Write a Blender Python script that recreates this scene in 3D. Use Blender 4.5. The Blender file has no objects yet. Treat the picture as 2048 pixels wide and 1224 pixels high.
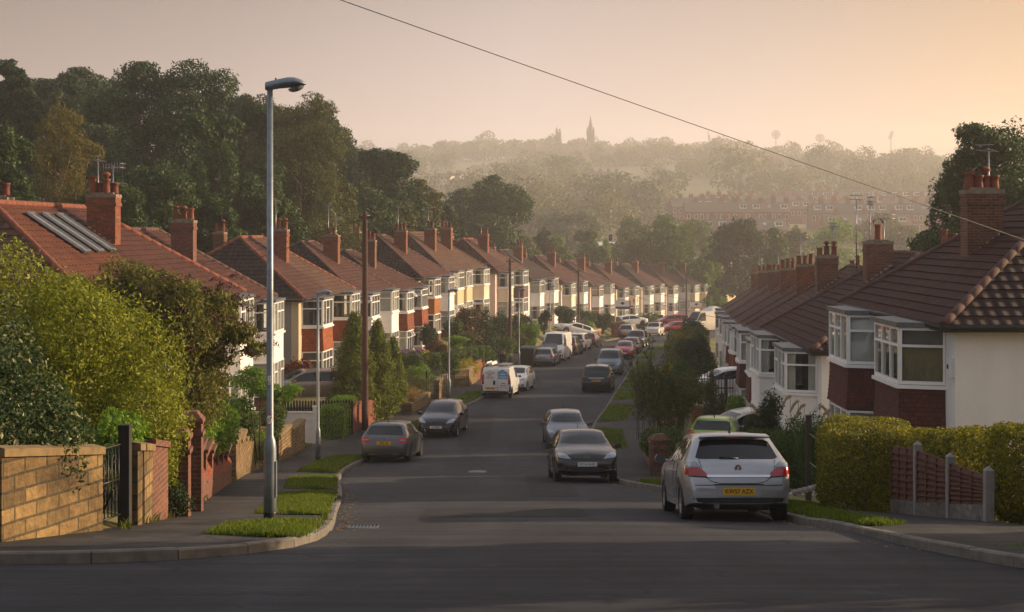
import bpy, bmesh, math, random
import numpy as np
from mathutils import Vector, Matrix
from mathutils.bvhtree import BVHTree
from mathutils.geometry import delaunay_2d_cdt

scene = bpy.context.scene
COL = scene.collection
rad = math.radians
F, CX, HY = 2844.0, 1024.0, 465.0      # lens in photo pixels, eye level row

def at(px, d): return (px - CX) / F * d
def up(py, d): return (HY - py) / F * d

# ------------------------------------------------------------------ helpers
def pchip(xs, ys):
    xs, ys = np.array(xs, float), np.array(ys, float)
    h = np.diff(xs); dl = np.diff(ys) / h
    m = np.zeros_like(xs)
    m[0], m[-1] = dl[0], dl[-1]
    for i in range(1, len(xs) - 1):
        if dl[i-1] * dl[i] > 0:
            w1, w2 = 2*h[i] + h[i-1], h[i] + 2*h[i-1]
            m[i] = (w1 + w2) / (w1/dl[i-1] + w2/dl[i])
    def f(x):
        x = np.asarray(x, float)
        i = np.clip(np.searchsorted(xs, x) - 1, 0, len(xs) - 2)
        xc = np.clip(x, xs[0], xs[-1])
        t = (xc - xs[i]) / h[i]
        r = ((1+2*t)*(1-t)**2*ys[i] + t*(1-t)**2*h[i]*m[i] + t*t*(3-2*t)*ys[i+1] + t*t*(t-1)*h[i]*m[i+1])
        r = r + (x - xc) * np.where(x < xs[0], m[0], m[-1])
        return float(r) if r.ndim == 0 else r
    return f

def hexc(s, a=1.0):
    s = s.lstrip('#')
    v = [int(s[i:i+2], 16) / 255 for i in (0, 2, 4)]
    return tuple((c/12.92 if c <= .04045 else ((c+.055)/1.055)**2.4) for c in v) + (a,)

def sstep(t):
    t = np.clip(t, 0, 1); return t*t*(3-2*t)

def tag(o, label=None, cat=None, group=None, kind=None):
    if label: o['label'] = label
    if cat: o['category'] = cat
    if group: o['group'] = group
    if kind: o['kind'] = kind
    return o

def empty(name, loc=(0,0,0), rz=0.0, M=None):
    o = bpy.data.objects.new(name, None); COL.objects.link(o)
    o.empty_display_size = .2
    if M is not None: o.matrix_world = M
    else:
        o.location = loc; o.rotation_euler = (0, 0, rz)
    return o

def thing(name, label, cat, loc=(0,0,0), rz=0.0, group=None, M=None):
    return tag(empty(name, loc, rz, M), label, cat, group)

def link(name, me, parent=None, loc=None):
    o = bpy.data.objects.new(name, me); COL.objects.link(o)
    if parent is not None: o.parent = parent
    if loc is not None: o.location = loc
    return o

class MB:
    """collects shapes and links them as one mesh object"""
    def __init__(s, mirror=False):
        s.v, s.f, s.m, s.sm, s.mirror = [], [], [], [], mirror
    def poly(s, pts, mi=0, smooth=False):
        n = len(s.v)
        s.v.extend([tuple(p) for p in pts]); s.f.append(tuple(range(n, n+len(pts)))); s.m.append(mi); s.sm.append(smooth)
    def box(s, x0, x1, y0, y1, z0, z1, mi=0, M=None):
        c = [(x0,y0,z0),(x1,y0,z0),(x1,y1,z0),(x0,y1,z0),(x0,y0,z1),(x1,y0,z1),(x1,y1,z1),(x0,y1,z1)]
        if M is not None: c = [tuple(M @ Vector(p)) for p in c]
        n = len(s.v); s.v.extend(c)
        for q in ((0,3,2,1),(4,5,6,7),(0,1,5,4),(1,2,6,5),(2,3,7,6),(3,0,4,7)):
            s.f.append(tuple(n+i for i in q)); s.m.append(mi); s.sm.append(False)
    def obox(s, o, u, n, u0, u1, n0, n1, z0, z1, mi=0):
        """box in a frame with origin o, along u, outward n, z up"""
        u, n, o = Vector(u), Vector(n), Vector(o)
        c = [o + u*a + n*b + Vector((0,0,z)) for z in (z0, z1) for a, b in ((u0,n0),(u1,n0),(u1,n1),(u0,n1))]
        k = len(s.v); s.v.extend([tuple(p) for p in c])
        for q in ((0,3,2,1),(4,5,6,7),(0,1,5,4),(1,2,6,5),(2,3,7,6),(3,0,4,7)):
            s.f.append(tuple(k+i for i in q)); s.m.append(mi); s.sm.append(False)
    def tube(s, pts, r, n=8, mi=0, caps=True, smooth=True):
        pts = [Vector(p) for p in pts]
        rs = r if isinstance(r, (list, tuple)) else [r]*len(pts)
        k = len(s.v); prev = None
        for i, p in enumerate(pts):
            d = (pts[min(i+1, len(pts)-1)] - pts[max(i-1, 0)]).normalized()
            if prev is None:
                a = d.orthogonal().normalized()
                if abs(d.z) < .9: a = Vector((0,0,1)).cross(d).normalized()
            else: a = (prev - d*prev.dot(d)).normalized()
            prev = a; b = d.cross(a)
            for j in range(n):
                t = 2*math.pi*j/n
                s.v.append(tuple(p + a*(math.cos(t)*rs[i]) + b*(math.sin(t)*rs[i])))
        for i in range(len(pts)-1):
            for j in range(n):
                q = (k+i*n+j, k+i*n+(j+1) % n, k+(i+1)*n+(j+1) % n, k+(i+1)*n+j)
                s.f.append(q); s.m.append(mi); s.sm.append(smooth)
        if caps:
            s.f.append(tuple(k+j for j in range(n))[::-1]); s.m.append(mi); s.sm.append(False)
            e = k+(len(pts)-1)*n
            s.f.append(tuple(e+j for j in range(n))); s.m.append(mi); s.sm.append(False)
    def lathe(s, prof, c=(0,0,0), n=12, mi=0, axis='z', smooth=True):
        """prof = [(r, h), ...]"""
        k = len(s.v)
        for r, h in prof:
            for j in range(n):
                t = 2*math.pi*j/n; a, b = math.cos(t)*r, math.sin(t)*r
                p = (a, b, h) if axis == 'z' else ((a, h, b) if axis == 'y' else (h, a, b))
                s.v.append((c[0]+p[0], c[1]+p[1], c[2]+p[2]))
        for i in range(len(prof)-1):
            for j in range(n):
                s.f.append((k+i*n+j, k+i*n+(j+1) % n, k+(i+1)*n+(j+1) % n, k+(i+1)*n+j)); s.m.append(mi); s.sm.append(smooth)
        s.f.append(tuple(k+j for j in range(n))[::-1]); s.m.append(mi); s.sm.append(False)
        e = k+(len(prof)-1)*n
        s.f.append(tuple(e+j for j in range(n))); s.m.append(mi); s.sm.append(False)
    def slope(s, A, B, C, D, course=.32, lift=.035, mi=0):
        """a tiled slope: eave A-B, top D-C, laid in overlapping courses"""
        A, B, C, D = Vector(A), Vector(B), Vector(C), Vector(D)
        nrm = (B-A).cross((D+C)/2-(A+B)/2).normalized()
        n = max(2, int(((D+C)/2-(A+B)/2).length / course + .5))
        for i in range(n):
            t0, t1 = i/n, (i+1)/n
            l0, r0, l1, r1 = A.lerp(D, t0), B.lerp(C, t0), A.lerp(D, t1), B.lerp(C, t1)
            o = nrm*lift
            s.poly([l0+o, r0+o, r1+o*.1, l1+o*.1], mi); s.poly([l0, r0, r0+o, l0+o], mi)
    def grid(s, P, mi=0, smooth=True, closed=False):
        """P[i][j] points"""
        k = len(s.v); nj = len(P[0])
        for row in P: s.v.extend([tuple(p) for p in row])
        for i in range(len(P)-1):
            for j in range(nj if closed else nj-1):
                j2 = (j+1) % nj
                s.f.append((k+i*nj+j, k+i*nj+j2, k+(i+1)*nj+j2, k+(i+1)*nj+j)); s.m.append(mi); s.sm.append(smooth)
    def build(s, name, mats, parent=None, loc=None, center=False, sharp=None):
        v = np.array(s.v, float).reshape(-1, 3)
        if s.mirror: v[:, 0] *= -1
        if center and len(v):
            c = (v.min(0)+v.max(0))/2; c[2] = v[:, 2].min(); v = v - c; loc = tuple(c)
        me = bpy.data.meshes.new(name)
        f = [q[::-1] for q in s.f] if s.mirror else s.f
        me.from_pydata([tuple(p) for p in v], [], f)
        for m in (mats if isinstance(mats, (list, tuple)) else [mats]): me.materials.append(m)
        me.polygons.foreach_set('material_index', s.m); me.polygons.foreach_set('use_smooth', s.sm)
        autouv(me)
        if sharp: me.set_sharp_from_angle(angle=rad(sharp))
        return link(name, me, parent, loc)

def autouv(me):
    """metre-scale UVs: u level along the face, v up its slope"""
    nl, npoly = len(me.loops), len(me.polygons)
    if not nl: return
    co = np.empty(len(me.vertices)*3); me.vertices.foreach_get('co', co); co = co.reshape(-1, 3)
    li = np.empty(nl, int); me.loops.foreach_get('vertex_index', li)
    n = np.empty(npoly*3); me.polygons.foreach_get('normal', n); n = n.reshape(-1, 3)
    lt = np.empty(npoly, int); me.polygons.foreach_get('loop_total', lt)
    u = np.stack([-n[:, 1], n[:, 0], 0*n[:, 0]], 1); ln = np.linalg.norm(u, axis=1)
    flat = ln < .2
    u[flat] = (1, 0, 0); ln[flat] = 1; u /= ln[:, None]
    b = np.cross(n, u); b[flat] = (0, 1, 0)
    u, b = np.repeat(u, lt, 0), np.repeat(b, lt, 0)
    p = co[li]
    uv = np.stack([(p*u).sum(1), (p*b).sum(1)], 1)
    lay = me.uv_layers.new(name='UVMap'); lay.data.foreach_set('uv', uv.astype(np.float32).ravel())

def copy_tree(o, parent=None):
    c = o.copy(); COL.objects.link(c)
    if parent is not None:
        c.parent = parent; c.matrix_parent_inverse = o.matrix_parent_inverse
    for ch in list(o.children): copy_tree(ch, c)
    return c

# ------------------------------------------------------------------ materials
def newmat(name):
    m = bpy.data.materials.new(name); m.use_nodes = True
    nt = m.node_tree
    return m, nt, nt.nodes['Principled BSDF']
def nd(nt, t, **kw):
    n = nt.nodes.new('ShaderNode'+t)
    for k, v in kw.items():
        if k.startswith('i_'): n.inputs[k[2:].replace('_', ' ')].default_value = v
        else: setattr(n, k, v)
    return n
def ramp(nt, fac, stops):
    r = nd(nt, 'ValToRGB'); e = r.color_ramp.elements
    e[0].position, e[0].color = stops[0]; e[1].position, e[1].color = stops[1]
    for p, c in stops[2:]:
        k = e.new(p); k.color = c
    nt.links.new(fac, r.inputs[0]); return r.outputs[0]
def mixc(nt, fac, a, b, mode='MIX'):
    m = nd(nt, 'Mix', data_type='RGBA', blend_type=mode)
    for i, x in ((0, fac), (6, a), (7, b)):
        if hasattr(x, 'is_linked'): nt.links.new(x, m.inputs[i])
        else: m.inputs[i].default_value = x
    return m.outputs[2]
def noise(nt, scale, vec=None, detail=4, rough=.6, dist=0):
    n = nd(nt, 'TexNoise'); n.inputs['Scale'].default_value = scale; n.inputs['Detail'].default_value = detail
    n.inputs['Roughness'].default_value = rough; n.inputs['Distortion'].default_value = dist
    if vec is not None: nt.links.new(vec, n.inputs['Vector'])
    return n.outputs['Fac']
def coord(nt, which='Object', scale=None, rot=None):
    c = nd(nt, 'TexCoord').outputs[which]
    if scale or rot:
        mp = nd(nt, 'Mapping')
        if scale: mp.inputs['Scale'].default_value = scale
        if rot: mp.inputs['Rotation'].default_value = rot
        nt.links.new(c, mp.inputs['Vector']); c = mp.outputs[0]
    return c
def bump(nt, b, h, strength=.3, dist=.02):
    n = nd(nt, 'Bump'); n.inputs['Strength'].default_value = strength; n.inputs['Distance'].default_value = dist
    nt.links.new(h, n.inputs['Height']); nt.links.new(n.outputs[0], b.inputs['Normal'])
def sc(c, k): return (c[0]*k, c[1]*k, c[2]*k, 1)

def plain(name, col, rough=.7, var=.18, scale=4, bmp=0, metal=0, coat=0, bscale=60):
    m, nt, b = newmat(name); c = hexc(col) if isinstance(col, str) else col
    co = coord(nt)
    f = noise(nt, scale, co, 5)
    nt.links.new(ramp(nt, f, [(.3, sc(c, 1-var)), (.7, sc(c, 1+var))]), b.inputs['Base Color'])
    b.inputs['Roughness'].default_value = rough; b.inputs['Metallic'].default_value = metal
    b.inputs['Coat Weight'].default_value = coat
    if bmp: bump(nt, b, noise(nt, bscale, co, 3), bmp, .01)
    return m

def masonry(name, c1, c2, mortar, w=.225, h=.075, ms=.012, bmp=.6, stain=.35, rough=.9, off=.5):
    m, nt, b = newmat(name)
    uv = coord(nt, 'UV')
    t = nd(nt, 'TexBrick')
    wob = nd(nt, 'TexNoise'); wob.inputs['Scale'].default_value = 1.6; nt.links.new(uv, wob.inputs['Vector'])
    wv = nd(nt, 'VectorMath', operation='MULTIPLY_ADD'); nt.links.new(wob.outputs['Color'], wv.inputs[0]); wv.inputs[1].default_value = (h*.3, h*.12, 0); nt.links.new(uv, wv.inputs[2])
    nt.links.new(wv.outputs[0], t.inputs['Vector'])
    t.offset = off
    for k, v in (('Color1', hexc(c1)), ('Color2', hexc(c2)), ('Mortar', hexc(mortar)), ('Scale', 1.0), ('Mortar Size', ms), ('Mortar Smooth', .2), ('Brick Width', w), ('Row Height', h), ('Bias', 0.0)):
        t.inputs[k].default_value = v
    big, small = noise(nt, .9, uv, 5), noise(nt, 9, uv, 4)
    c = mixc(nt, .55, t.outputs['Color'], ramp(nt, small, [(.3, (.35,.35,.35,1)), (.7, (.95,.95,.95,1))]), 'OVERLAY')
    c = mixc(nt, stain, c, ramp(nt, big, [(.35, (.25,.23,.2,1)), (.6, (1,1,1,1))]), 'MULTIPLY')
    nt.links.new(c, b.inputs['Base Color']); b.inputs['Roughness'].default_value = rough
    inv = nd(nt, 'Math', operation='SUBTRACT'); inv.inputs[0].default_value = 1; nt.links.new(t.outputs['Fac'], inv.inputs[1])
    ad = nd(nt, 'Math', operation='ADD'); nt.links.new(inv.outputs[0], ad.inputs[0])
    sm = nd(nt, 'Math', operation='MULTIPLY'); nt.links.new(noise(nt, 30 if w < .3 else 11, uv, 5), sm.inputs[0]); sm.inputs[1].default_value = .6 if w < .3 else 1.6
    nt.links.new(sm.outputs[0], ad.inputs[1]); bump(nt, b, ad.outputs[0], bmp, .015)
    return m

def rooftile(name, c1, c2, moss='#6b5a30', mossamt=.25, roll=.3, tilew=.3, rough=.75):
    """interlocking tiles: rolls run up the slope, course edges are real steps"""
    m, nt, b = newmat(name)
    uv = coord(nt, 'UV')
    t = nd(nt, 'TexBrick'); nt.links.new(uv, t.inputs['Vector'])
    for k, v in (('Color1', hexc(c1)), ('Color2', hexc(c2)), ('Mortar', sc(hexc(c1), .55)), ('Scale', 1.0), ('Mortar Size', .008), ('Mortar Smooth', .3), ('Brick Width', tilew), ('Row Height', .32)):
        t.inputs[k].default_value = v
    n1 = noise(nt, .5, uv, 6, .65)
    c = mixc(nt, .5, t.outputs['Color'], ramp(nt, noise(nt, 5, uv, 5), [(.3, (.3,.3,.3,1)), (.7, (.9,.9,.9,1))]), 'OVERLAY')
    mm = nd(nt, 'Math', operation='MULTIPLY', use_clamp=True); mm.inputs[1].default_value = mossamt
    nt.links.new(ramp(nt, n1, [(.5, (0,0,0,1)), (.68, (1,1,1,1))]), mm.inputs[0])
    c = mixc(nt, mm.outputs[0], c, hexc(moss))
    nt.links.new(c, b.inputs['Base Color']); b.inputs['Roughness'].default_value = rough; b.inputs['Specular IOR Level'].default_value = .22
    w = nd(nt, 'TexWave', wave_type='BANDS', bands_direction='X', wave_profile='SIN'); nt.links.new(uv, w.inputs['Vector'])
    w.inputs['Scale'].default_value = .314/roll
    w.inputs['Distortion'].default_value = .3; w.inputs['Detail'].default_value = 1
    bump(nt, b, w.outputs['Fac'], 1.0, .05)
    return m

def renderwall(name, col, bmp=.5, stain=.25, scale=70, rough=.9):
    """roughcast or painted render with streaks of grime"""
    m, nt, b = newmat(name); c = hexc(col)
    co = coord(nt); st = coord(nt, 'Object', (1.2, 1.2, .18))
    f = noise(nt, 1.6, st, 6, .65); g = noise(nt, .6, co, 4)
    base = mixc(nt, .5, ramp(nt, f, [(.3, sc(c, 1-stain)), (.62, sc(c, 1))]), ramp(nt, g, [(.35, sc(c, 1-stain*.7)), (.65, sc(c, 1.04))]))
    nt.links.new(base, b.inputs['Base Color']); b.inputs['Roughness'].default_value = rough
    bump(nt, b, noise(nt, scale, co, 3, .7), bmp, .012)
    return m

def leafmat(name, a, b_, c=None, trans=.35, rough=.55, spec=.3):
    """each leaf its own green; thin leaves let light through"""
    m, nt, b = newmat(name)
    gi = nd(nt, 'NewGeometry')
    ca, cb = hexc(a), hexc(b_)
    stops = [(0, ca), (1, cb)] if not c else [(0, ca), (.85, cb), (1, hexc(c))]
    cl = ramp(nt, gi.outputs['Random Per Island'], stops)
    big = noise(nt, .7, coord(nt), 3)
    cl = mixc(nt, .5, cl, ramp(nt, big, [(.3, (.55,.55,.5,1)), (.7, (1,1,.9,1))]), 'MULTIPLY')
    nt.links.new(cl, b.inputs['Base Color']); b.inputs['Roughness'].default_value = rough
    b.inputs['Specular IOR Level'].default_value = spec
    tr = nd(nt, 'BsdfTranslucent'); nt.links.new(cl, tr.inputs[0])
    mx = nd(nt, 'MixShader'); mx.inputs[0].default_value = trans
    nt.links.new(b.outputs[0], mx.inputs[1]); nt.links.new(tr.outputs[0], mx.inputs[2])
    nt.links.new(mx.outputs[0], nt.nodes['Material Output'].inputs[0])
    return m

def carpaint(name, col, metal=.35, rough=.28):
    m, nt, b = newmat(name); c = hexc(col)
    fl = noise(nt, 3, coord(nt), 5)
    nt.links.new(ramp(nt, fl, [(.3, sc(c, .9)), (.7, sc(c, 1.05))]), b.inputs['Base Color'])
    b.inputs['Metallic'].default_value = metal; b.inputs['Roughness'].default_value = rough
    b.inputs['Coat Weight'].default_value = .55; b.inputs['Coat Roughness'].default_value = .06
    return m

def glassmat(name, tint='#20262a', refl=.12, clear=True):
    """window glass: reflects the sky, lets the room and curtains show"""
    m, nt, b = newmat(name)
    if not clear:
        b.inputs['Base Color'].default_value = hexc(tint); b.inputs['Roughness'].default_value = .04; b.inputs['Specular IOR Level'].default_value = .6
        nt.links.new(ramp(nt, noise(nt, 1.3, coord(nt), 3), [(.35, sc(hexc(tint), .5)), (.7, sc(hexc(tint), 2.2))]), b.inputs['Base Color'])
        bump(nt, b, noise(nt, 2.5, coord(nt), 2), .08, .05)
        return m
    nt.nodes.remove(b)
    gl = nd(nt, 'BsdfGlossy'); gl.inputs['Roughness'].default_value = .03; gl.inputs['Color'].default_value = (.9,.92,.95,1)
    tr = nd(nt, 'BsdfTransparent'); tr.inputs[0].default_value = (.75,.78,.76,1)
    lw = nd(nt, 'LayerWeight'); lw.inputs['Blend'].default_value = .5
    pw = nd(nt, 'Math', operation='POWER'); nt.links.new(lw.outputs['Facing'], pw.inputs[0]); pw.inputs[1].default_value = 3.5
    ad = nd(nt, 'Math', operation='MULTIPLY_ADD', use_clamp=True); ad.inputs[1].default_value = .8; ad.inputs[2].default_value = refl; nt.links.new(pw.outputs[0], ad.inputs[0])
    mx = nd(nt, 'MixShader'); nt.links.new(ad.outputs[0], mx.inputs[0])
    nt.links.new(tr.outputs[0], mx.inputs[1]); nt.links.new(gl.outputs[0], mx.inputs[2])
    nt.links.new(mx.outputs[0], nt.nodes['Material Output'].inputs[0])
    return m

def asphalt(name, col, col2, streak=True, fine=260):
    m, nt, b = newmat(name)
    co = coord(nt)
    a, c = hexc(col), hexc(col2)
    big = noise(nt, .35, coord(nt, 'Object', (1.6, .35, 1)), 6, .65)
    cl = ramp(nt, big, [(.32, sc(a, .8)), (.5, a), (.7, c)])
    cl = mixc(nt, .75, cl, ramp(nt, noise(nt, fine*.25, co, 6, .8), [(.3, (.12,.12,.12,1)), (.72, (.9,.9,.88,1))]), 'OVERLAY')
    st = noise(nt, 1.0, coord(nt, 'Object', (.25, 2.6, 1)), 5, .7)
    cl = mixc(nt, .8, cl, ramp(nt, st, [(.35, (.55,.55,.56,1)), (.62, (1.2,1.2,1.17,1))]), 'MULTIPLY')
    vo = nd(nt, 'TexVoronoi', feature='DISTANCE_TO_EDGE'); vo.inputs['Scale'].default_value = .33
    wc = nd(nt, 'VectorMath', operation='MULTIPLY_ADD'); wn = nd(nt, 'TexNoise'); wn.inputs['Scale'].default_value = 1.1; wn.inputs['Detail'].default_value = 6; nt.links.new(co, wn.inputs['Vector'])
    nt.links.new(wn.outputs['Color'], wc.inputs[0]); wc.inputs[1].default_value = (1.6, 1.6, 0); nt.links.new(co, wc.inputs[2]); nt.links.new(wc.outputs[0], vo.inputs['Vector'])
    cl = mixc(nt, ramp(nt, vo.outputs['Distance'], [(.0, (.75,.75,.75,1)), (.012, (0,0,0,1))]), cl, sc(a, .4))
    pt = noise(nt, .9, coord(nt, 'Object', (.5, .5, 1)), 7, .75)
    cl = mixc(nt, ramp(nt, pt, [(.60, (0,0,0,1)), (.66, (.30,.30,.30,1))]), cl, sc(c, 1.75))
    cl = mixc(nt, ramp(nt, pt, [(.30, (.5,.5,.5,1)), (.36, (0,0,0,1))]), cl, sc(a, .55))
    sp = noise(nt, 14, co, 2)
    cl = mixc(nt, ramp(nt, sp, [(.74, (0,0,0,1)), (.78, (.35,.35,.35,1))]), cl, hexc('#8d8a86'))
    nt.links.new(cl, b.inputs['Base Color']); b.inputs['Roughness'].default_value = .85; b.inputs['Specular IOR Level'].default_value = .22
    bump(nt, b, noise(nt, fine, co, 3, .8), .5, .006)
    return m

M = {}
M['brick'] = masonry('orange_brick', '#8a4524', '#6a341e', '#6a5a4c')
M['brick_red'] = masonry('red_brick', '#74402c', '#583022', '#6a5a4c')
M['brick_orange'] = masonry('chimney_brick', '#8a4a2c', '#6a3a24', '#5c4638', ms=.010)  # one even orange-brown brick for chimneys, piers and walls
M['stone'] = masonry('sandstone', '#8c7146', '#5c4a2c', '#4e442e', w=.4, h=.175, ms=.014, bmp=1.6, stain=.85)
M['stone_rough'] = masonry('rough_stone', '#8a7048', '#6c5636', '#4c4130', w=.34, h=.13, ms=.014, bmp=1.2, stain=.55)
M['coping'] = plain('coping_stone', '#7a6644', .95, .3, 6, .6)
M['concrete'] = plain('concrete', '#8a8680', .9, .2, 5, .4)
M['kerbstone'] = plain('kerb_stone', '#6c665c', .9, .3, 5, .4)
M['cream'] = renderwall('cream_render', '#dccdb8'); M['white'] = renderwall('white_render', '#e6e2dc', .35, .16)
M['roughcast'] = renderwall('white_roughcast', '#eae7e2', 1.0, .14, 26)
M['grey_dash'] = renderwall('grey_pebbledash', '#8d8880', 1.0, .3, 45); M['pink'] = renderwall('pale_pink_render', '#dcc8bc')
M['buff'] = renderwall('buff_render', '#c9b490'); M['panelw'] = plain('white_cladding', '#e4e1dc', .6, .06)
M['rt_red'] = rooftile('terracotta_tiles', '#5e3524', '#482819', mossamt=.15)
M['rt_brown'] = rooftile('brown_tiles', '#50302a', '#3a221c'); M['rt_dark'] = rooftile('dark_brown_tiles', '#382825', '#291d1b', mossamt=.15)
M['rt_redbrown'] = rooftile('redbrown_tiles', '#4e2e25', '#3c231d'); M['rt_grey'] = rooftile('greybrown_tiles', '#5c4234', '#463026', moss='#6a5c40', mossamt=.4)
M['rt_rust'] = rooftile('rust_tiles', '#4e2c22', '#3b211a', moss='#5a3b22', mossamt=.25)
M['rt_maroon'] = rooftile('maroon_tiles', '#4a2822', '#38201c', moss='#4a3a20', roll=.1)
M['ridge'] = plain('ridge_tile', '#50352c', .85, .35, 5, .4); M['ridge_red'] = plain('ridge_tile_red', '#74402c', .85, .3, 5, .4)
M['th_orange'] = masonry('tile_hanging_orange', '#965028', '#783e20', '#4a2618', w=.17, h=.1, ms=.006, bmp=.5, stain=.25)
M['th_red'] = masonry('tile_hanging_red', '#8a4226', '#6e341f', '#42201a', w=.17, h=.1, ms=.006, bmp=.5, stain=.25)
M['th_dark'] = masonry('tile_hanging_dark', '#5c281f', '#481e1a', '#241210', w=.17, h=.1, ms=.008, bmp=.6, stain=.3)
M['th_brown'] = masonry('tile_hanging_brown', '#7c4028', '#64331f', '#371c14', w=.17, h=.1, ms=.006, bmp=.5, stain=.25)
M['timber'] = masonry('timber_boards', '#9a6230', '#7e4d24', '#3a2412', w=2.5, h=.11, ms=.006, bmp=.4, stain=.2)
M['darkpanel'] = plain('dark_brown_panel', '#4a3028', .6)
M['upvc'] = plain('white_frame', '#e8e6e2', .35, .05); M['fascia'] = plain('dark_fascia', '#1c1a19', .6)
M['lead'] = plain('lead_sheet', '#55585c', .5, .25, 8); M['lead_light'] = plain('lead_flashing', '#9a9c9e', .5, .3, 8)
M['pot'] = plain('clay_pot', '#7a4028', .8, .2, 6); M['pot_dark'] = plain('dark_clay_pot', '#6a2f24', .75, .2, 6)
M['mortar'] = plain('mortar_cap', '#7a705e', .95, .35, 7, .5)
M['glass'] = glassmat('window_glass'); M['room'] = plain('painted_dim_depth', '#26221f', .9, .3, 2)  # dark tone stands for unlit depth behind panes and belfry openings
M['curtain'] = plain('net_curtain', '#dedad0', .9, .12, 3); M['curtain_beige'] = plain('beige_curtain', '#b89a72', .9, .15, 3)
M['curtain_grey'] = plain('grey_curtain', '#7c7670', .9, .15, 3)
M['metal'] = plain('galvanised_steel', '#7d858b', .45, .18, 9, .05, .6); M['black'] = plain('black_paint', '#141414', .45)
M['pole'] = plain('pole_timber', '#4e342a', .9, .3, 12, .5); M['wire'] = plain('cable', '#2c2420', .6)
M['aerial'] = plain('aerial_metal', '#8a8a8c', .4, .1, 5, 0, .7)
M['wood_dark'] = plain('dark_timber', '#2c2822', .85, .3, 9, .4); M['wood_red'] = plain('red_brown_timber', '#54301f', .85, .35, 9, .5)
M['wood_grey'] = plain('weathered_post', '#6e6a62', .9, .25, 9, .4); M['bark'] = plain('bark', '#4c4034', .95, .35, 10, .7)
M['bark_birch'] = plain('birch_bark', '#a8937c', .9, .3, 8, .4)
M['road'] = asphalt('road_asphalt', '#39393d', '#47474a'); M['path'] = asphalt('path_asphalt', '#3f3d3c', '#56524f')
M['soil'] = plain('earth', '#43382a', .95, .4, 3, .6); M['turf'] = plain('turf_soil', '#42501e', .95, .35, 4, .5)
M['ground'] = plain('meadow_ground', '#6a6438', .95, .35, .25, .3)
M['tyre'] = plain('tyre_rubber', '#161616', .8, .1, 9); M['rim'] = plain('alloy_rim', '#a9abae', .3, .08, 5, 0, .8)
M['carglass'] = glassmat('car_glass', '#0d1011', .0, False); M['trim'] = plain('black_trim', '#131414', .5, .1)
M['chrome'] = plain('chrome', '#c8c8c8', .12, .03, 5, 0, 1.0)
M['lamp_red'] = plain('red_lamp_lens', '#a0141a', .15, .2, 14, 0, 0, .5); M['lamp_clear'] = plain('clear_lamp_lens', '#8d9196', .12, .45, 22, 0, .4, .6)
M['lamp_dark'] = plain('smoked_lens', '#3a3c3e', .15, .2, 14, 0, .2, .5)
M['plate_y'] = plain('yellow_plate', '#d9a406', .4, .04); M['plate_w'] = plain('white_plate', '#d8dadb', .4, .04)
M['ink'] = plain('black_ink', '#0c0c0c', .5, .02); M['white_paint'] = plain('white_paint', '#e2dfd8', .5, .06)
M['red_paint'] = plain('red_paint', '#b3262c', .5, .08); M['blue_paint'] = plain('blue_sign_paint', '#4e93b8', .5, .06)
M['navy_paint'] = plain('navy_sign_paint', '#2c3a60', .5, .06); M['yellow_paint'] = plain('yellow_paint', '#d8a828', .5, .08)
M['teal_paint'] = plain('teal_paint', '#5e8f94', .6, .1); M['plum_paint'] = plain('plum_paint', '#8a5a62', .6, .1)
M['slate'] = plain('slate_roof', '#64574c', .85, .15, 2); M['far_brick'] = plain('distant_brick', '#84503c', .9, .15, 1)
M['skin'] = plain('skin', '#b98468', .55, .06); M['cloth_dark'] = plain('dark_cloth', '#171a22', .9, .2); M['hair'] = plain('brown_hair', '#241a14', .7)
# ------------------------------------------------------------------ terrain, road, pavements
_prof = pchip([-60,0,10,14.4,19.5,23,31,39,48,55,61,71,81,95,112,137,150,163,180,200,230,260,300,340,390,430,475,525,570,615,700,800,1000,1250,1400,1700],
              [-2,1.5,2.75,3.37,4.1,4.70,5.80,6.87,8.0,8.6,8.9,9.1,9.4,10.0,10.6,11.3,11.8,12.2,13.0,14,16,18.5,22,23,14,4.4,-1.2,-3.3,-6,-9.2,-16,-25,-41,-56.5,-62,-36])
def zr(y): return -_prof(y)
KL = pchip([14,18,22,26,31,35,41,48,55,62,71,81,95,112,137,150,163,180,200,230],
           [-2.2,-2.35,-2.75,-3.2,-3.7,-4.2,-4.95,-5.5,-5.1,-4.2,-3.0,-1.5,-.2,1.4,5.2,8.6,12.2,17.5,24.5,36])
KR = pchip([14,16,18.4,22,26,31,35,38.4,44,48,55,62,75,95,106,137,150,163,180,200,230],
           [5.05,4.7,4.5,4.55,4.6,4.3,3.5,2.9,2.95,2.95,3.15,3.4,5.0,7.4,8.7,12.9,16.2,19.7,25,32,44])
HL = pchip([20,60,73,90,98,107,118,134,152,169,199,260], [.5,.7,.8,1.05,1.3,2.0,2.5,2.6,1.9,1.5,1.4,1.0])
HR = pchip([20,30,48,62,77,140,200], [-.3,-.95,-.8,-.75,-.6,-.5,-.3])
def gz(x, y):
    """height of the natural ground"""
    x, y = np.asarray(x, float), np.asarray(y, float)
    yc = np.clip(y, 18, 230)
    kl, kr = KL(yc), KR(yc)
    l, r = kl - 2.9 - x, x - kr - 2.2
    fade = sstep((y-15)/6) * sstep((330-y)/120)
    z = zr(y)
    z = z + fade*(HL(yc)*sstep(l/3.4) + .10*np.clip(l-9, 0, 60)*sstep((260-y)/120))
    z = z + fade*(HR(yc)*sstep(r/3.2) - .02*np.clip(r-4, 0, 60))
    far = sstep((y-640)/150)
    z = z + far*(6*np.sin(x/170+1.3) + 4*np.sin(x/75+y/190))
    z = z - sstep((y-900)/350)*np.clip((x-60)/500, -1, 1.4)*8
    z = z + .03*np.sin(x*1.7+y*.9) * fade
    return z
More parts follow.
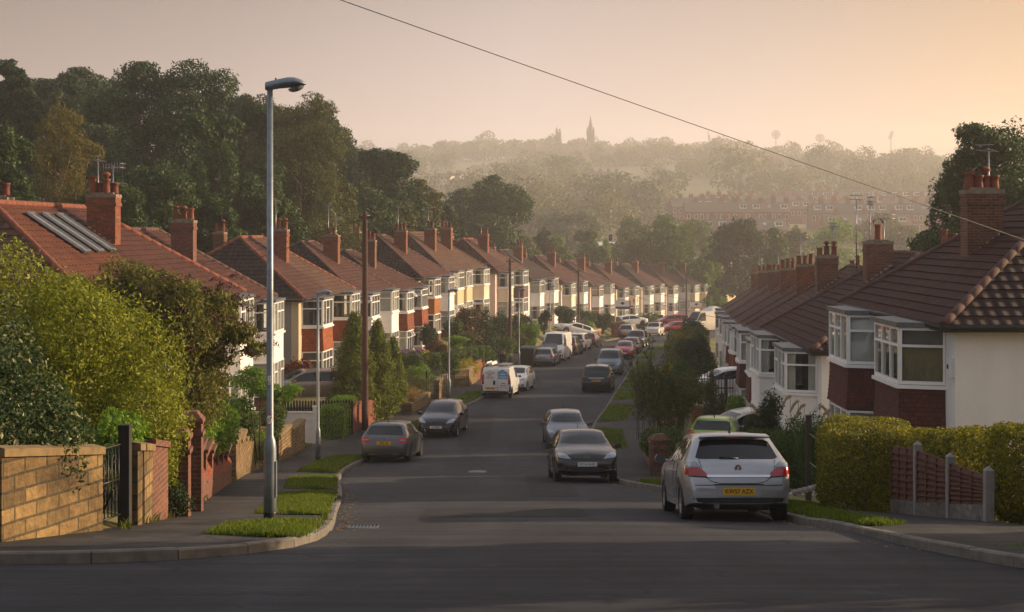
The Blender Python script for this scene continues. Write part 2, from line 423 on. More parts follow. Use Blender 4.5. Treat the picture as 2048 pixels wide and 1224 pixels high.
def g(x, y): return float(gz(x, y))
def pave(x, y):
    """pavement height: kerb upstand plus a slight fall to the kerb"""
    return zr(y) + .12

def roadz(x, y):
    if y >= 19:
        a, b = KL(y)-.25, KR(y)+.25; t = (x-a)/(b-a)
        return zr(y)+.05*(1-(2*t-1)**2)
    return zr(y)+.05*float(sstep(1-abs(x-1.2)/4.2))*float(sstep((y-14)/5))

def build_ground():
    ys = np.unique(np.concatenate([np.arange(-60, 10, 6), np.arange(10, 60, 1.0), np.arange(60, 260, 2.0), np.arange(260, 640, 8), np.arange(640, 1760, 22)]))
    xs = np.unique(np.concatenate([np.arange(-60, 60, 1.25), np.linspace(-900, -60, 45), np.linspace(60, 900, 45)]))
    X, Y = np.meshgrid(xs, ys)
    Z = gz(X, Y)
    yc = np.clip(Y, 18, 232)
    cor = (X > KL(yc)-2.6) & (X < KR(yc)+1.8) & (Y < 232)
    cor |= (Y < 17.3)
    Z = Z - .45*cor
    nx, ny = len(xs), len(ys)
    v = np.stack([X.ravel(), Y.ravel(), Z.ravel()], 1)
    i, j = np.meshgrid(np.arange(ny-1), np.arange(nx-1), indexing='ij')
    a = (i*nx+j).ravel()
    f = np.stack([a, a+1, a+nx+1, a+nx], 1)
    o = np_mesh('ground', v, f, M['ground'], smooth=True); tag(o, kind='structure'); return o

def np_mesh(name, v, f, mat, parent=None, smooth=False, loc=None, uv=False):
    me = bpy.data.meshes.new(name)
    v = np.ascontiguousarray(v, np.float32); f = np.ascontiguousarray(f, np.int32)
    k = f.shape[1]
    me.vertices.add(len(v)); me.vertices.foreach_set('co', v.ravel())
    me.loops.add(f.size); me.loops.foreach_set('vertex_index', f.ravel())
    me.polygons.add(len(f)); me.polygons.foreach_set('loop_start', np.arange(0, f.size, k, dtype=np.int32))
    me.polygons.foreach_set('use_smooth', np.full(len(f), smooth))
    me.update(calc_edges=True)
    for m in (mat if isinstance(mat, (list, tuple)) else [mat]): me.materials.append(m)
    return link(name, me, parent, loc)

build_ground()
# the road: one sheet from the junction down the hill
rb = MB()
ysr = list(np.arange(-30, 60, 1.0)) + list(np.arange(60, 236, 2.0))
P = []
for y in ysr:
    yy = max(y, 14)
    if y < 19: a, b = -70, 70
    else: a, b = KL(yy)-.25, KR(yy)+.25
    ts = np.linspace(0, 1, 13)
    row = []
    for t in ts:
        x = a+(b-a)*t
        z = zr(y) + (.05*(1-(2*t-1)**2) if y >= 19 else .05*sstep(1-abs(x-1.2)/4.2)*sstep((y-14)/5))
        row.append((x, y, z))
    P.append(row)
rb.grid(P)
tag(rb.build('road', M['road']), kind='structure')

# kerb and pavement lines
left_kerb = [(-70,14.4),(-30,14.4),(-12,14.4),(-6.5,14.4),(-5.2,14.42),(-4.2,14.6),(-3.4,15.05),(-2.8,15.75),(-2.45,16.6),(-2.35,17.5)] + [(KL(y), y) for y in list(np.arange(18.5, 62, 1.5))+list(np.arange(62, 232, 3))]
left_back = [(-70,16.2),(-30,16.1),(-12,16),(-8.5,15.85),(-7.2,15.75),(-6.4,15.7),(-5.85,15.85),(-5.6,16.5),(-5.35,17.2),(-5.15,17.9)]
LB = pchip([18,20.8,24.7,36.5,46,56.5,63.5,75,81,230], [-5.0,-5.2,-5.7,-7.35,-8.3,-8.3,-6.85,-5.9,-4.6,33])
left_back += [(LB(y) if y < 81 else KL(y)-2.9, y) for y in list(np.arange(18.5, 62, 1.5))+list(np.arange(62, 232, 3))]
right_kerb = [(70,7.2),(30,7.4),(14,7.7),(9.5,8.3),(7.4,9.3),(6.3,10.7),(5.6,12.3)] + [(KR(y), y) for y in list(np.arange(14, 62, 1.5))+list(np.arange(62, 232, 3))]
RB = pchip([14,19,23.4,25,27.5,34,41,52,62,80,230], [6.9,6.75,6.6,5.75,5.7,5.2,4.25,4.95,5.9,8.1,46.5])
right_back = [(70,13),(30,13),(14,13),(10,13.2),(8.2,13.6),(7.4,13.8),(7.0,13.9)] + [(RB(y) if y < 80 else KR(y)+2.3, y) for y in list(np.arange(14, 62, 1.5))+list(np.arange(62, 232, 3))]

def pavement(name, K, B):
    b = MB(); P = []
    for (kx, ky), (bx, by) in zip(K, B):
        dx, dy = bx-kx, by-ky; l = math.hypot(dx, dy) or 1
        row = []
        for t in (0, .15, .3, .45, .6, .8, 1.0, 1.0):
            s = .1/l + t*(1-.1/l)
            x, y = kx+dx*s, ky+dy*s
            row.append((x, y, zr(y)+.118+.012*t))
        e = row[-1]; row[-1] = (e[0]+dx/l*.3, e[1]+dy/l*.3, e[2]-.06)
        P.append(row)
    b.grid(P); return tag(b.build(name, M['path']), kind='structure')
pavement('pavement', left_kerb, left_back); pavement('pavement', right_kerb, right_back)

def kerb(K, flip, drops=()):
    """separate kerb stones with narrow joints, a real step up from the road"""
    b = MB(); pts = [Vector((x, y, 0)) for x, y in K]
    seg, acc = [], 0
    # resample
    rs, L = [pts[0]], 0.0
    i = 0; pos = pts[0].copy(); step = .9
    out = [pos.copy()]; carry = 0
    for p, q in zip(pts, pts[1:]):
        d = (q-p).length; t = step-carry
        while t <= d:
            out.append(p.lerp(q, t/d)); t += step
        carry = (carry+d) % step if False else d-(t-step)
    for p, q in zip(out, out[1:]):
        if p.y > 200 or abs(p.x) > 26: continue
        u = (q-p).normalized(); n = Vector((u.y, -u.x, 0))*(-1 if flip else 1)
        a, c = p+u*.006, q-u*.006
        def zz(pt, h): return Vector((pt.x, pt.y, zr(pt.y)+h))
        h = .125 + random.uniform(-.006, .006)
        for dd in drops:
            if dd[0] < (p.y+q.y)/2 < dd[1] and abs(p.x) < 26: h = .05
        r = [(zz(a,-.1), zz(c,-.1)), (zz(a,h-.02), zz(c,h-.02)), (zz(a-n*.02,h), zz(c-n*.02,h)), (zz(a-n*.11,h+.002), zz(c-n*.11,h+.002)), (zz(a-n*.11,-.1), zz(c-n*.11,-.1))]
        for k in range(4): b.poly([r[k][0], r[k][1], r[k+1][1], r[k+1][0]])
        b.poly([x[0] for x in r]); b.poly([x[1] for x in r][::-1])
    return tag(b.build('kerb', M['kerbstone']), kind='structure')
random.seed(4)
kerb(left_kerb, False, [(57,60),(27,30)]); kerb(right_kerb, True, [(24.5,27)])

# grass verges between kerb and footway, cut by short paths
verge_list = []
def verge(side, y0, y1, w, w1=None, skew=0.0):
    b = MB(); P = []
    n = max(4, int((y1-y0)/.4))
    for i in range(n+1):
        t = i/n; y = y0+(y1-y0)*t
        e = min(1, min(t, 1-t)*n/1.3+.35)
        ww = w if w1 is None else w+(w1-w)*t
        row = []
        for s in np.linspace(0, 1, 6):
            k = (KL(y) if side < 0 else KR(y)) + side*.15
            x = k + side*ww*s*(e if s > .5 else 1) ; yy = y+skew*s
            row.append((x, yy, zr(yy)+.135+.035*math.sin(math.pi*min(s*1.2, 1))*e))
        P.append(row)
    P = [[(p[0], p[1], p[2]) for p in r] for r in P]
    b.grid(P)
    tag(b.build('grass_verge', M['turf']), kind='structure')
    verge_list.append(P)
for y0, y1, w in [(16.6,19.4,1.2),(23.2,31.0,1.15),(32.8,40.2,1.2),(43.6,53,1.2),(63.5,67.5,1.0),(75.5,84,1.25),(106,114,1.3),(132,150,1.6),(160,175,1.6)]: verge(-1, y0, y1, w)
for y0, y1, w in [(33.2,36.8,1.25),(56,64,1.25),(67,75,1.3),(78,85,1.3),(88,95,1.35),(98,106,1.4),(109,117,1.4),(121,130,1.5),(134,146,1.5)]: verge(1, y0, y1, w)
verge(1, 18.7, 27.5, .55, 1.0, .0)

def blades(name, pts, nrm_h, w, mat, seed=1, lean=.5):
    """upright grass blades at pts"""
    rng = np.random.default_rng(seed); n = len(pts)
    a = rng.uniform(0, 2*np.pi, n); h = nrm_h*rng.uniform(.5, 1.3, n)
    d = np.stack([np.cos(a), np.sin(a), 0*a], 1); la = rng.uniform(0, 2*np.pi, n)
    le = np.stack([np.cos(la), np.sin(la), 0*a], 1)*(h*lean*rng.uniform(.1, 1, n))[:, None]
    up_ = np.zeros((n, 3)); up_[:, 2] = h
    p0 = pts - d*w/2; p1 = pts + d*w/2
    p2 = pts + le*.35 + up_*.6 + d*w*.35; p3 = pts + le*.35 + up_*.6 - d*w*.35; p4 = pts + le + up_
    v = np.stack([p0, p1, p2, p3, p4], 1).reshape(-1, 3)
    k = np.arange(n)*5
    f = np.concatenate([np.stack([k, k+1, k+2, k+3], 1), np.stack([k+3, k+2, k+4, k+4], 1)])
    me = bpy.data.meshes.new(name)
    me.from_pydata(v.tolist(), [], np.stack([k, k+1, k+2, k+3], 1).tolist() + np.stack([k+3, k+2, k+4], 1).tolist())
    me.materials.append(mat); return link(name, me)
M['grass'] = leafmat('grass_blades', '#4c6412', '#74881c', '#9a9040', trans=.4)
rng = np.random.default_rng(3)
gp = []
for P in verge_list:
    P = np.array(P); ni, nj = P.shape[:2]
    d = P[:, :, 1].mean()
    area = np.abs((P[-1, :, 1].mean()-P[0, :, 1].mean()) * (P[:, -1, 0]-P[:, 0, 0]).mean())
    n = int(area*min(3400, 1.9e6/d**2/1.2))
    i = rng.uniform(0, ni-1.001, n); j = rng.uniform(0, nj-1.001, n)
    i0, j0 = i.astype(int), j.astype(int); a, c = (i-i0)[:, None], (j-j0)[:, None]
    q = P[i0, j0]*(1-a)*(1-c)+P[i0+1, j0]*a*(1-c)+P[i0, j0+1]*(1-a)*c+P[i0+1, j0+1]*a*c
    q[:, :2] += rng.normal(0, .04, (n, 2)); gp.append(q)
for k, q in enumerate([np.concatenate(gp[:3]+gp[-1:]), np.concatenate(gp[3:-1])]):
    tag(blades('grass', q - [0,0,.01], .058 if k == 0 else .085, .012 if k == 0 else .03, M['grass'], k), 'short green grass of the roadside verges' if k == 0 else 'green grass of the verges further down the street', 'grass', kind='stuff')
# dead leaves and grit along the gutters
rng = np.random.default_rng(8)
n = 700; yy = np.concatenate([rng.uniform(16, 60, 450), rng.uniform(16, 34, 250)])
sd = rng.integers(0, 2, n)
xx = np.where(sd == 0, KL(yy)+.06+np.abs(rng.normal(0, .18, n)), KR(yy)-.06-np.abs(rng.normal(0, .15, n)))
pts = np.stack([xx, yy, zr(yy)+.014], 1)
a = rng.uniform(0, 6.28, n); s = rng.uniform(.012, .04, n)
t = np.stack([np.cos(a), np.sin(a), rng.normal(0, .25, n)], 1)*s[:, None]; bb = np.stack([-np.sin(a), np.cos(a), rng.normal(0, .25, n)], 1)*s[:, None]*.55
M['litter'] = leafmat('dead_leaf', '#6e4a22', '#a08038', '#6a6a28', trans=.1)
tag(np_mesh('fallen_leaves', np.stack([pts-t, pts-bb, pts+t, pts+bb], 1).reshape(-1, 3), np.arange(4*n).reshape(-1, 4), M['litter']), 'dead brown leaves and grit along the gutter', 'leaves', kind='stuff')

# weeds along the foot of the walls and in the kerb joints
n = 2600; yy = rng.uniform(17.8, 62, n); k = rng.random(n) < .75
xx = np.where(k, LB(yy)+.05+np.abs(rng.normal(0, .05, n)), KL(yy)-.12+rng.normal(0, .02, n))
keep = (np.sin(yy*1.9)+np.sin(yy*.7+1)+rng.normal(0, .5, n)) > .5
wp = np.stack([xx, yy, zr(yy)+.125], 1)[keep]
M['weed'] = leafmat('weeds', '#4c5c1c', '#6c7428', '#8a8038')
tag(blades('weeds', wp, .11, .03, M['weed'], 5, 1.2), 'straggling weeds along the foot of the garden walls', 'weeds', kind='stuff')

# iron covers and worn patches in the road
def cover(x, y, r, kind):
    b = MB()
    if kind == 'manhole_cover': b.lathe([(r, 0), (r, .012), (r*.9, .016), (r*.85, .012)], (0,0,0), 20)
    else:
        b.box(-r, r, -r*.7, -r*.6, 0, .02); b.box(-r, r, r*.6, r*.7, 0, .02)
        for i in range(9): b.box(-r+i*r/4-.012, -r+i*r/4+.012, -r*.6, r*.6, 0, .015)
        b.box(-r, r, -r*.7, r*.7, -.02, .004)
    o = b.build(kind, M['lead'], loc=(x, y, roadz(x, y)+.006)); return o
for (px, d, k, lb) in [(955, 45.5, 'manhole_cover', 'round iron manhole cover in the road near the junction mouth'), (1232, 92, 'drain_grating', 'iron drain grating beside the right kerb beyond the black people carrier'), (727, 20.2, 'drain_grating', 'iron drain grating in the road beside the left corner kerb')]:
    tag(cover(at(px, d), d, .3 if k[0] == 'm' else .2, k), lb, 'drain' if 'drain' in k else 'manhole')
# old trench repairs, slightly proud
M['patch'] = asphalt('patch_asphalt', '#2f2f31', '#3c3c3d')
def repair(x0, x1, y0, y1):
    b = MB(); P = [[(x, y, roadz(x, y)+.006) for x in np.linspace(x0, x1, 8)] for y in np.arange(y0, y1, .5)]
    b.grid(P); tag(b.build('road_patch', M['patch']), kind='structure')

repair(-1.6, 1.3, 24.2, 27.1); repair(.4, 1.5, 31, 44); repair(-2.2, -.9, 58, 71); repair(1.2, 2.3, 66, 74)

# ------------------------------------------------------------------ foliage
def leaf_mesh(name, blobs, n, size, mat, parent=None, seed=0, shell=.35, aspect=.5, droop=0.0, lump=.2, box=False, zmin=None, outward=.6, jit=0.4, loc=None, fill=.12):
    """leaf-sized faces through the outer volume of a set of lobes"""
    rng = np.random.default_rng(seed)
    B = np.array(blobs, float)
    w = (B[:, 3]*B[:, 4]+B[:, 4]*B[:, 5]+B[:, 3]*B[:, 5]); w /= w.sum()
    k = rng.choice(len(B), n, p=w)
    d = rng.normal(size=(n, 3)); d /= np.linalg.norm(d, axis=1)[:, None]
    r = 1 - shell*np.abs(rng.normal(0, .55, n)); inn = rng.random(n) < fill; r[inn] *= rng.random(inn.sum())
    if box:
        m = np.abs(d).max(1); p4 = (np.abs(d)**6).sum(1)**(1/6)
        dd = d/p4[:, None]
    else: dd = d
    if lump:
        ph = rng.uniform(0, 6.28, (len(B), 6)); fr = 3.2
        q = lump*(np.sin(d[:, 0]*fr*1.3+ph[k, 0])*np.sin(d[:, 1]*fr+ph[k, 1])+.7*np.sin(d[:, 2]*fr*1.6+ph[k, 2]+d[:, 0]*4)+.5*np.sin(d[:, 1]*9+ph[k, 3])*np.sin(d[:, 2]*8+ph[k, 4]+d[:, 0]*7))
        r = r*(1+q*.6)
    p = B[k, :3] + dd*B[k, 3:6]*r[:, None]
    # thin out what lies deep inside another lobe
    deep = np.zeros(n, bool)
    for b in B:
        deep |= ((((p-b[:3])/b[3:6])**2).sum(1) < .3)
    keep = ~deep | (rng.random(n) < fill*1.2)
    if zmin is not None: keep &= p[:, 2] > zmin
    p, d = p[keep], d[keep]; n = len(p)
    nr = d*outward + rng.normal(0, jit+.35, (n, 3)) + np.array([0,0,.25]); nr /= np.linalg.norm(nr, axis=1)[:, None]
    t = np.cross(nr, rng.normal(size=(n, 3))) + np.array([0,0,-droop]); t -= nr*(t*nr).sum(1)[:, None]
    t /= np.linalg.norm(t, axis=1)[:, None]+1e-9
    s = np.cross(nr, t)
    L = size*rng.uniform(.6, 1.3, n)[:, None]
    v = np.stack([p-t*L*.5, p+s*L*aspect*.5-nr*L*.1-t*L*.05, p+t*L*.5-nr*L*.12, p-s*L*aspect*.5-nr*L*.1-t*L*.05], 1).reshape(-1, 3)
    return np_mesh(name, v, np.arange(4*n).reshape(-1, 4), mat, parent, loc=loc)

def trunk_mesh(name, blobs, base_r, mat, parent, top, seed=0, fork=.3, lean=(0,0)):
    """tapered trunk and limbs reaching into each lobe"""
    rng = random.Random(seed); b = MB()
    pts = [(0,0,-.5)]; n = 6
    for i in range(1, n+1):
        t = i/n; pts.append((lean[0]*t*t+rng.uniform(-.03,.03)*top*t, lean[1]*t*t+rng.uniform(-.03,.03)*top*t, top*t))
    b.tube(pts, [base_r*1.25]+[base_r*(1-.8*i/n) for i in range(1, n+1)], 8)
    for bl in blobs:
        c = Vector(bl[:3]); t = min(.95, max(fork, (c.z-bl[5]*.9)/top)); k = t*n; i = min(n-1, int(k))
        s = Vector(pts[i]).lerp(Vector(pts[i+1]), k-i); r = max(.03, base_r*(1-.8*t)*.6)
        m = s.lerp(c, .5)+Vector((rng.uniform(-.1,.1), rng.uniform(-.1,.1), .08))*(c-s).length
        e = c+Vector((rng.uniform(-.3,.3)*bl[3], rng.uniform(-.3,.3)*bl[4], bl[5]*.5))
        b.tube([s, m, c, e], [r, r*.7, r*.45, r*.12], 6)
        for _ in range(3):
            q = c+Vector((rng.uniform(-.8,.8)*bl[3], rng.uniform(-.8,.8)*bl[4], rng.uniform(-.2,.85)*bl[5]))
            b.tube([m.lerp(c, .6), (m.lerp(c,.6)+q)/2+Vector((0,0,.1*bl[5])), q], [r*.4, r*.25, r*.08], 5)
    return b.build(name, mat, parent)

def crown_blobs(rng, w, h, z0, n=9, flat=1.0, top=.75):
    """uneven lobes filling a crown of width w between z0 and h"""
    out = []; ch = h-z0
    out.append((0, 0, z0+ch*.5, w*.38, w*.38, ch*.44))
    for i in range(n):
        a = 2*math.pi*(i/n)+rng.uniform(-.4, .4); zz = rng.uniform(.12, .86); rr = w*.5*math.sqrt(max(.05, 1-((zz-.42)/.62)**2))*rng.uniform(.5,.75)
        s = rng.uniform(.19,.29)*w
        out.append((math.cos(a)*rr, math.sin(a)*rr, z0+ch*zz, s, s, min(s*rng.uniform(.75,1.05)*flat, ch*.3)))
    for i in range(3):
        s = rng.uniform(.15,.22)*w
        out.append((rng.uniform(-.2,.2)*w, rng.uniform(-.2,.2)*w, z0+ch*rng.uniform(.80,.92), s, s, s*.8))
    return out

def clumps(bl, rng, k=13, r=.46, at_=.74):
    """break each lobe into leafy clumps with gaps between them"""
    out = []
    for x, y, z, a, b, c in bl:
        out.append((x, y, z, a*.72, b*.72, c*.72))
        for i in range(k):
            t = rng.uniform(0, 6.283); u = rng.uniform(-.55, 1); s = math.sqrt(1-u*u) if u < 1 else 0
            q = r*rng.uniform(.65, 1.2)
            out.append((x+a*at_*s*math.cos(t), y+b*at_*s*math.sin(t), z+c*at_*u, a*q, b*q, c*q*.8))
    return out
# ------------------------------------------------------------------ houses
def chimney(parent, cx, cy, zb, zt, wx=.95, wy=.6, pots=3, mat='brick_orange', mir=False, cowl=False, potmat='pot', rng=random, fl=True, aer=0):
    """brick stack with corbel, mortar cap, clay pots and lead flashing"""
    b = MB(mir)
    b.box(cx-wx/2, cx+wx/2, cy-wy/2, cy+wy/2, zb, zt-.34)
    b.box(cx-wx/2-.035, cx+wx/2+.035, cy-wy/2-.035, cy+wy/2+.035, zt-.34, zt-.24)
    b.box(cx-wx/2-.01, cx+wx/2+.01, cy-wy/2-.01, cy+wy/2+.01, zt-.24, zt-.06)
    c = b.build('chimney', M[mat], parent)
    b = MB(mir); b.box(cx-wx/2-.03, cx+wx/2+.03, cy-wy/2-.03, cy+wy/2+.03, zt-.06, zt+.05)
    b.box(cx-wx/2+.1, cx+wx/2-.1, cy-wy/2+.1, cy+wy/2-.1, zt+.05, zt+.11); b.build('mortar_cap', M['mortar'], c)
    for i in range(pots):
        px = cx + (i-(pots-1)/2)*min(.33, (wx-.25)/max(1, pots-1)); py = cy + (rng.uniform(-.1, .1) if pots > 2 else 0)
        h = rng.choice([.38, .45, .5, .6]); r = .13
        b = MB(mir)
        b.lathe([(r*.95, 0), (r*1.02, .05), (r*.9, h*.5), (r*.88, h-.07), (r*1.08, h-.05), (r*1.08, h), (r*.75, h), (r*.7, h-.25)], (px, py, zt+.06), 12)
        if cowl and i == pots//2:
            for a in np.linspace(0, math.pi, 9)[:-1]:
                a2 = a+math.pi/8
                q = [(px+math.cos(t)*.17, py+s, zt+.1+h+math.sin(t)*.17) for t, s in ((a,-.12),(a2,-.12),(a2,.12),(a,.12))]; b.poly(q)
        elif rng.random() < .25:
            b.lathe([(r*.5, h-.02), (r*.5, h+.1), (r*1.15, h+.12), (r*.9, h+.2), (.02, h+.24)], (px, py, zt+.06), 12)
        b.build('chimney_pot', M[potmat if rng.random() < .8 else 'pot_dark'], c)
    return c

def aerial(parent, x, y, z0, z1, mir=False, kind=0, ang=0.6):
    b = MB(mir)
    b.tube([(x, y, z0), (x, y, z1)], .022, 6)
    u = Vector((math.cos(ang), math.sin(ang), 0)); n = Vector((-u.y, u.x, 0)); o = Vector((x, y, z1-.08))
    L = .9 if kind == 0 else .7
    b.tube([o-u*L*.5, o+u*L*.5], .014, 5)
    for i in range(8):
        c = o+u*(L*(i/7-.5)); h = .2-.06*i/7
        b.tube([c-n*h, c+n*h], .008, 4) if kind == 0 else b.tube([c-Vector((0,0,h)), c+Vector((0,0,h))], .008, 4)
    b.tube([o-u*L*.5-n*.22, o-u*L*.5+n*.22], .012, 4); b.tube([o-u*L*.5-n*.22+Vector((0,0,.14)), o-u*L*.5+n*.22+Vector((0,0,.14))], .012, 4)
    if kind == 2:
        o2 = o-Vector((0,0,.5)); b.tube([o2-n*.5, o2+n*.5], .012, 4)
        for i in range(5): b.tube([o2+n*(i*.25-.5)-u*.25, o2+n*(i*.25-.5)+u*.25], .009, 4)
    return b.build('aerial', M['aerial'], parent)

def window_facet(fr, gl, cu, p, q, z0, z1, lights, tr=.68, cur=0, rng=random, gw=.0, dep=.09):
    """one flat window from p to q: frame, panes and the curtains hanging behind"""
    p, q = Vector((p[0], p[1], 0)), Vector((q[0], q[1], 0))
    u = (q-p); L = u.length; u /= L; n = Vector((u.y, -u.x, 0)); h = z1-z0; f = .06
    fr.obox(p, u, n, 0, L, -.05, .03, z0, z0+f+.02); fr.obox(p, u, n, 0, L, -.05, .03, z1-f, z1)
    fr.obox(p, u, n, 0, f, -.048, .032, z0+f+.02, z1-f); fr.obox(p, u, n, L-f, L, -.048, .032, z0+f+.02, z1-f)
    w = L/lights
    for i in range(1, lights): fr.obox(p, u, n, i*w-.035, i*w+.035, -.046, .034, z0+f+.02, z1-f)
    zt = z0+h*tr
    for i in range(lights):
        if lights == 1 or rng.random() < .85:
            a, c = (f if i == 0 else i*w+.035), (L-f if i == lights-1 else (i+1)*w-.035)
            fr.obox(p, u, n, a, c, -.044, .03, zt-.03, zt+.03)
            # top light, sometimes ajar
            if rng.random() < .10:
                o = p+Vector((0,0,0)); e = .28
                v0, v1 = zt+.03, z1-f
                P = [o+u*a+n*.04+Vector((0,0,v1)), o+u*c+n*.04+Vector((0,0,v1)), o+u*c+n*e+Vector((0,0,v0+.07)), o+u*a+n*e+Vector((0,0,v0+.07))]
                for s, t in ((0,1),(1,2),(2,3),(3,0)): fr.tube([P[s], P[t]], .03, 4, smooth=False)
                gl.poly(P)
    gl.poly([p+u*f-n*.012+Vector((0,0,z0+f)), p+u*(L-f)-n*.012+Vector((0,0,z0+f)), p+u*(L-f)-n*.012+Vector((0,0,z1-f)), p+u*f-n*.012+Vector((0,0,z1-f))])
    if cu is not None:
        def strip(a, c):
            k = max(3, int((c-a)/.05)); pr = []
            for i in range(k+1):
                s = a+(c-a)*i/k; dn = -dep-(.025 if i % 2 else 0)-rng.uniform(0,.01)
                pr.append([p+u*s+n*dn+Vector((0,0,z0+.03)), p+u*s+n*dn+Vector((0,0,z1-.03))])
            c_ = MB(cu.mirror); c_.grid(pr); cu.strips.append(c_)
        if cur == 1: strip(.03, L*.3); strip(L*.7, L-.03)
        elif cur == 2: strip(.03, L-.03)
        elif cur == 3: strip(.03, L*.42)
        elif cur == 4:
            c_ = MB(cu.mirror); cu.strips.append(c_)
            for i in range(int(h/.035)): c_.obox(p, u, n, .04, L-.04, -dep-.02, -dep, z0+.04+i*.035, z0+.055+i*.035)
            c_.obox(p, u, n, .05, .07, -dep-.01, -dep+.004, z0+.03, z1-.05)

def bay(parent, c, side, panel, wall, rng, cur=('curtain', 1), frame='upvc', base=None, hw=1.45, hf=1.12, pr=1.0, lo=(.78, 2.22), hi=(3.5, 4.85), flare=.07, lights=(1, 3, 1), clad=False):
    mir = side < 0
    root = empty('bay_window'); root.parent = parent
    pl = [(0, c-hw), (pr, c-hf), (pr, c+hf), (0, c+hw)]
    def off(d): return [(0, c-hw-d), (pr+d, c-hf-d*.5), (pr+d, c+hf+d*.5), (0, c+hw+d)]
    segs = [(0, 1), (1, 2), (2, 3)]
    b = MB(mir)
    for i, j in segs:                       # base below the lower window
        A, B = off(.03)[i], off(.03)[j]
        b.poly([(*A, -1.6), (*B, -1.6), (*B, lo[0]-.09), (*A, lo[0]-.09)])
    b.build('bay_base', M[base or wall], root)
    b = MB(mir)
    t0, t1 = lo[1]+.06, hi[0]-.1
    for i, j in segs:
        A, B, A2, B2 = off(flare)[i], off(flare)[j], off(.0)[i], off(.0)[j]
        if clad: b.poly([(*A2, t0), (*B2, t0), (*B2, t1), (*A2, t1)])
        else:
            k = 9
            for s in range(k):              # overlapping hung courses flaring out at the foot
                f0, f1 = (1-s/k)**2, (1-(s+1)/k)**2
                za, zb = t0+(t1-t0)*s/k, t0+(t1-t0)*(s+1)/k
                def L(P, Q, f, d=0): return (Q[0]+(P[0]-Q[0])*f+(d if P[0] > 0 else 0), Q[1]+(P[1]-Q[1])*f)
                a0, b0, a1, b1 = L(A, A2, f0, .018), L(B, B2, f0, .018), L(A, A2, f1), L(B, B2, f1)
                b.poly([(*a0, za), (*b0, za), (*b1, zb), (*a1, zb)])
                am, bm = L(A, A2, f0), L(B, B2, f0)
                b.poly([(*am, za), (*bm, za), (*b0, za), (*a0, za)])
        b.poly([(*A2, t0-.06), (*B2, t0-.06), (*B2, t0), (*A2, t0)])
    b.build('bay_panel', M[panel], root)
    for z, d in ((lo[0]-.09, .09), (hi[0]-.1, .09)):   # sills
        o1, o0 = off(d), off(-.25); b = MB(mir)
        for k in range(3):
            A, B, C, D = o1[k], o1[k+1], o0[k+1], o0[k]
            b.poly([(*A, z), (*B, z), (*B, z+.085), (*A, z+.085)]); b.poly([(*A, z+.085), (*B, z+.085), (C[0], C[1], z+.1), (D[0], D[1], z+.1)]); b.poly([(*A, z), (*B, z), (*C, z), (*D, z)])
        b.build('window_sill', M['upvc' if frame == 'upvc' else 'white_paint'], root)
    b = MB(mir); o1 = off(.1)                # flat leaded roof
    b.poly([(*p, hi[1]+.13) for p in o1]); b.poly([(*p, hi[1]+.01) for p in o1][::-1])
    for k in range(3): b.poly([(*o1[k], hi[1]+.01), (*o1[k+1], hi[1]+.01), (*o1[k+1], hi[1]+.13), (*o1[k], hi[1]+.13)])
    b.build('bay_roof', M['lead'], root)
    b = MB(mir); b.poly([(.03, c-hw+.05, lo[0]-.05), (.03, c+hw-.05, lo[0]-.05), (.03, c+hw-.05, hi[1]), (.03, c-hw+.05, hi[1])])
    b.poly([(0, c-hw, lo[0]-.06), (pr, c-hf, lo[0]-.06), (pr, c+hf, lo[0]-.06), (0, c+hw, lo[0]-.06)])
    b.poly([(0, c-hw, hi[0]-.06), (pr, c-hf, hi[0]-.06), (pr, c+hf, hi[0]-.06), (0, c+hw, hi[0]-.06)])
    b.build('dark_room_sheet', M['room'], root)  # dark sheets paint the unlit room behind the bay glass
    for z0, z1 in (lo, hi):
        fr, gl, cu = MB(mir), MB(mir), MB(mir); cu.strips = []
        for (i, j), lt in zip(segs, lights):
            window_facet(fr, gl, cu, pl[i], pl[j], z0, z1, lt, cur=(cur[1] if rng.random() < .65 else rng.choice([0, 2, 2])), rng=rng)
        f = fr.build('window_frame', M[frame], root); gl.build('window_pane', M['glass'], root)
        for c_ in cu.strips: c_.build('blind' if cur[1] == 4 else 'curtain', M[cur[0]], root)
    return root

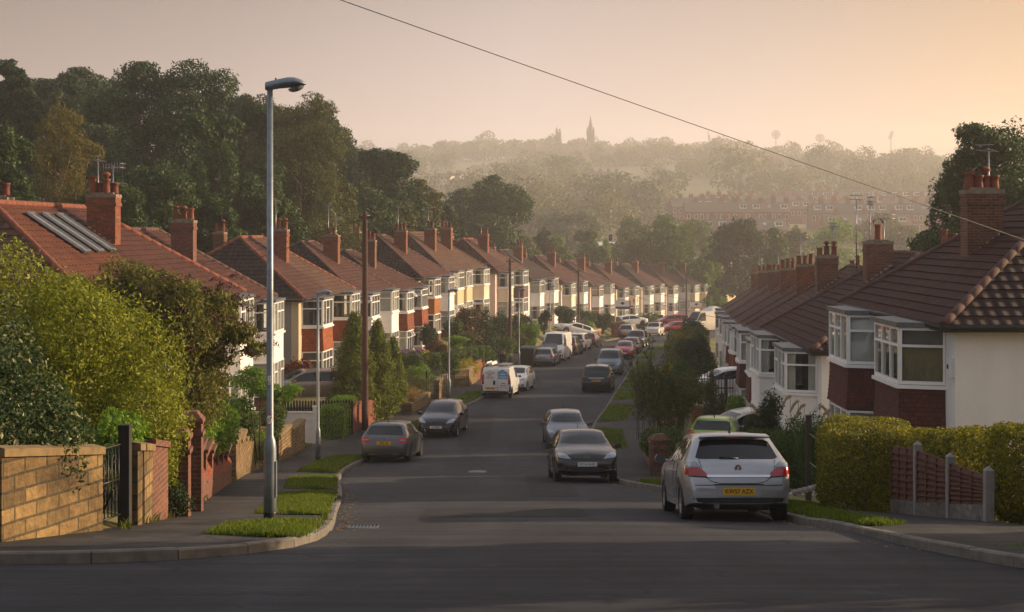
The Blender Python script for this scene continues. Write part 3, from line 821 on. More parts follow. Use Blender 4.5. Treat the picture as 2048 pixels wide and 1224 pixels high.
def house(label, P, theta, side=1, L=11.0, W=8.2, ht=3.0, eave=4.95, wall='cream', sidewall=None, roof=('rt_brown', 'rt_brown'), hip=None, bays=None, chims=((.5, -2.5, 8.5, 3),), rear=True, ov=.4, seed=0, label_bay=None, ridge='ridge', hipl=None, gable=False, pitch=None, quoin=None, aer=0, door=True, alarm=False, fascia='fascia', cat='house', group='semi-detached houses of the street', cowl=False, sky=0):
    """hipped semi-detached pair; x points to the street, y along it"""
    rng = random.Random(seed); mir = side < 0
    root = thing('semi_detached_house' if not gable else 'gabled_house', label, cat, P, theta, group)
    sw = sidewall or wall; rg = eave+ht; hl = W/2*.92 if hipl is None else hipl; xm = -W/2
    b = MB(mir)
    b.poly([(0,0,-2.5),(0,L,-2.5),(0,L,eave),(0,0,eave)], 0); b.poly([(-W,L,-2.5),(-W,0,-2.5),(-W,0,eave),(-W,L,eave)], 1)
    if gable:
        b.poly([(-W,0,-2.5),(0,0,-2.5),(0,0,eave),(xm,0,rg-.05),(-W,0,eave)], 1); b.poly([(0,L,-2.5),(-W,L,-2.5),(-W,L,eave),(xm,L,rg-.05),(0,L,eave)], 1)
    else:
        b.poly([(-W,0,-2.5),(0,0,-2.5),(0,0,eave),(-W,0,eave)], 1); b.poly([(0,L,-2.5),(-W,L,-2.5),(-W,L,eave),(0,L,eave)], 1)
    b.build('wall', [M[wall], M[sw]], root)
    if quoin:
        b = MB(mir); b.box(-.35, .03, -.03, .0, -2.5, eave); b.box(0.0, .03, 0, .5, -2.5, eave); b.build('corner_strip', M[quoin], root)
    e, y0, y1 = ov, -ov, L+ov
    fz = eave+.06
    k = ht/(W/2); ze = fz-.02
    A, B, C, D = (e, y0, ze), (e, y1, ze), (-W-e, y1, ze), (-W-e, y0, ze)
    if gable: R0, R1 = (xm, y0+.1, rg+.12), (xm, y1-.1, rg+.12)
    else: R0, R1 = (xm, hl-ov*.4, rg+.12), (xm, L-hl+ov*.4, rg+.12)
    b = MB(mir); h = 0.5
    Am, Rm = tuple((Vector(A)+Vector(B))/2), tuple((Vector(R0)+Vector(R1))/2)
    hm_ = hip or roof[0]  # darker hip choices put the shade of the roof ends into tile colour
    b.slope(A, Am, Rm, R0, mi=0); b.slope(Am, B, R1, Rm, mi=1); b.slope(C, D, R0, R1, mi=1)
    if not gable: b.slope(D, A, R0, R0, mi=2); b.slope(B, C, R1, R1, mi=2)
    b.build('roof', [M[roof[0]], M[roof[1]], M[hm_]], root)
    b = MB(mir)
    def ridge_line(p, q, r=.105):
        p, q = Vector(p), Vector(q); n = max(2, int((q-p).length/.42)); ps, rs = [], []
        for i in range(n):                   # half-round tiles with mortared joints
            for t, k in ((.0, 1.0), (.93, .985), (.95, .9), (.98, .9)): ps.append(p.lerp(q, (i+t)/n)+Vector((0,0,.01))); rs.append(r*k)
        b.tube(ps, rs, 8)
    ridge_line(R0, R1)
    if not gable:
        for p, q in ((A, R0), (D, R0), (B, R1), (C, R1)): ridge_line(p, q)
    b.build('ridge_tiles', M[ridge], root)
    b = MB(mir)                                # fascia, soffit
    b.box(e-.09, e-.03, y0+.03, y1-.03, eave-.12, eave+.03); b.box(0, e-.09, y0+.03, y1-.03, eave-.10, eave-.06)
    if not gable:
        b.box(-W-e+.03, e-.03, y0+.02, y0+.08, eave-.118, eave+.028); b.box(-W, .0, y0+.08, 0, eave-.098, eave-.058)
    else:
        for s in (y0+.08, y1-.14):
            b.obox((e, s, 0), (-1,0,0), (0,1,0), 0, .01, 0, .06, eave-.1, eave); b.tube([(e, s, ze-.08), (xm, s, rg+.03), (-W-e, s, ze-.08)], .07, 4, smooth=False)
    b.build('fascia', M[fascia if not gable else 'upvc'], root)
    b = MB(mir)
    b.tube([(e+.03, y0, eave), (e+.03, y1, eave)], .06, 8)
    if not gable: b.tube([(e, y0-.03, eave), (-W-e, y0-.03, eave)], .055, 8)
    b.build('gutter', M['fascia'], root)
    b = MB(mir); yd = L/2+rng.choice([-.15, .15]); b.tube([(e, yd, eave-.03), (.1, yd, eave-.4), (.07, yd, -2.4)], .04, 8); b.build('downpipe', M['black'], root)
    for i, bw in enumerate(bays or []):
        bay(root, bw.get('c', 2.2 if i == 0 else L-2.2), side, bw.get('p', 'panelw'), wall, rng, bw.get('cur', ('curtain', 1)), base=bw.get('base'), clad=bw.get('clad', False), pr=bw.get('pr', 1.0), frame=bw.get('fr', 'upvc'), lights=bw.get('lt', (1,3,1)))
    if door:
        for yc in (L/2-.85, L/2+.85):
            b = MB(mir); b.box(.0, .06, yc-.5, yc+.5, 0, 2.15); d = b.build('front_door', M[rng.choice(['white_paint', 'wood_red', 'wood_dark'])], root)
            b = MB(mir); b.box(.06, .075, yc-.3, yc+.3, 1.2, 1.95); b.build('door_pane', M['glass'], d)
            b = MB(mir); b.box(.0, .07, yc-.45, yc+.45, 3.65, 4.7); fr = b.build('window_frame', M['upvc'], root)
            b = MB(mir); b.box(.07, .078, yc-.38, yc+.38, 3.75, 4.62); b.build('window_pane', M['carglass'], fr)
    for (t, cx, ct, n) in chims:
        zb = eave+max(0, (1-abs(cx-xm)/(W/2)))*ht-.7
        c = chimney(root, cx, L*t, zb, ct, pots=n, mir=mir, rng=rng, cowl=cowl, mat='brick_orange' if rng.random() < .7 else 'brick_red')
        if cx > xm:                              # stepped lead flashing on the near flank and the apron in front
            b = MB(mir)
            for i in range(6):
                xx = cx+.475-i*.16; zz = eave+(1-abs(xx-xm)/(W/2))*ht+.08
                b.box(xx-.16, xx, L*t-.335, L*t-.31, zz, zz+.2)
            zz = eave+(1-abs(cx+.5-xm)/(W/2))*ht
            b.slope((cx+.72, L*t-.4, zz-.05), (cx+.72, L*t+.4, zz-.05), (cx+.47, L*t+.4, zz+.17), (cx+.47, L*t-.4, zz+.17), .4, .03)
            b.build('flashing', M['lead_light'], root)
    if rear:
        chimney(root, xm-1.6, L*.5+rng.uniform(-1.5, 1.5), eave+1.2, rg+.35, wx=.6, wy=.6, pots=2, mir=mir, rng=rng, mat='brick_red')
    for i in range(aer):
        aerial(root, chims[0][1]-.3+i*.5, L*chims[0][0]+.36, chims[0][2]-1.0, chims[0][2]+rng.uniform(.9, 2.0), mir, rng.randrange(3), rng.uniform(0, 3))
    if alarm:
        b = MB(mir); b.box(.0, .09, .12, .36, 4.1, 4.5); b.build('alarm_box', M['yellow_paint'], root)
    if rng.random() < .4:
        b = MB(mir); b.lathe([(.02, 0), (.2, .03), (.32, .1), (.31, .11), (.19, .045), (.02, .02)], (.25, L/2+.5, 4.35), 14, axis='x'); b.tube([(0, L/2+.5, 4.2), (.25, L/2+.5, 4.35), (.6, L/2+.45, 4.3)], .02, 5); b.build('satellite_dish', M['metal'], root)
    if sky:
        for i in range(sky):
            yy = (5.0+i*1.3 if sky == 3 else hl+.75+i*1.25); b = MB(mir); t0, t1 = .52, .88
            n = Vector((ht, 0, W/2+e)).normalized()
            def pt(t, y): return Vector((e+(xm-e)*t, y, ze+(rg+.12-ze)*t))+n*.09
            q = [pt(t0, yy), pt(t0, yy+.62), pt(t1, yy+.62), pt(t1, yy)]
            b.poly(q, 1); 
            for s, t in ((0,1),(1,2),(2,3),(3,0)): b.tube([q[s], q[t]], .06, 4, smooth=False)
            b.build('skylight', [M['lead'], M['skyglass']], root)
    return root
M['skyglass'] = plain('skylight_glass', '#b9bdc0', .15, .05, 3, 0, .6)

def place_left(px, d, ytop, theta, label, **k):
    """near front corner of the first bay seen at px, depth d; upper window head at ytop"""
    X, z = at(px, d), up(ytop, d)-4.85
    u = Vector((math.sin(theta), math.cos(theta), 0)); n = Vector((u.y, -u.x, 0))
    o = Vector((X, d, z)) - u*1.08 - n*1.0
    return house(label, tuple(o), -theta, 1, **k)

B2 = lambda p, **k: dict(p=p, **k)
# left row, walking away from the camera
house('white rendered house with three skylights in its terracotta roof behind the golden bush', (-10.9, 37.4, -7.25), -.02, 1, L=16.4, W=8.6, ht=3.05, wall='white', roof=('rt_red', 'rt_rust'), hip='rt_grey', ridge='ridge_red', bays=[B2('panelw', clad=True), B2('panelw', clad=True)], chims=((.585, -2.8, 8.46, 4),), sky=3, seed=2, aer=2)
house('white house with plain rust red roof whose lower half is screened by the buddleia', (-11.75, 54.9, -7.95), -.03, 1, L=11.2, wall='white', roof=('rt_rust', 'rt_rust'), hip='rt_rust', bays=[B2('panelw', clad=True, base='brick_red'), B2('panelw', clad=True, base='brick_red')], chims=((.5, -2.4, 8.42, 3),), seed=5, aer=0)
place_left(645, 73, 600.5, .10, 'grey pebbledash house with orange hung tiles on both bays', wall='cream', sidewall='grey_dash', quoin='buff', roof=('rt_brown', 'rt_grey'), hip='rt_dark', ridge='ridge_red', bays=[B2('th_orange', cur=('curtain_grey', 1), base='buff'), B2('th_red', cur=('curtain', 1), base='buff')], chims=((.5, -2.5, 8.45, 3),), seed=11, aer=1, L=11.4)
place_left(743, 86, 591, .12, 'white house with white clad bays behind the timber pole and the tall conifers', wall='white', roof=('rt_brown', 'rt_brown'), hip='rt_dark', bays=[B2('panelw', clad=True, cur=('curtain_grey', 3)), B2('panelw', clad=True)], chims=((.5, -2.5, 8.45, 2),), seed=14, aer=2, L=10.4, alarm=True)
place_left(814, 97, 585, .13, 'house with brown hung tiles on its first bay and red hung tiles on its second', wall='buff', roof=('rt_redbrown', 'rt_brown'), hip='rt_redbrown', bays=[B2('th_brown'), B2('th_red')], chims=((.45, -2.4, 8.35, 3),), seed=17, aer=1, L=9.6, alarm=True, ht=2.6)
place_left(869, 107, 559, .15, 'white house with varnished timber boards below its upper bay window', wall='white', roof=('rt_brown', 'rt_brown'), hip='rt_dark', bays=[B2('timber', clad=True, cur=('curtain_beige', 3), base='brick_red'), B2('panelw', clad=True, base='brick_red')], chims=((.5, -2.5, 8.47, 3),), seed=21, aer=1, L=10, ht=3.1)
place_left(915, 118, 545.5, .2, 'long cream house with three bays and two tall chimneys on its front slope', wall='cream', sidewall='buff', roof=('rt_grey', 'rt_grey'), hip='rt_brown', bays=[B2('buff', clad=True, cur=('curtain', 3), base='brick_red'), dict(c=7.2, p='buff', clad=True, pr=.6), dict(c=12.3, p='cream', clad=True)], chims=((.33, -2.3, 8.47, 2), (.72, -2.3, 8.50, 3)), seed=25, L=14.6, ht=3.1, aer=1)
place_left(1016.5, 134, 546.5, .22, 'pale pink house with a dark brown panel on its second bay', wall='pink', roof=('rt_brown', 'rt_grey'), hip='rt_brown', ridge='ridge_red', bays=[B2('cream', clad=True), B2('darkpanel', clad=True)], chims=((.5, -2.5, 8.47, 3),), seed=28, L=11.2, aer=1)
place_left(1080, 150, 562, .24, 'white clad house with a skylight in its dark roof', wall='white', roof=('rt_dark', 'rt_dark'), hip='rt_dark', bays=[B2('panelw', clad=True), B2('panelw', clad=True)], chims=((.5, -2.5, 8.40, 3),), seed=31, L=11.6, sky=1)
place_left(1143, 167, 568, .26, 'cream house behind the third timber pole of the left pavement', wall='cream', roof=('rt_brown', 'rt_brown'), hip='rt_redbrown', bays=[B2('cream', clad=True), B2('panelw', clad=True)], chims=((.5, -2.5, 8.45, 3),), seed=34, L=11.4, alarm=True)
place_left(1199, 184, 573, .28, 'pink house with grey lower panel and beige blinds in the upper bay', wall='pink', roof=('rt_brown', 'rt_brown'), hip='rt_brown', bays=[B2('panelw', clad=True, cur=('curtain_beige', 2)), B2('panelw', clad=True)], chims=((.5, -2.5, 8.45, 3),), seed=37, L=11.4)
h11 = place_left(1250, 199, 577, .3, 'cream house with painted teal and plum diamonds between its bay windows', wall='cream', roof=('rt_brown', 'rt_redbrown'), hip='rt_brown', bays=[B2('cream', clad=True), B2('cream', clad=True)], chims=((.5, -2.5, 8.45, 3),), seed=40, L=11.4)
for yc, mm in ((2.2, 'teal_paint'), (9.2, 'plum_paint')):
    b = MB(); b.poly([(1.02, yc-.4, 2.85), (1.02, yc, 2.35), (1.02, yc+.4, 2.85), (1.02, yc, 3.35)]); b.poly([(.6, yc-1.27, 2.85), (.75, yc-1.21, 2.4), (.9, yc-1.16, 2.85), (.75, yc-1.21, 3.3)]); b.build('painted_diamond', M[mm], h11)
place_left(1300, 212, 573, .34, 'cream house behind the round clipped bush past the parked silver cars', wall='cream', roof=('rt_dark', 'rt_brown'), hip='rt_dark', bays=[B2('panelw', clad=True), B2('panelw', clad=True)], chims=((.5, -2.5, 8.45, 2),), seed=43, L=11.4)
place_left(1348, 226, 572.5, .4, 'pale house above the red estate car with pink curtains upstairs', wall='pink', roof=('rt_redbrown', 'rt_brown'), hip='rt_brown', bays=[B2('panelw', clad=True), B2('panelw', clad=True)], chims=((.5, -2.5, 8.45, 3),), seed=46, L=11.4)
place_left(1390, 242, 571, .46, 'cream house beyond the bend, partly behind a leafy tree and a pole', wall='cream', roof=('rt_dark', 'rt_dark'), hip='rt_dark', bays=[B2('cream', clad=True), B2('cream', clad=True)], chims=((.5, -2.5, 8.45, 2),), seed=49, L=10)
X = at(1432, 255); house('cream gabled house with white bargeboards facing up the street', (X, 255, up(628, 255)), -.55, 1, L=9, W=7.6, ht=3.3, eave=4.9, wall='buff', gable=True, roof=('rt_brown', 'rt_grey'), bays=[B2('buff', clad=True)], chims=((.6, -2.2, 8.45, 2),), seed=52, sky=2, hipl=0)
X = at(1474, 285); house('yellow brick house with hipped roof and paired chimneys at the far end of the street', (X, 285, up(618, 285)), -.6, 1, L=12, W=8, wall='buff', roof=('rt_brown', 'rt_grey'), hip='rt_brown', chims=((.35, -3.2, 8.50, 2), (.6, -3.2, 8.45, 3)), seed=55, rear=False)

# right row: fronts face left
def place_right(px, d, ytop, theta, label, **k):
    X, z = at(px, d), up(ytop, d)-4.85
    u = Vector((math.sin(theta), math.cos(theta), 0)); n = Vector((-u.y, u.x, 0))
    o = Vector((X, d, z)) - u*1.08 - n*1.0
    return house(label, tuple(o), -theta, -1, group='semi-detached houses facing them on the right', **k)
r0 = place_right(1799, 34.0, 655, 0.0, 'nearest white roughcast house with dark red hung tiles on two bays', wall='roughcast', roof=('rt_maroon', 'rt_maroon'), hip='rt_dark', ridge='ridge', bays=[B2('th_dark', cur=('curtain_grey', 1)), B2('th_dark', cur=('curtain', 2))], chims=((.5, -2.2, 8.2, 4),), seed=61, L=9.6, W=8.6, ht=3.2, cowl=True, aer=1)
b = MB(True); b.box(.0, .12, .08, .3, 3.75, 4.2); b.box(.12, .13, .14, .24, 3.95, 4.05, 1); b.build('alarm_box', [M['plate_w'], M['black']], r0)
place_right(1571, 47.6, 703, .03, 'white roughcast house with dark red roof in front of the pampas grass', wall='roughcast', roof=('rt_maroon', 'rt_maroon'), hip='rt_dark', bays=[B2('roughcast', clad=True, cur=('curtain', 1)), B2('roughcast', clad=True)], chims=((.5, -3.0, 8.47, 1),), seed=64, L=10.4, aer=3, cowl=True)
for px, d, yt, th, lb, wl, rf, pn, sd, na in [
    (1501, 61.5, 687, .09, 'white painted house with maroon hung tiles on its bay, third house on the right', 'white', ('rt_brown', 'rt_redbrown'), 'th_dark', 67, 1),
    (1478, 74.5, 675, .11, 'white house with red roof patches, fourth from the junction on the right', 'white', ('rt_grey', 'rt_redbrown'), 'th_brown', 70, 2),
    (1461, 88, 661, .12, 'white house with red panel below its bay, fifth from the junction on the right', 'white', ('rt_redbrown', 'rt_rust'), 'th_red', 73, 0),
    (1448, 102, 648, .13, 'white house with brown roof, sixth from the junction on the right', 'white', ('rt_brown', 'rt_brown'), 'panelw', 76, 1),
    (1438, 117, 636, .14, 'white house with brown roof, seventh from the junction on the right', 'cream', ('rt_brown', 'rt_grey'), 'panelw', 79, 0),
    (1431, 132, 628, .15, 'cream house at the far end of the right row with a pale roof edge', 'buff', ('rt_grey', 'rt_grey'), 'panelw', 82, 1)]:
    place_right(px, d, yt, th, lb, wall=wl, roof=rf, hip='rt_dark', bays=[B2(pn, clad=pn == 'panelw'), B2(pn, clad=pn == 'panelw')], chims=((.5, -2.8, 8.42+.1*(sd % 3), 3),), seed=sd, L=10.8, aer=na)
# ------------------------------------------------------------------ vehicles
def text_mesh(s, size, mat, parent, Mx, name='lettering', font_w=1.0, ext=.002):
    cu = bpy.data.curves.new('lettering_curve', 'FONT'); cu.body = s; cu.size = size; cu.align_x = 'CENTER'; cu.align_y = 'CENTER'; cu.extrude = ext; cu.offset = size*.012
    to = bpy.data.objects.new('lettering_curve', cu); COL.objects.link(to)
    dg = bpy.context.evaluated_depsgraph_get()
    me = bpy.data.meshes.new_from_object(to.evaluated_get(dg)); me.name = name
    bpy.data.objects.remove(to); bpy.data.curves.remove(cu)
    me.transform(Mx @ Matrix.Diagonal((font_w, 1, 1, 1))); me.materials.clear(); me.materials.append(mat)
    return link(name, me, parent)
def face_M(c, direction):
    """matrix that stands lettering up facing -x ('rear'), +x ('front') or a given unit normal in the car's frame"""
    n = Vector({'rear': (-1,0,0), 'front': (1,0,0), 'left': (0,1,0), 'right': (0,-1,0)}.get(direction) if isinstance(direction, str) else direction).normalized()
    z = Vector((0,0,1)); x = z.cross(n).normalized(); y = n.cross(x)
    m = Matrix((x, y, n)).transposed().to_4x4(); m.translation = Vector(c); return m

WHEELS = {}
def wheel_meshes(r, w, style):
    key = (r, w, style)
    if key in WHEELS: return WHEELS[key]
    b = MB(); b.lathe([(r*.66, -w/2), (r*.93, -w/2), (r, -w*.36), (r, w*.36), (r*.93, w/2), (r*.66, w/2), (r*.62, w*.3), (r*.62, -w*.3)], n=28, axis='y')
    t = b.build('tyre', M['tyre']); tm = t.data; bpy.data.objects.remove(t)
    b = MB(); rr = r*.67
    b.lathe([(rr*.6, -w*.1), (rr*.88, -w*.1), (rr, -w*.3), (rr, w*.44), (rr*.93, w*.46), (rr*.9, w*.2), (rr*.4, w*.05)], n=28, axis='y')
    ns = 5 if style == 'five' else (7 if style == 'seven' else 10)
    for i in range(ns):
        a = 2*math.pi*i/ns; u = Vector((math.cos(a), 0, math.sin(a))); v = Vector((-u.z, 0, u.x)); ww = rr*(.17 if ns == 5 else .1)
        p = [u*rr*.1-v*ww*.8, u*rr*.95-v*ww*1.2, u*rr*.95+v*ww*1.2, u*rr*.1+v*ww*.8]
        q = [x+Vector((0, w*(.34 if k in (0,3) else .42), 0)) for k, x in enumerate(p)]; s = [x+Vector((0, w*.1, 0)) for x in p]
        b.poly(q[::-1])
        for k in range(4): b.poly([q[k], q[(k+1) % 4], s[(k+1) % 4], s[k]])
    b.lathe([(rr*.2, w*.2), (rr*.2, w*.37), (rr*.14, w*.4)], n=12, axis='y')
    k_ = len(b.f)
    b.lathe([(rr*.88, w*.02), (rr*.2, w*.02)], n=16, axis='y')
    m = b.build('rim', [M['rim'], M['trim']]); 
    idx = np.zeros(len(m.data.polygons), np.int32); idx[k_:] = 1; m.data.polygons.foreach_set('material_index', idx)
    rm = m.data; bpy.data.objects.remove(m)
    WHEELS[key] = (tm, rm); return tm, rm

class Car:
    """body lofted from cross sections along its length; x forward, origin on the road under the middle"""
    def __init__(s, name, label, cat, top, L, Wd, belt, roofw, wheel=(.31, .2), axles=(.78, 3.38), ws=None, paint=None, low=.2, group=None, rim='five', crown=.05, nose=(.72, .82), hoodw=.78, label_only=False, shoulder=.985, cl=.0):
        s.L, s.W, s.beltf, s.top = L, Wd/2, belt, pchip(*zip(*top)); s.paint = paint
        s.root = thing(name, label, cat, group=group)
        wr, ww = wheel; ra = wr+.055
        xs = set(np.linspace(0, L, 64)) | set(np.linspace(0, .25, 8)) | set(np.linspace(L-.3, L, 9))
        for ax in axles: xs |= set(ax+ra*np.cos(np.linspace(0, math.pi, 17)))
        xs = sorted(x for x in xs if 0 <= x <= L)
        s.ww_f = pchip([0, .04, .12, .3, .8, L-.9, L-.4, L-.16, L-.05, L], [nose[1], nose[1]+.07, .955, .985, 1, 1, .975, .925, nose[0]+.1, nose[0]])
        beltt = pchip(*zip(*belt)); s.roofw = pchip(*zip(*roofw)); s.beltt = beltt
        P = []
        for x in xs:
            w = s.W*s.ww_f(x); zt = float(s.top(x))
            e = min(x, L-x); zl = low+(.10*(1-min(1, e/.5)) if e < .5 else 0)
            arch = 0
            for ax in axles:
                if abs(x-ax) < ra: arch = max(arch, wr+math.sqrt(max(0, ra*ra-(x-ax)**2)))
            zs = max(zl+.02, arch)
            zb = min(beltt(x), zt-.03); wb = w*.955
            wrf = s.W*s.roofw(x)*min(1, s.ww_f(x)+.06); ze = max(zb+.01, zt-crown)
            zm = max(zs+.04, min(.62, zb-.2)); zm = min(zm, zb-.02); zsh = max(zm+.01, zm+(zb-zm)*.72)
            wa = w*(1.012 if arch else 1)
            row = [(x, 0, zl), (x, w*.6, zl), (x, wa*.955, zs), (x, wa, zm), (x, w*shoulder, zsh), (x, wb, zb), (x, wb+(wrf-wb)*.5+.03*(ze-zb), zb+(ze-zb)*.5), (x, wrf, ze), (x, wrf*.62, zt-crown*.32), (x, 0, zt)]
            P.append(row + [(p[0], -p[1], p[2]) for p in row[-2:0:-1]])
        b = MB(); b.grid(P, closed=True)
        nj = len(P[0])
        for r in (P[0], P[-1]):
            for k in range(9): b.poly([r[k], r[k+1], r[(nj-k-1) % nj], r[(nj-k) % nj]])
        s.mb = b
        s.body = b.build('body', paint, s.root, sharp=55)
        bm = bmesh.new(); bm.from_mesh(s.body.data); bmesh.ops.remove_doubles(bm, verts=bm.verts, dist=.0005); bmesh.ops.recalc_face_normals(bm, faces=bm.faces); bm.to_mesh(s.body.data)
        s.bvh = BVHTree.FromBMesh(bm); bm.free()
        s.body.data.set_sharp_from_angle(angle=rad(50))
        tm, rm = wheel_meshes(wr, ww, rim)
        for ax in axles:
            for sd in (1, -1):
                t = link('wheel', tm, s.root, (ax, sd*(s.W-ww/2-.015), wr)); r = link('rim', rm, t)
                if sd < 0: r.rotation_euler = (0, 0, math.pi)
        s.wr, s.axles = wr, axles
        b = MB(); b.box(.45, L-.45, -s.W*.62, s.W*.62, low-.02, low+.35)
        for ax in axles: b.box(ax-ra, ax+ra, -s.W*.72, s.W*.72, low+.02, wr*2)
        b.build('underbody', M['trim'], s.root)
    def hit(s, a, b, d):
        o = {'rear': Vector((-2, a, b)), 'front': Vector((s.L+2, a, b)), 'left': Vector((a, 3, b)), 'right': Vector((a, -3, b)), 'top': Vector((a, b, 4))}[d]
        v = {'rear': Vector((1,0,0)), 'front': Vector((-1,0,0)), 'left': Vector((0,-1,0)), 'right': Vector((0,1,0)), 'top': Vector((0,0,-1))}[d]
        h = s.bvh.ray_cast(o, v)
        if h[0] is None: return None
        n = h[1] if h[1].dot(v) < 0 else -h[1]
        return h[0], n, v
    def patch(s, name, polys, d, mat, off=.007, res=.07, parent=None):
        """a panel that follows the bodywork: polygons in the plane seen from side d"""
        b = MB()
        if not isinstance(polys[0][0], (list, tuple)): polys = [polys]
        for poly in polys:
            pts = []
            for (x0, y0), (x1, y1) in zip(poly, poly[1:]+poly[:1]):
                n = max(1, int(math.hypot(x1-x0, y1-y0)/res))
                pts += [Vector((x0+(x1-x0)*i/n, y0+(y1-y0)*i/n)) for i in range(n)]
            nb = len(pts); arr = np.array([tuple(p) for p in pts]); lo, hi = arr.min(0), arr.max(0)
            inner = []
            for gx in np.arange(lo[0]+res*.5, hi[0], res):
                for gy in np.arange(lo[1]+res*.5, hi[1], res):
                    c = False; j = nb-1
                    for i in range(nb):
                        a, e = pts[i], pts[j]
                        if (a.y > gy) != (e.y > gy) and gx < (e.x-a.x)*(gy-a.y)/(e.y-a.y)+a.x: c = not c
                        j = i
                    if c and min((p-Vector((gx, gy))).length for p in pts) > res*.35: inner.append(Vector((gx, gy)))
            vs, es, fs, *_ = delaunay_2d_cdt(pts+inner, [(i, (i+1) % nb) for i in range(nb)], [], 1, 1e-5)
            H = [s.hit(p.x, p.y, d) for p in vs]
            for f in fs:
                if all(H[i] is not None for i in f):
                    q = [H[i][0]+H[i][1]*off*.4-H[i][2]*off for i in f]
                    b.poly(q, smooth=True)
        if not b.f: return None
        o = b.build(name, mat, parent or s.root)
        bm = bmesh.new(); bm.from_mesh(o.data); bmesh.ops.remove_doubles(bm, verts=bm.verts, dist=.0008); bm.to_mesh(o.data); bm.free()
        return o
    def line(s, pts, d, w=.009, mat='trim', off=.003, name='door_seam'):
        b = MB()
        P = []
        for (x0, y0), (x1, y1) in zip(pts, pts[1:]):
            n = max(1, int(math.hypot(x1-x0, y1-y0)/.05))
            P += [(x0+(x1-x0)*i/n, y0+(y1-y0)*i/n) for i in range(n)]
        P.append(pts[-1]); H = [s.hit(p[0], p[1], d) for p in P]
        H = [h for h in H if h]
        if len(H) < 2: return
        b.tube([h[0]+h[1]*off for h in H], w*.5, 4)
        return b.build(name, M[mat], s.root)
    def side_windows(s, segs, top=.07, bot=.025, mat='carglass'):
        for d in ('left', 'right'):
            for x0, x1 in segs:
                xs = np.linspace(x0, x1, 12); lo = [(x, s.beltt(x)+bot) for x in xs]
                hi = [(x, s.top(x)-.05-top) for x in xs]
                q = [(a, c) for a, c in zip(lo, hi) if c[1]-a[1] > .02]
                if len(q) < 2: continue
                s.patch('side_window', [p[0] for p in q]+[p[1] for p in q][::-1], d, M[mat])
    def mirrors(s, x, z, col=None, size=1.0):
        for sd in (1, -1):
            b = MB(); y = s.W*.93
            b.grid([[(x+dx, sd*(y+dy), z+dz) for dy, dz in ((.05,.0),(.06,.1),(.2,.12),(.24,.06),(.22,.0),(.12,-.02))] for dx in (-.05*size, .02, .08*size)], closed=True)
            b.poly([(x-.051*size, sd*(y+dy), z+dz) for dy, dz in ((.05,.0),(.06,.1),(.2,.12),(.24,.06),(.22,.0),(.12,-.02))], 1)
            b.poly([(x+.081*size, sd*(y+dy), z+dz) for dy, dz in ((.05,.0),(.06,.1),(.2,.12),(.24,.06),(.22,.0),(.12,-.02))], 0)
            b.tube([(x+.02, sd*(y-.06), z+.0), (x+.02, sd*(y+.08), z+.03)], .025, 6)
            b.build('wing_mirror', [col or s.paint, M['lamp_dark']], s.root)
    def plate(s, txt, d, z, y=0, w=.52, h=.111, kind=None):
        h_ = s.hit(y, z, d)
        if not h_: return
        x = h_[0].x; sg = -1 if d == 'rear' else 1
        e = []
        for yy in (y-w/2, y+w/2):
            for zz in (z-h/2, z+h/2):
                k = s.hit(yy, zz, d)
                if k: e.append(k[0].x)
        x = (min(e) if sg < 0 else max(e)) + sg*.006
        b = MB(); b.box(x-.004, x+.004, y-w/2, y+w/2, z-h/2, z+h/2)
        p = b.build('number_plate', M[kind or ('plate_y' if d == 'rear' else 'plate_w')], s.root)
        if txt: text_mesh(txt, .098, M['ink'], p, face_M((x+sg*.0055, y, z-.002), d), font_w=.93)
        return p
    def put(s, x, y, yaw, face=1, z=None, pitch=None, roll=0):
        """yaw 0 points along +Y (away); face -1 turns it round; tilted to the slope of the road"""
        zc = roadz(x, y)-.004 if z is None else z
        hd = Vector((math.sin(yaw), math.cos(yaw), 0))*face
        sl = (zr(y+1.5*hd.y)-zr(y-1.5*hd.y))/3 if pitch is None else pitch
        X = Vector((hd.x, hd.y, sl)).normalized(); Y = Vector((-X.y, X.x, roll)).normalized(); Y = (Y-X*Y.dot(X)).normalized(); Z = X.cross(Y)
        m = Matrix((X, Y, Z)).transposed().to_4x4(); m.translation = Vector((x, y, zc)) - X*(s.L/2)
        # origin under the rear bumper: move it to the middle
        s.root.matrix_world = m
        return s

P_ = lambda pts, k=1: pts
def mir(poly): return [(-a, b) for a, b in poly][::-1]
def sym(c, name, poly, d, mat, **k):
    c.patch(name, poly, d, mat, **k); c.patch(name, mir(poly), d, mat, **k)

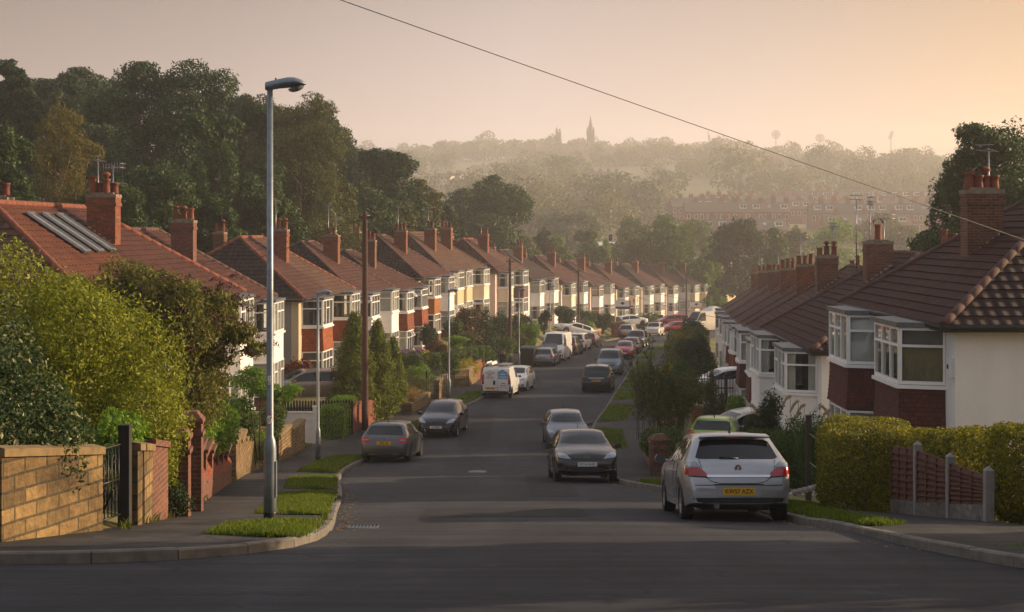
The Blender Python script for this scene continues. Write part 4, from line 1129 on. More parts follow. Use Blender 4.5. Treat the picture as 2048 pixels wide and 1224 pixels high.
TYPES = dict(
 hatch=dict(top=[(0,.62),(.03,.74),(.10,.95),(.2,1.05),(.45,1.3),(.62,1.40),(1.0,1.445),(1.7,1.465),(2.3,1.43),(2.62,1.34),(3.3,1.0),(3.5,.955),(4.0,.82),(4.15,.72),(4.25,.55)], L=4.25, Wd=1.76, belt=[(0,.9),(.4,.98),(2.0,.93),(3.3,.9),(4.25,.7)], roofw=[(0,.86),(.2,.83),(.6,.70),(1.5,.68),(2.5,.67),(3.3,.80),(4.25,.62)]),
 small=dict(top=[(0,.62),(.04,.8),(.12,1.0),(.35,1.28),(.5,1.40),(.9,1.45),(1.5,1.475),(2.0,1.44),(2.35,1.34),(3.1,1.0),(3.3,.96),(3.7,.85),(3.88,.72),(3.96,.52)], L=3.96, Wd=1.72, belt=[(0,.92),(.4,1.0),(2.0,.93),(3.1,.9),(3.96,.7)], roofw=[(0,.86),(.2,.82),(.5,.70),(1.3,.68),(2.2,.66),(3.0,.80),(3.96,.62)], axles=(.68, 3.17)),
 estate=dict(top=[(0,.62),(.04,.8),(.1,.95),(.25,1.2),(.4,1.40),(.8,1.46),(2.0,1.48),(2.7,1.44),(3.0,1.35),(3.65,1.0),(3.85,.96),(4.3,.82),(4.43,.72),(4.5,.55)], L=4.5, Wd=1.75, belt=[(0,.93),(2.0,.93),(3.6,.9),(4.5,.7)], roofw=[(0,.86),(.2,.80),(.5,.70),(1.5,.68),(2.8,.67),(3.6,.80),(4.5,.62)], axles=(.9, 3.6)),
 mpv=dict(top=[(0,.66),(.04,.85),(.1,1.05),(.25,1.35),(.42,1.56),(.8,1.62),(1.8,1.645),(2.5,1.6),(2.9,1.47),(3.6,1.1),(3.85,1.02),(4.2,.88),(4.32,.74),(4.37,.55)], L=4.37, Wd=1.81, belt=[(0,1.0),(2.0,.98),(3.6,.96),(4.37,.72)], roofw=[(0,.88),(.2,.80),(.5,.72),(1.5,.70),(2.7,.69),(3.6,.82),(4.37,.64)], axles=(.8, 3.5)),
 suv=dict(top=[(0,.75),(.04,.95),(.1,1.1),(.25,1.45),(.4,1.64),(.8,1.70),(2.0,1.72),(2.7,1.66),(2.95,1.55),(3.45,1.14),(3.65,1.1),(4.2,.98),(4.38,.82),(4.45,.6)], L=4.45, Wd=1.84, belt=[(0,1.08),(2.0,1.06),(3.4,1.04),(4.45,.82)], roofw=[(0,.88),(.2,.82),(.45,.76),(1.5,.74),(2.7,.72),(3.4,.82),(4.45,.68)], wheel=(.36, .23), axles=(.85, 3.5), low=.3),
 van=dict(top=[(0,.9),(.02,1.2),(.05,1.5),(.1,1.68),(.25,1.74),(1.5,1.76),(2.3,1.72),(2.6,1.6),(3.2,1.12),(3.4,1.04),(3.75,.88),(3.86,.7),(3.9,.55)], L=3.9, Wd=1.72, belt=[(0,1.06),(2.0,1.04),(3.2,1.0),(3.9,.72)], roofw=[(0,.9),(.2,.84),(.5,.80),(1.5,.79),(2.4,.76),(3.2,.82),(3.9,.66)], axles=(.62, 3.05), nose=(.74, .93)),
 partner=dict(top=[(0,.9),(.02,1.2),(.08,1.6),(.2,1.76),(.5,1.80),(1.8,1.82),(2.5,1.78),(2.85,1.65),(3.5,1.2),(3.75,1.1),(4.15,.92),(4.3,.75),(4.36,.58)], L=4.36, Wd=1.81, belt=[(0,1.1),(2.0,1.08),(3.5,1.05),(4.36,.76)], roofw=[(0,.9),(.2,.84),(.5,.80),(1.5,.79),(2.6,.76),(3.5,.82),(4.36,.68)], axles=(.75, 3.45), nose=(.76, .93)),
 transit=dict(top=[(0,1.3),(.02,1.9),(.08,2.25),(.3,2.36),(2.5,2.38),(3.4,2.32),(3.7,2.15),(4.25,1.35),(4.45,1.25),(4.8,1.08),(4.93,.85),(4.98,.6)], L=4.98, Wd=1.97, belt=[(0,1.3),(2.0,1.3),(4.2,1.25),(4.98,.85)], roofw=[(0,.95),(.3,.88),(.6,.86),(2.5,.85),(3.4,.82),(4.2,.84),(4.98,.7)], wheel=(.34, .21), axles=(.95, 3.9), nose=(.78, .95), low=.26),
)

def make(kind, name, label, cat, paint, front=None, rear=None, detail=1, rim='five', group=None, roofglass=False, lamps='norm', **over):
    t = dict(TYPES[kind]); t.update(over)
    c = Car(name, label, cat, paint=paint, rim=rim, group=group or 'cars parked along the street', **t)
    L, W, T = c.L, c.W, c.top
    belt = float(c.beltt(.3)); zt = float(T(1.2))
    # rear screen
    if kind not in ('van',):
        zr0, zr1 = belt+.05, zt-.13
        c.patch('rear_window', [(-W*.76, zr0+.02), (-W*.70, zr0), (W*.70, zr0), (W*.76, zr0+.02), (W*.64, zr1-.03), (W*.55, zr1), (-W*.55, zr1), (-W*.64, zr1-.03)], 'rear', M['carglass'])
    # windscreen: polygon as seen from the front
    xs = np.linspace(L*.5, L-.3, 80); dz = np.gradient([float(T(x)) for x in xs], xs); i = np.argmin(dz*(np.array([T(x) for x in xs]) > belt+.05))
    zb = belt+.10 if kind != 'suv' else belt+.1; zw = zt-.10
    c.patch('windscreen', [(-W*.80, zb+.03), (-W*.55, zb-.01), (0, zb-.02), (W*.55, zb-.01), (W*.80, zb+.03), (W*.645, zw-.02), (W*.5, zw), (0, zw+.012), (-W*.5, zw), (-W*.645, zw-.02)], 'front', M['carglass'])
    # side windows follow the belt and the roof edge
    xf = [x for x in np.linspace(L*.5, L-.4, 120) if T(x)-.05-.07 > c.beltt(x)+.06][-1]
    x0 = .62 if kind in ('hatch', 'small') else .42
    n = 2 if kind in ('small',) else 3
    if kind == 'van': c.side_windows([(2.1, xf)])
    elif kind == 'transit': c.side_windows([(3.0, xf)])
    elif kind in ('hatch',): c.side_windows([(.72, 1.62), (1.70, xf)])
    elif kind == 'small': c.side_windows([(.6, 1.35), (1.43, xf)])
    else: c.side_windows([(.42, L*.27), (L*.27+.07, L*.48), (L*.48+.08, xf)])
    xb = {'hatch': 1.66, 'small': 1.39, 'van': 2.02, 'transit': 2.92}.get(kind, L*.48+.04)
    for d in ('left', 'right'):
        bz = float(c.beltt(xb))
        c.line([(xb, bz), (xb, .34)], d); xh = min(xf-.05, L-1.25)
        c.line([(xh, float(c.beltt(xh))-.02), (xh, .55), (xh-.1, .34)], d)
        if kind not in ('van', 'transit', 'small'): c.line([(c.axles[0]+.28, bz), (c.axles[0]+.36, .62), (c.axles[0]+.5, .36)], d)
        c.line([(c.axles[0]+.5, .345), (c.axles[1]-.45, .345)], d, .012)
        for xx in ([xb+.18] + ([c.axles[0]+.55] if kind in ('hatch', 'estate', 'mpv', 'suv') else [])):
            h = c.hit(xx, bz-.14, d)
            if h:
                b = MB(); sg = 1 if d == 'left' else -1
                b.tube([h[0]+Vector((-.09,0,0)), h[0]+Vector((-.05,sg*.03,0)), h[0]+Vector((.05,sg*.03,0)), h[0]+Vector((.09,0,0))], .014, 6); b.build('door_handle', paint, c.root)
    c.mirrors(xf-.12, float(c.beltt(xf))+.02, paint if over.get('mir') is None else None)
    # grille, bumper mouth, lamps
    fz = float(T(L-.12)); hy = W*.9
    if kind not in ('transit',):
        sym(c, 'headlamp', [(W*.50, fz-.10), (W*.86, fz-.055), (W*.93, fz+.06), (W*.80, fz+.085), (W*.62, fz+.02)], 'front', M['lamp_clear'], res=.04)
        c.patch('grille', [(-W*.45, fz-.13), (W*.45, fz-.13), (W*.48, fz-.06), (-W*.48, fz-.06)], 'front', M['trim'], res=.06)
        c.patch('lower_grille', [(-W*.48, .30), (W*.48, .30), (W*.62, .42), (-W*.62, .42)], 'front', M['trim'], res=.08)
        sym(c, 'fog_lamp', [(W*.66, .36), (W*.82, .36), (W*.84, .45), (W*.68, .44)], 'front', M['lamp_dark'], res=.05)
    else:
        sym(c, 'headlamp', [(W*.55, .78), (W*.88, .82), (W*.92, 1.05), (W*.7, 1.0), (W*.56, .92)], 'front', M['lamp_clear'], res=.05)
        c.patch('grille', [(-W*.5, .78), (W*.5, .78), (W*.5, .95), (-W*.5, .95)], 'front', M['trim'], res=.06)
        c.patch('bumper', [(-W*.93, .36), (W*.93, .36), (W*.93, .66), (-W*.93, .66)], 'front', M['trim'], res=.08)
    if lamps == 'tall':
        sym(c, 'tail_lamp', [(W*.80, belt-.28), (W*.97, belt-.28), (W*.92, belt+.32), (W*.80, belt+.30)], 'rear', M['lamp_red'], res=.05)
        for d in ('left', 'right'): c.patch('tail_lamp', [(.03, belt-.28), (.12, belt-.28), (.16, belt+.2), (.1, belt+.2)], d, M['lamp_red'], res=.05)
    elif lamps == 'norm':
        sym(c, 'tail_lamp', [(W*.62, belt-.17), (W*.97, belt-.19), (W*.97, belt+.03), (W*.72, belt+.03)], 'rear', M['lamp_red'], res=.04)
        for d in ('left', 'right'): c.patch('tail_lamp', [(.02, belt-.18), (.17, belt-.16), (.25, belt+.02), (.1, belt+.02)], d, M['lamp_red'], res=.05)
    c.line([(-W*.8, .60), (W*.8, .60)], 'rear', .012)
    c.patch('rear_bumper_trim', [(-W*.8, .31), (W*.8, .31), (W*.84, .40), (-W*.84, .40)], 'rear', M['trim'], res=.08)
    c.plate(front, 'front', .50 if kind != 'transit' else .56)
    if rear is not None: c.plate(rear, 'rear', .74 if kind in ('estate', 'suv', 'mpv') or over.get('hp') else .52)
    b = MB(); xa = .9 if kind in ('hatch', 'small', 'mpv') else 1.2
    b.tube([(xa, 0, T(xa)-.01), (xa-.02, 0, T(xa)+.05), (xa-.14, 0, T(xa)+.26)], [.03, .012, .005], 6); b.build('roof_aerial', M['black'], c.root)
    return c

def emblem(c, d, y, z, r, kind, mat='chrome'):
    h = c.hit(y, z, d); sg = -1 if d == 'rear' else 1
    if not h: return
    x = h[0].x+sg*.012; b = MB()
    if kind == 'ring':        # disc with a raised winged beast and banner inside a ring
        n = 20
        for i in range(n):
            a, e = 2*math.pi*i/n, 2*math.pi*(i+1)/n
            b.poly([(x, y+math.cos(t)*k, z+math.sin(t)*k) for t, k in ((a, r), (e, r), (e, r*.8), (a, r*.8))])
        b.poly([(x-sg*.004, y+math.cos(2*math.pi*i/n)*r*.8, z+math.sin(2*math.pi*i/n)*r*.8) for i in range(n)], 1)
        for q in ([(-.5,-.35),(.5,-.35),(.45,-.2),(-.5,-.2)], [(-.3,-.2),(.1,-.2),(.2,.15),(-.1,.1)], [(-.1,.05),(.0,.55),(.35,.45),(.2,.1)], [(.1,-.1),(.5,.1),(.55,.3),(.15,.1)], [(-.4,.0),(-.1,.1),(-.25,.4)]):
            b.poly([(x+sg*.003, y-sg*u*r*.95*-1, z+v*r*.95) for u, v in q])
        b.build('emblem', [M[mat], M['lamp_dark']], c.root)
    elif kind == 'star':
        n = 20
        for i in range(n):
            a, e = 2*math.pi*i/n, 2*math.pi*(i+1)/n
            b.poly([(x, y+math.cos(t)*k, z+math.sin(t)*k) for t, k in ((a, r), (e, r), (e, r*.85), (a, r*.85))])
        for i in range(3):
            a = math.pi/2+i*2*math.pi/3
            b.poly([(x, y+math.cos(a)*r*.9, z+math.sin(a)*r*.9), (x, y+math.cos(a+1.05)*r*.16, z+math.sin(a+1.05)*r*.16), (x, y, z), (x, y+math.cos(a-1.05)*r*.16, z+math.sin(a-1.05)*r*.16)])
        b.build('emblem', M[mat], c.root)
    else:                     # small oval
        n = 16
        b.poly([(x, y+math.cos(2*math.pi*i/n)*r*1.7, z+math.sin(2*math.pi*i/n)*r*.75) for i in range(n)]); b.poly([(x+sg*.002, y+math.cos(2*math.pi*i/n)*r*1.5, z+math.sin(2*math.pi*i/n)*r*.6) for i in range(n)], 1)
        b.build('emblem', [M['chrome'], M['navy_paint']], c.root)

silver = carpaint('silver_paint', '#a9abae', .6, .3); black = carpaint('black_car_paint', '#0d0d0f', .2, .18); grey = carpaint('graphite_paint', '#5b5a5c', .6, .28)
navy = carpaint('navy_car_paint', '#14182a', .3, .2); slate = carpaint('slate_blue_paint', '#5a616e', .5, .28); whitep = carpaint('white_car_paint', '#dcdad6', 0, .3)
redp = carpaint('red_car_paint', '#a51622', .1, .22); estp = carpaint('blue_grey_paint', '#7d838e', .55, .28); lime = carpaint('lime_paint', '#8cab3e', .15, .3)
dkgrey = carpaint('dark_grey_paint', '#2e3033', .4, .25); bronze = carpaint('bronze_paint', '#8a7a70', .5, .28); bluegrey = carpaint('steel_blue_paint', '#596470', .4, .3)
creamp = carpaint('cream_car_paint', '#d4ccbc', 0, .35)

# the silver hatchback in front, seen from behind
c = make('hatch', 'parked_car', 'silver hatchback with plate KW57 AZX parked by the right kerb nearest the camera', 'car', silver, front='KW57 AZX', rear=None, rim='five', lamps='none')
W = c.W
for sgn in (1, -1):
    f = (lambda p: p) if sgn > 0 else mir
    c.patch('tail_lamp', f([(.44, .76), (.60, .74), (.80, .79), (.86, .90), (.80, .885), (.62, .86)]) if False else f([(.46, .735), (.80, .755), (.855, .80), (.86, .885), (.62, .875), (.545, .815)]), 'rear', M['lamp_red'], res=.035)
    c.patch('tail_lamp_upper', f([(.60, .885), (.78, .89), (.765, .955), (.70, .985), (.645, .945)]), 'rear', M['lamp_clear'], res=.035)
    c.patch('lamp_rim', f([(.44, .715), (.81, .735), (.80, .752), (.45, .733)]), 'rear', M['trim'], res=.03)
    c.patch('bumper_strip', f([(.36, .50), (.82, .515), (.83, .565), (.37, .545)]), 'rear', M['rim'], res=.05, off=.014)
    d = 'left' if sgn > 0 else 'right'
    c.patch('tail_lamp', [(.03, .76), (.16, .76), (.27, .84), (.22, .885), (.04, .885)], d, M['lamp_red'], res=.04)
    c.patch('tail_lamp_upper', [(.05, .89), (.22, .89), (.26, .95), (.12, .99)], d, M['lamp_clear'], res=.04)
    c.patch('side_moulding', [(1.35, .50), (2.9, .50), (2.9, .55), (1.35, .55)], d, silver, res=.1, off=.014)
c.patch('chrome_strip', [(-.50, .725), (.50, .725), (.52, .765), (-.52, .765)], 'rear', M['chrome'], res=.06, off=.016)
c.patch('plate_recess', [(-.33, .42), (.33, .42), (.40, .60), (-.40, .60)], 'rear', silver, res=.06, off=.004)
c.line([(-.56, .75), (-.44, .66), (-.3, .625), (.3, .625), (.44, .66), (.56, .75)], 'rear', .012)
c.line([(-.40, .61), (.40, .61)], 'rear', .014); c.line([(-.62, 1.0), (-.56, .75)], 'rear', .01); c.line([(.62, 1.0), (.56, .75)], 'rear', .01)
c.plate('KW57 AZX', 'rear', .50)
emblem(c, 'rear', 0, .87, .06, 'ring')
b = MB(); b.tube([(.28, .36, .27), (-.0, .36, .265)], .045, 12); b.build('exhaust', M['chrome'], c.root)
b = MB(); h = c.hit(.0, 1.04, 'rear'); b.tube([h[0]+Vector((-.02, .28, .01)), h[0]+Vector((-.02, -.02, -.02))], [.012, .02], 6); b.build('rear_wiper', M['black'], c.root)
b = MB(); P = [[(.42+dx, y, 1.375-.05*abs(y)**2+dz) for y in np.linspace(-.58, .58, 9)] for dx, dz in ((.3,.06),(.0,.025),(-.03,0),(.1,-.015))]; b.grid(P); b.build('roof_spoiler', silver, c.root)
b = MB(); b.box(.385, .40, -.13, .13, 1.35, 1.375); b.build('brake_lamp', M['lamp_red'], c.root)
c.put(3.66, 24.95, 0.0, 1)

c = make('hatch', 'parked_car', 'black hatchback with plate DY14 AHD facing the camera by the right kerb', 'car', black, front='DY14 AHD', rear='DY14 AHD', rim='seven', detail=2)
emblem(c, 'front', 0, .66, .075, 'ring'); c.patch('chrome_blade', [(.45, .33), (.82, .36), (.80, .385), (.46, .35)], 'front', M['chrome'], res=.05, off=.012); c.patch('chrome_blade', mir([(.45, .33), (.82, .36), (.80, .385), (.46, .35)]), 'front', M['chrome'], res=.05, off=.012)
c.put(1.98, 40.5, -.03, -1)
c = make('hatch', 'parked_car', 'grey hatchback facing the camera, parked close behind the black hatchback', 'car', slate, front='', rim='seven'); c.put(2.2, 58.6, -.02, -1)
c = make('hatch', 'parked_car', 'graphite hatchback with plate LP65 UJB parked by the left kerb', 'car', grey, rim='seven', lamps='none')
for sgn in (1, -1):
    f = (lambda p: p) if sgn > 0 else mir
    c.patch('tail_lamp', f([(.50, .80), (.56, .74), (.84, .72), (.87, .90), (.62, .93), (.52, .88)]), 'rear', M['lamp_red'], res=.04)
    c.patch('tail_lamp_strip', f([(.56, .82), (.76, .82), (.77, .85), (.56, .85)]), 'rear', M['lamp_clear'], res=.04, off=.012)
    c.patch('tail_lamp', [(.02, .74), (.2, .76), (.27, .9), (.05, .9)], 'left' if sgn > 0 else 'right', M['lamp_red'], res=.04)
    c.patch('exhaust_trim', f([(.30, .30), (.55, .31), (.52, .36), (.32, .35)]), 'rear', M['chrome'], res=.05, off=.014)
c.plate('LP65 UJB', 'rear', .72); emblem(c, 'rear', 0, .90, .045, 'star')
c.patch('chrome_strip', [(-.6, .37), (.6, .37), (.6, .385), (-.6, .385)], 'rear', M['chrome'], res=.05, off=.012)
c.put(-4.42, 53.1, .09, 1)
c = make('small', 'parked_car', 'navy hatchback with plate LR54 BEU facing the camera by the left kerb', 'car', navy, front='LR54 BEU', rim='seven')
c.patch('grille', [(-.42, .52), (.42, .52), (.52, .60), (.40, .65), (-.40, .65), (-.52, .60)], 'front', M['trim'], res=.05, off=.01); emblem(c, 'front', 0, .72, .045, 'oval')
c.put(-3.05, 63.2, .12, -1)

# lettered white van
c = make('van', 'parked_van', 'white van with blue house logo and black lettering on its rear doors', 'van', whitep, rear=None, lamps='tall', group='vans parked along the street')
c.plate('EA10 HNC', 'rear', .56, y=.32)
lg = c.patch('door_logo', [(-.66, 1.08), (-.12, 1.08), (-.12, 1.42), (-.06, 1.42), (-.14, 1.5), (-.14, 1.55), (-.22, 1.55), (-.36, 1.63), (-.66, 1.45)], 'rear', M['blue_paint'], res=.08, off=.009)
hx = c.hit(.0, 1.3, 'rear')[0].x-.022
text_mesh('safer', .17, M['white_paint'], lg, face_M((hx, -.4, 1.36), 'rear'), font_w=1.0); text_mesh('HOME', .15, M['white_paint'], lg, face_M((hx, -.4, 1.18), 'rear'))
for i, ln in enumerate(['safety', 'home security checks', 'handrails and grab rails', 'key safes', 'smoke alarms', 'small repairs and locks', 'fire safety checks']):
    text_mesh(ln, .062, M['ink'], c.body, face_M((hx+.004, .36, 1.55-.075*i), 'rear'))
text_mesh('0845', .1, M['ink'], c.body, face_M((hx-.01, -.42, .84), 'rear')); text_mesh('678 2727', .09, M['ink'], c.body, face_M((hx-.012, -.42, .70), 'rear'))
text_mesh('www.saferhome.org.uk', .11, M['ink'], c.body, face_M((c.hit(0, .42, 'rear')[0].x-.012, 0, .41), 'rear'))
c.patch('bumper', [(-.84, .24), (.84, .24), (.84, .355), (-.84, .355)], 'rear', M['trim'], res=.08, off=.02); c.patch('corner_bumper', [(.74, .35), (.84, .35), (.84, .74), (.78, .74)], 'rear', M['trim'], res=.05, off=.012); c.patch('corner_bumper', mir([(.74, .35), (.84, .35), (.84, .74), (.78, .74)]), 'rear', M['trim'], res=.05, off=.012)
c.line([(-.08, .4), (-.08, 1.66)], 'rear', .014); b = MB(); hh = c.hit(.1, .9, 'rear')[0]; b.box(hh.x-.02, hh.x, .04, .16, .76, 1.0); b.build('door_handle', M['black'], c.root)
b = MB()
for x in (.3, 1.2, 2.1): b.tube([(x, -.66, 1.72), (x, -.66, 1.84), (x, .66, 1.84), (x, .66, 1.72)], .018, 6)
b.box(.2, 2.2, -.66, -.02, 1.86, 1.885); b.build('roof_rack', M['metal'], c.root)
c.put(-.62, 82.1, .15, 1); van = c
b = MB()
for s in (-.17, .17):
    b.box(-.9, .9, s-.03, s+.03, 0, .07); b.box(-.9, .9, s*.8-.03, s*.8+.03, .08, .15)
for i in range(8): b.box(-.85+i*.24, -.80+i*.24, -.15, .15, .02, .06)
lad = b.build('ladder', M['white_paint']); tag(lad, 'short pale folded ladder lying on the roof rack of the white van', 'ladder')
lad.matrix_world = van.root.matrix_world @ Matrix.Translation((.95, .42, 1.87))

c = make('hatch', 'parked_car', 'white hatchback by the left kerb just ahead of the lettered van', 'car', whitep); c.put(.3, 87.3, .16, -1)
c = make('mpv', 'parked_car', 'black people carrier with tall red and white tail lamps by the right kerb', 'car', black, rear='WU11 DLW', lamps='none')
W = c.W
for f in ((lambda p: p), mir):
    c.patch('tail_lamp', f([(.62, .92), (.88, .92), (.88, 1.05), (.78, 1.02)]), 'rear', M['lamp_red'], res=.05); c.patch('tail_lamp_upper', f([(.76, 1.03), (.87, 1.06), (.80, 1.5), (.72, 1.5)]), 'rear', M['lamp_clear'], res=.05)
c.patch('chrome_strip', [(-.45, .86), (.45, .86), (.45, .90), (-.45, .90)], 'rear', M['chrome'], res=.06, off=.014)
c.put(5.25, 86.2, .13, 1)
c = make('partner', 'parked_van', 'steel blue car derived van facing the camera beyond the black people carrier', 'van', bluegrey, front='', group='vans parked along the street'); c.put(7.15, 103.5, .13, -1)
c = make('small', 'parked_car', 'bright red hatchback facing the camera behind the steel blue van', 'car', redp, front=''); c.put(9.85, 124, .15, -1)
c = make('hatch', 'parked_car', 'dark hatchback tucked behind the bright red hatchback', 'car', carpaint('maroon_paint', '#4a1e22')); c.put(11.0, 131, .17, -1)
c = make('suv', 'parked_car', 'dark grey off-roader facing the camera by the right kerb before the bend', 'car', dkgrey, front=''); c.put(12.55, 142.5, .2, -1)
c = make('mpv', 'parked_car', 'silver people carrier by the left kerb at the bend, seen from behind', 'car', silver, rear=''); c.put(13.7, 166, .3, 1)
c = make('suv', 'parked_car', 'white off-roader with roof bars facing the camera at the bend', 'car', creamp, front=''); c.put(17.4, 173.5, .25, -1)
b = MB(); b.box(1.0, 2.4, -.5, .5, 1.78, 1.83); [b.tube([(x, -.62, 1.7), (x, -.62, 1.78), (x, .62, 1.78), (x, .62, 1.7)], .02, 5) for x in (1.0, 2.4)]; b.build('roof_bars', M['wood_grey'], c.root)
c = make('estate', 'parked_car', 'red estate car standing side on outside the pale house at the bend', 'car', redp, rear=''); c.put(at(1345, 186), 186, 1.35, -1, z=up(651, 186), pitch=-.02)
c = make('hatch', 'parked_car', 'red hatchback with only its roof showing in front of the red estate', 'car', redp); c.put(at(1352, 178), 178, 1.2, -1, z=up(665, 178), pitch=0)
c = make('estate', 'parked_car', 'blue grey estate with its bonnet raised by the left kerb', 'car', estp, rear='DX07 VBN', rim='seven')
b = MB(); P = [[(3.62+t*.25+.10*math.sin(t*3), y*(1-.12*t), .98+t*.85-.10*(y/.7)**2*t) for y in np.linspace(-.7, .7, 9)] for t in np.linspace(0, 1, 6)]; b.grid(P); b.build('bonnet', estp, c.root)
c.patch('chrome_strip', [(-.5, .83), (.5, .83), (.5, .86), (-.5, .86)], 'rear', M['chrome'], res=.06, off=.012)
c.put(2.78, 114.4, .17, 1)
c = make('transit', 'parked_van', 'tall white delivery van facing the camera beyond the blue grey estate', 'van', whitep, front='', group='vans parked along the street'); c.put(3.75, 120.5, .19, -1)
c = make('suv', 'parked_car', 'dark off-roader parked behind the tall white delivery van', 'car', dkgrey, rear=''); c.put(5.25, 128.5, .21, 1)
c = make('suv', 'parked_car', 'white crossover parked between the dark off-roader and the navy estate', 'car', whitep, rear=''); c.put(6.4, 135.5, .23, 1)
c = make('estate', 'parked_car', 'navy estate car with tall red tail lamps by the left kerb', 'car', navy, rear='', lamps='tall'); c.put(8.0, 143.5, .25, 1)
c = make('hatch', 'parked_car', 'white hatchback parked nose up on the steep drive', 'car', whitep, rear='', lamps='norm'); c.put(at(1146, 146), 146, 1.2, -1, z=up(672, 146), pitch=.30)
c = make('estate', 'parked_car', 'bronze estate on the drive behind the dark picket fence', 'car', bronze, rim='five'); c.put(at(622, 66.5), 66.5, 1.15, -1, z=up(800, 66.5), pitch=.03)
c = make('hatch', 'parked_car', 'lime green hatchback on a drive behind the bushes on the right', 'car', lime, rear=''); c.put(at(1440, 50), 50.5, .25, 1, z=up(912, 50.5), pitch=-.08)
c = make('hatch', 'parked_car', 'white hatchback with open tailgate beyond the lime green hatchback', 'car', creamp); c.put(at(1490, 55), 55, 1.25, -1, z=up(892, 55), pitch=-.05)
b = MB(); b.grid([[(.55-t*1.0, y, 1.45+t*.45+.05*math.sin(t*3)) for y in np.linspace(-.6, .6, 5)] for t in np.linspace(0, 1, 5)]); b.build('open_tailgate', creamp, c.root)
c = make('hatch', 'parked_car', 'white car behind railings on a drive on the right', 'car', whitep); c.put(at(1452, 72), 72, 1.4, -1, z=up(792, 72), pitch=-.03)
# camper van
c = make('transit', 'camper_van', 'cream camper van with a rounded raised roof beyond the clipped bushes', 'camper van', creamp, rear='', group='vans parked along the street'); 
b = MB(); P = [[(.3+2.6*t, y, 2.3+.55*math.sin(math.pi*min(1, t*1.15+.12))**.6*(1-(abs(y)/.85)**3)) for y in np.linspace(-.82, .82, 9)] for t in np.linspace(0, 1, 10)]; b.grid(P); b.build('raised_roof', creamp, c.root)
c.put(at(1408, 158), 158, 1.0, -1, z=up(664, 158), pitch=0)
# car at the drive beside the sale board
c = make('hatch', 'parked_car', 'white car half hidden behind the small round bush beside the sale board', 'car', whitep); c.put(at(1262, 178), 178, 1.2, 1, z=up(652, 178), pitch=.1)
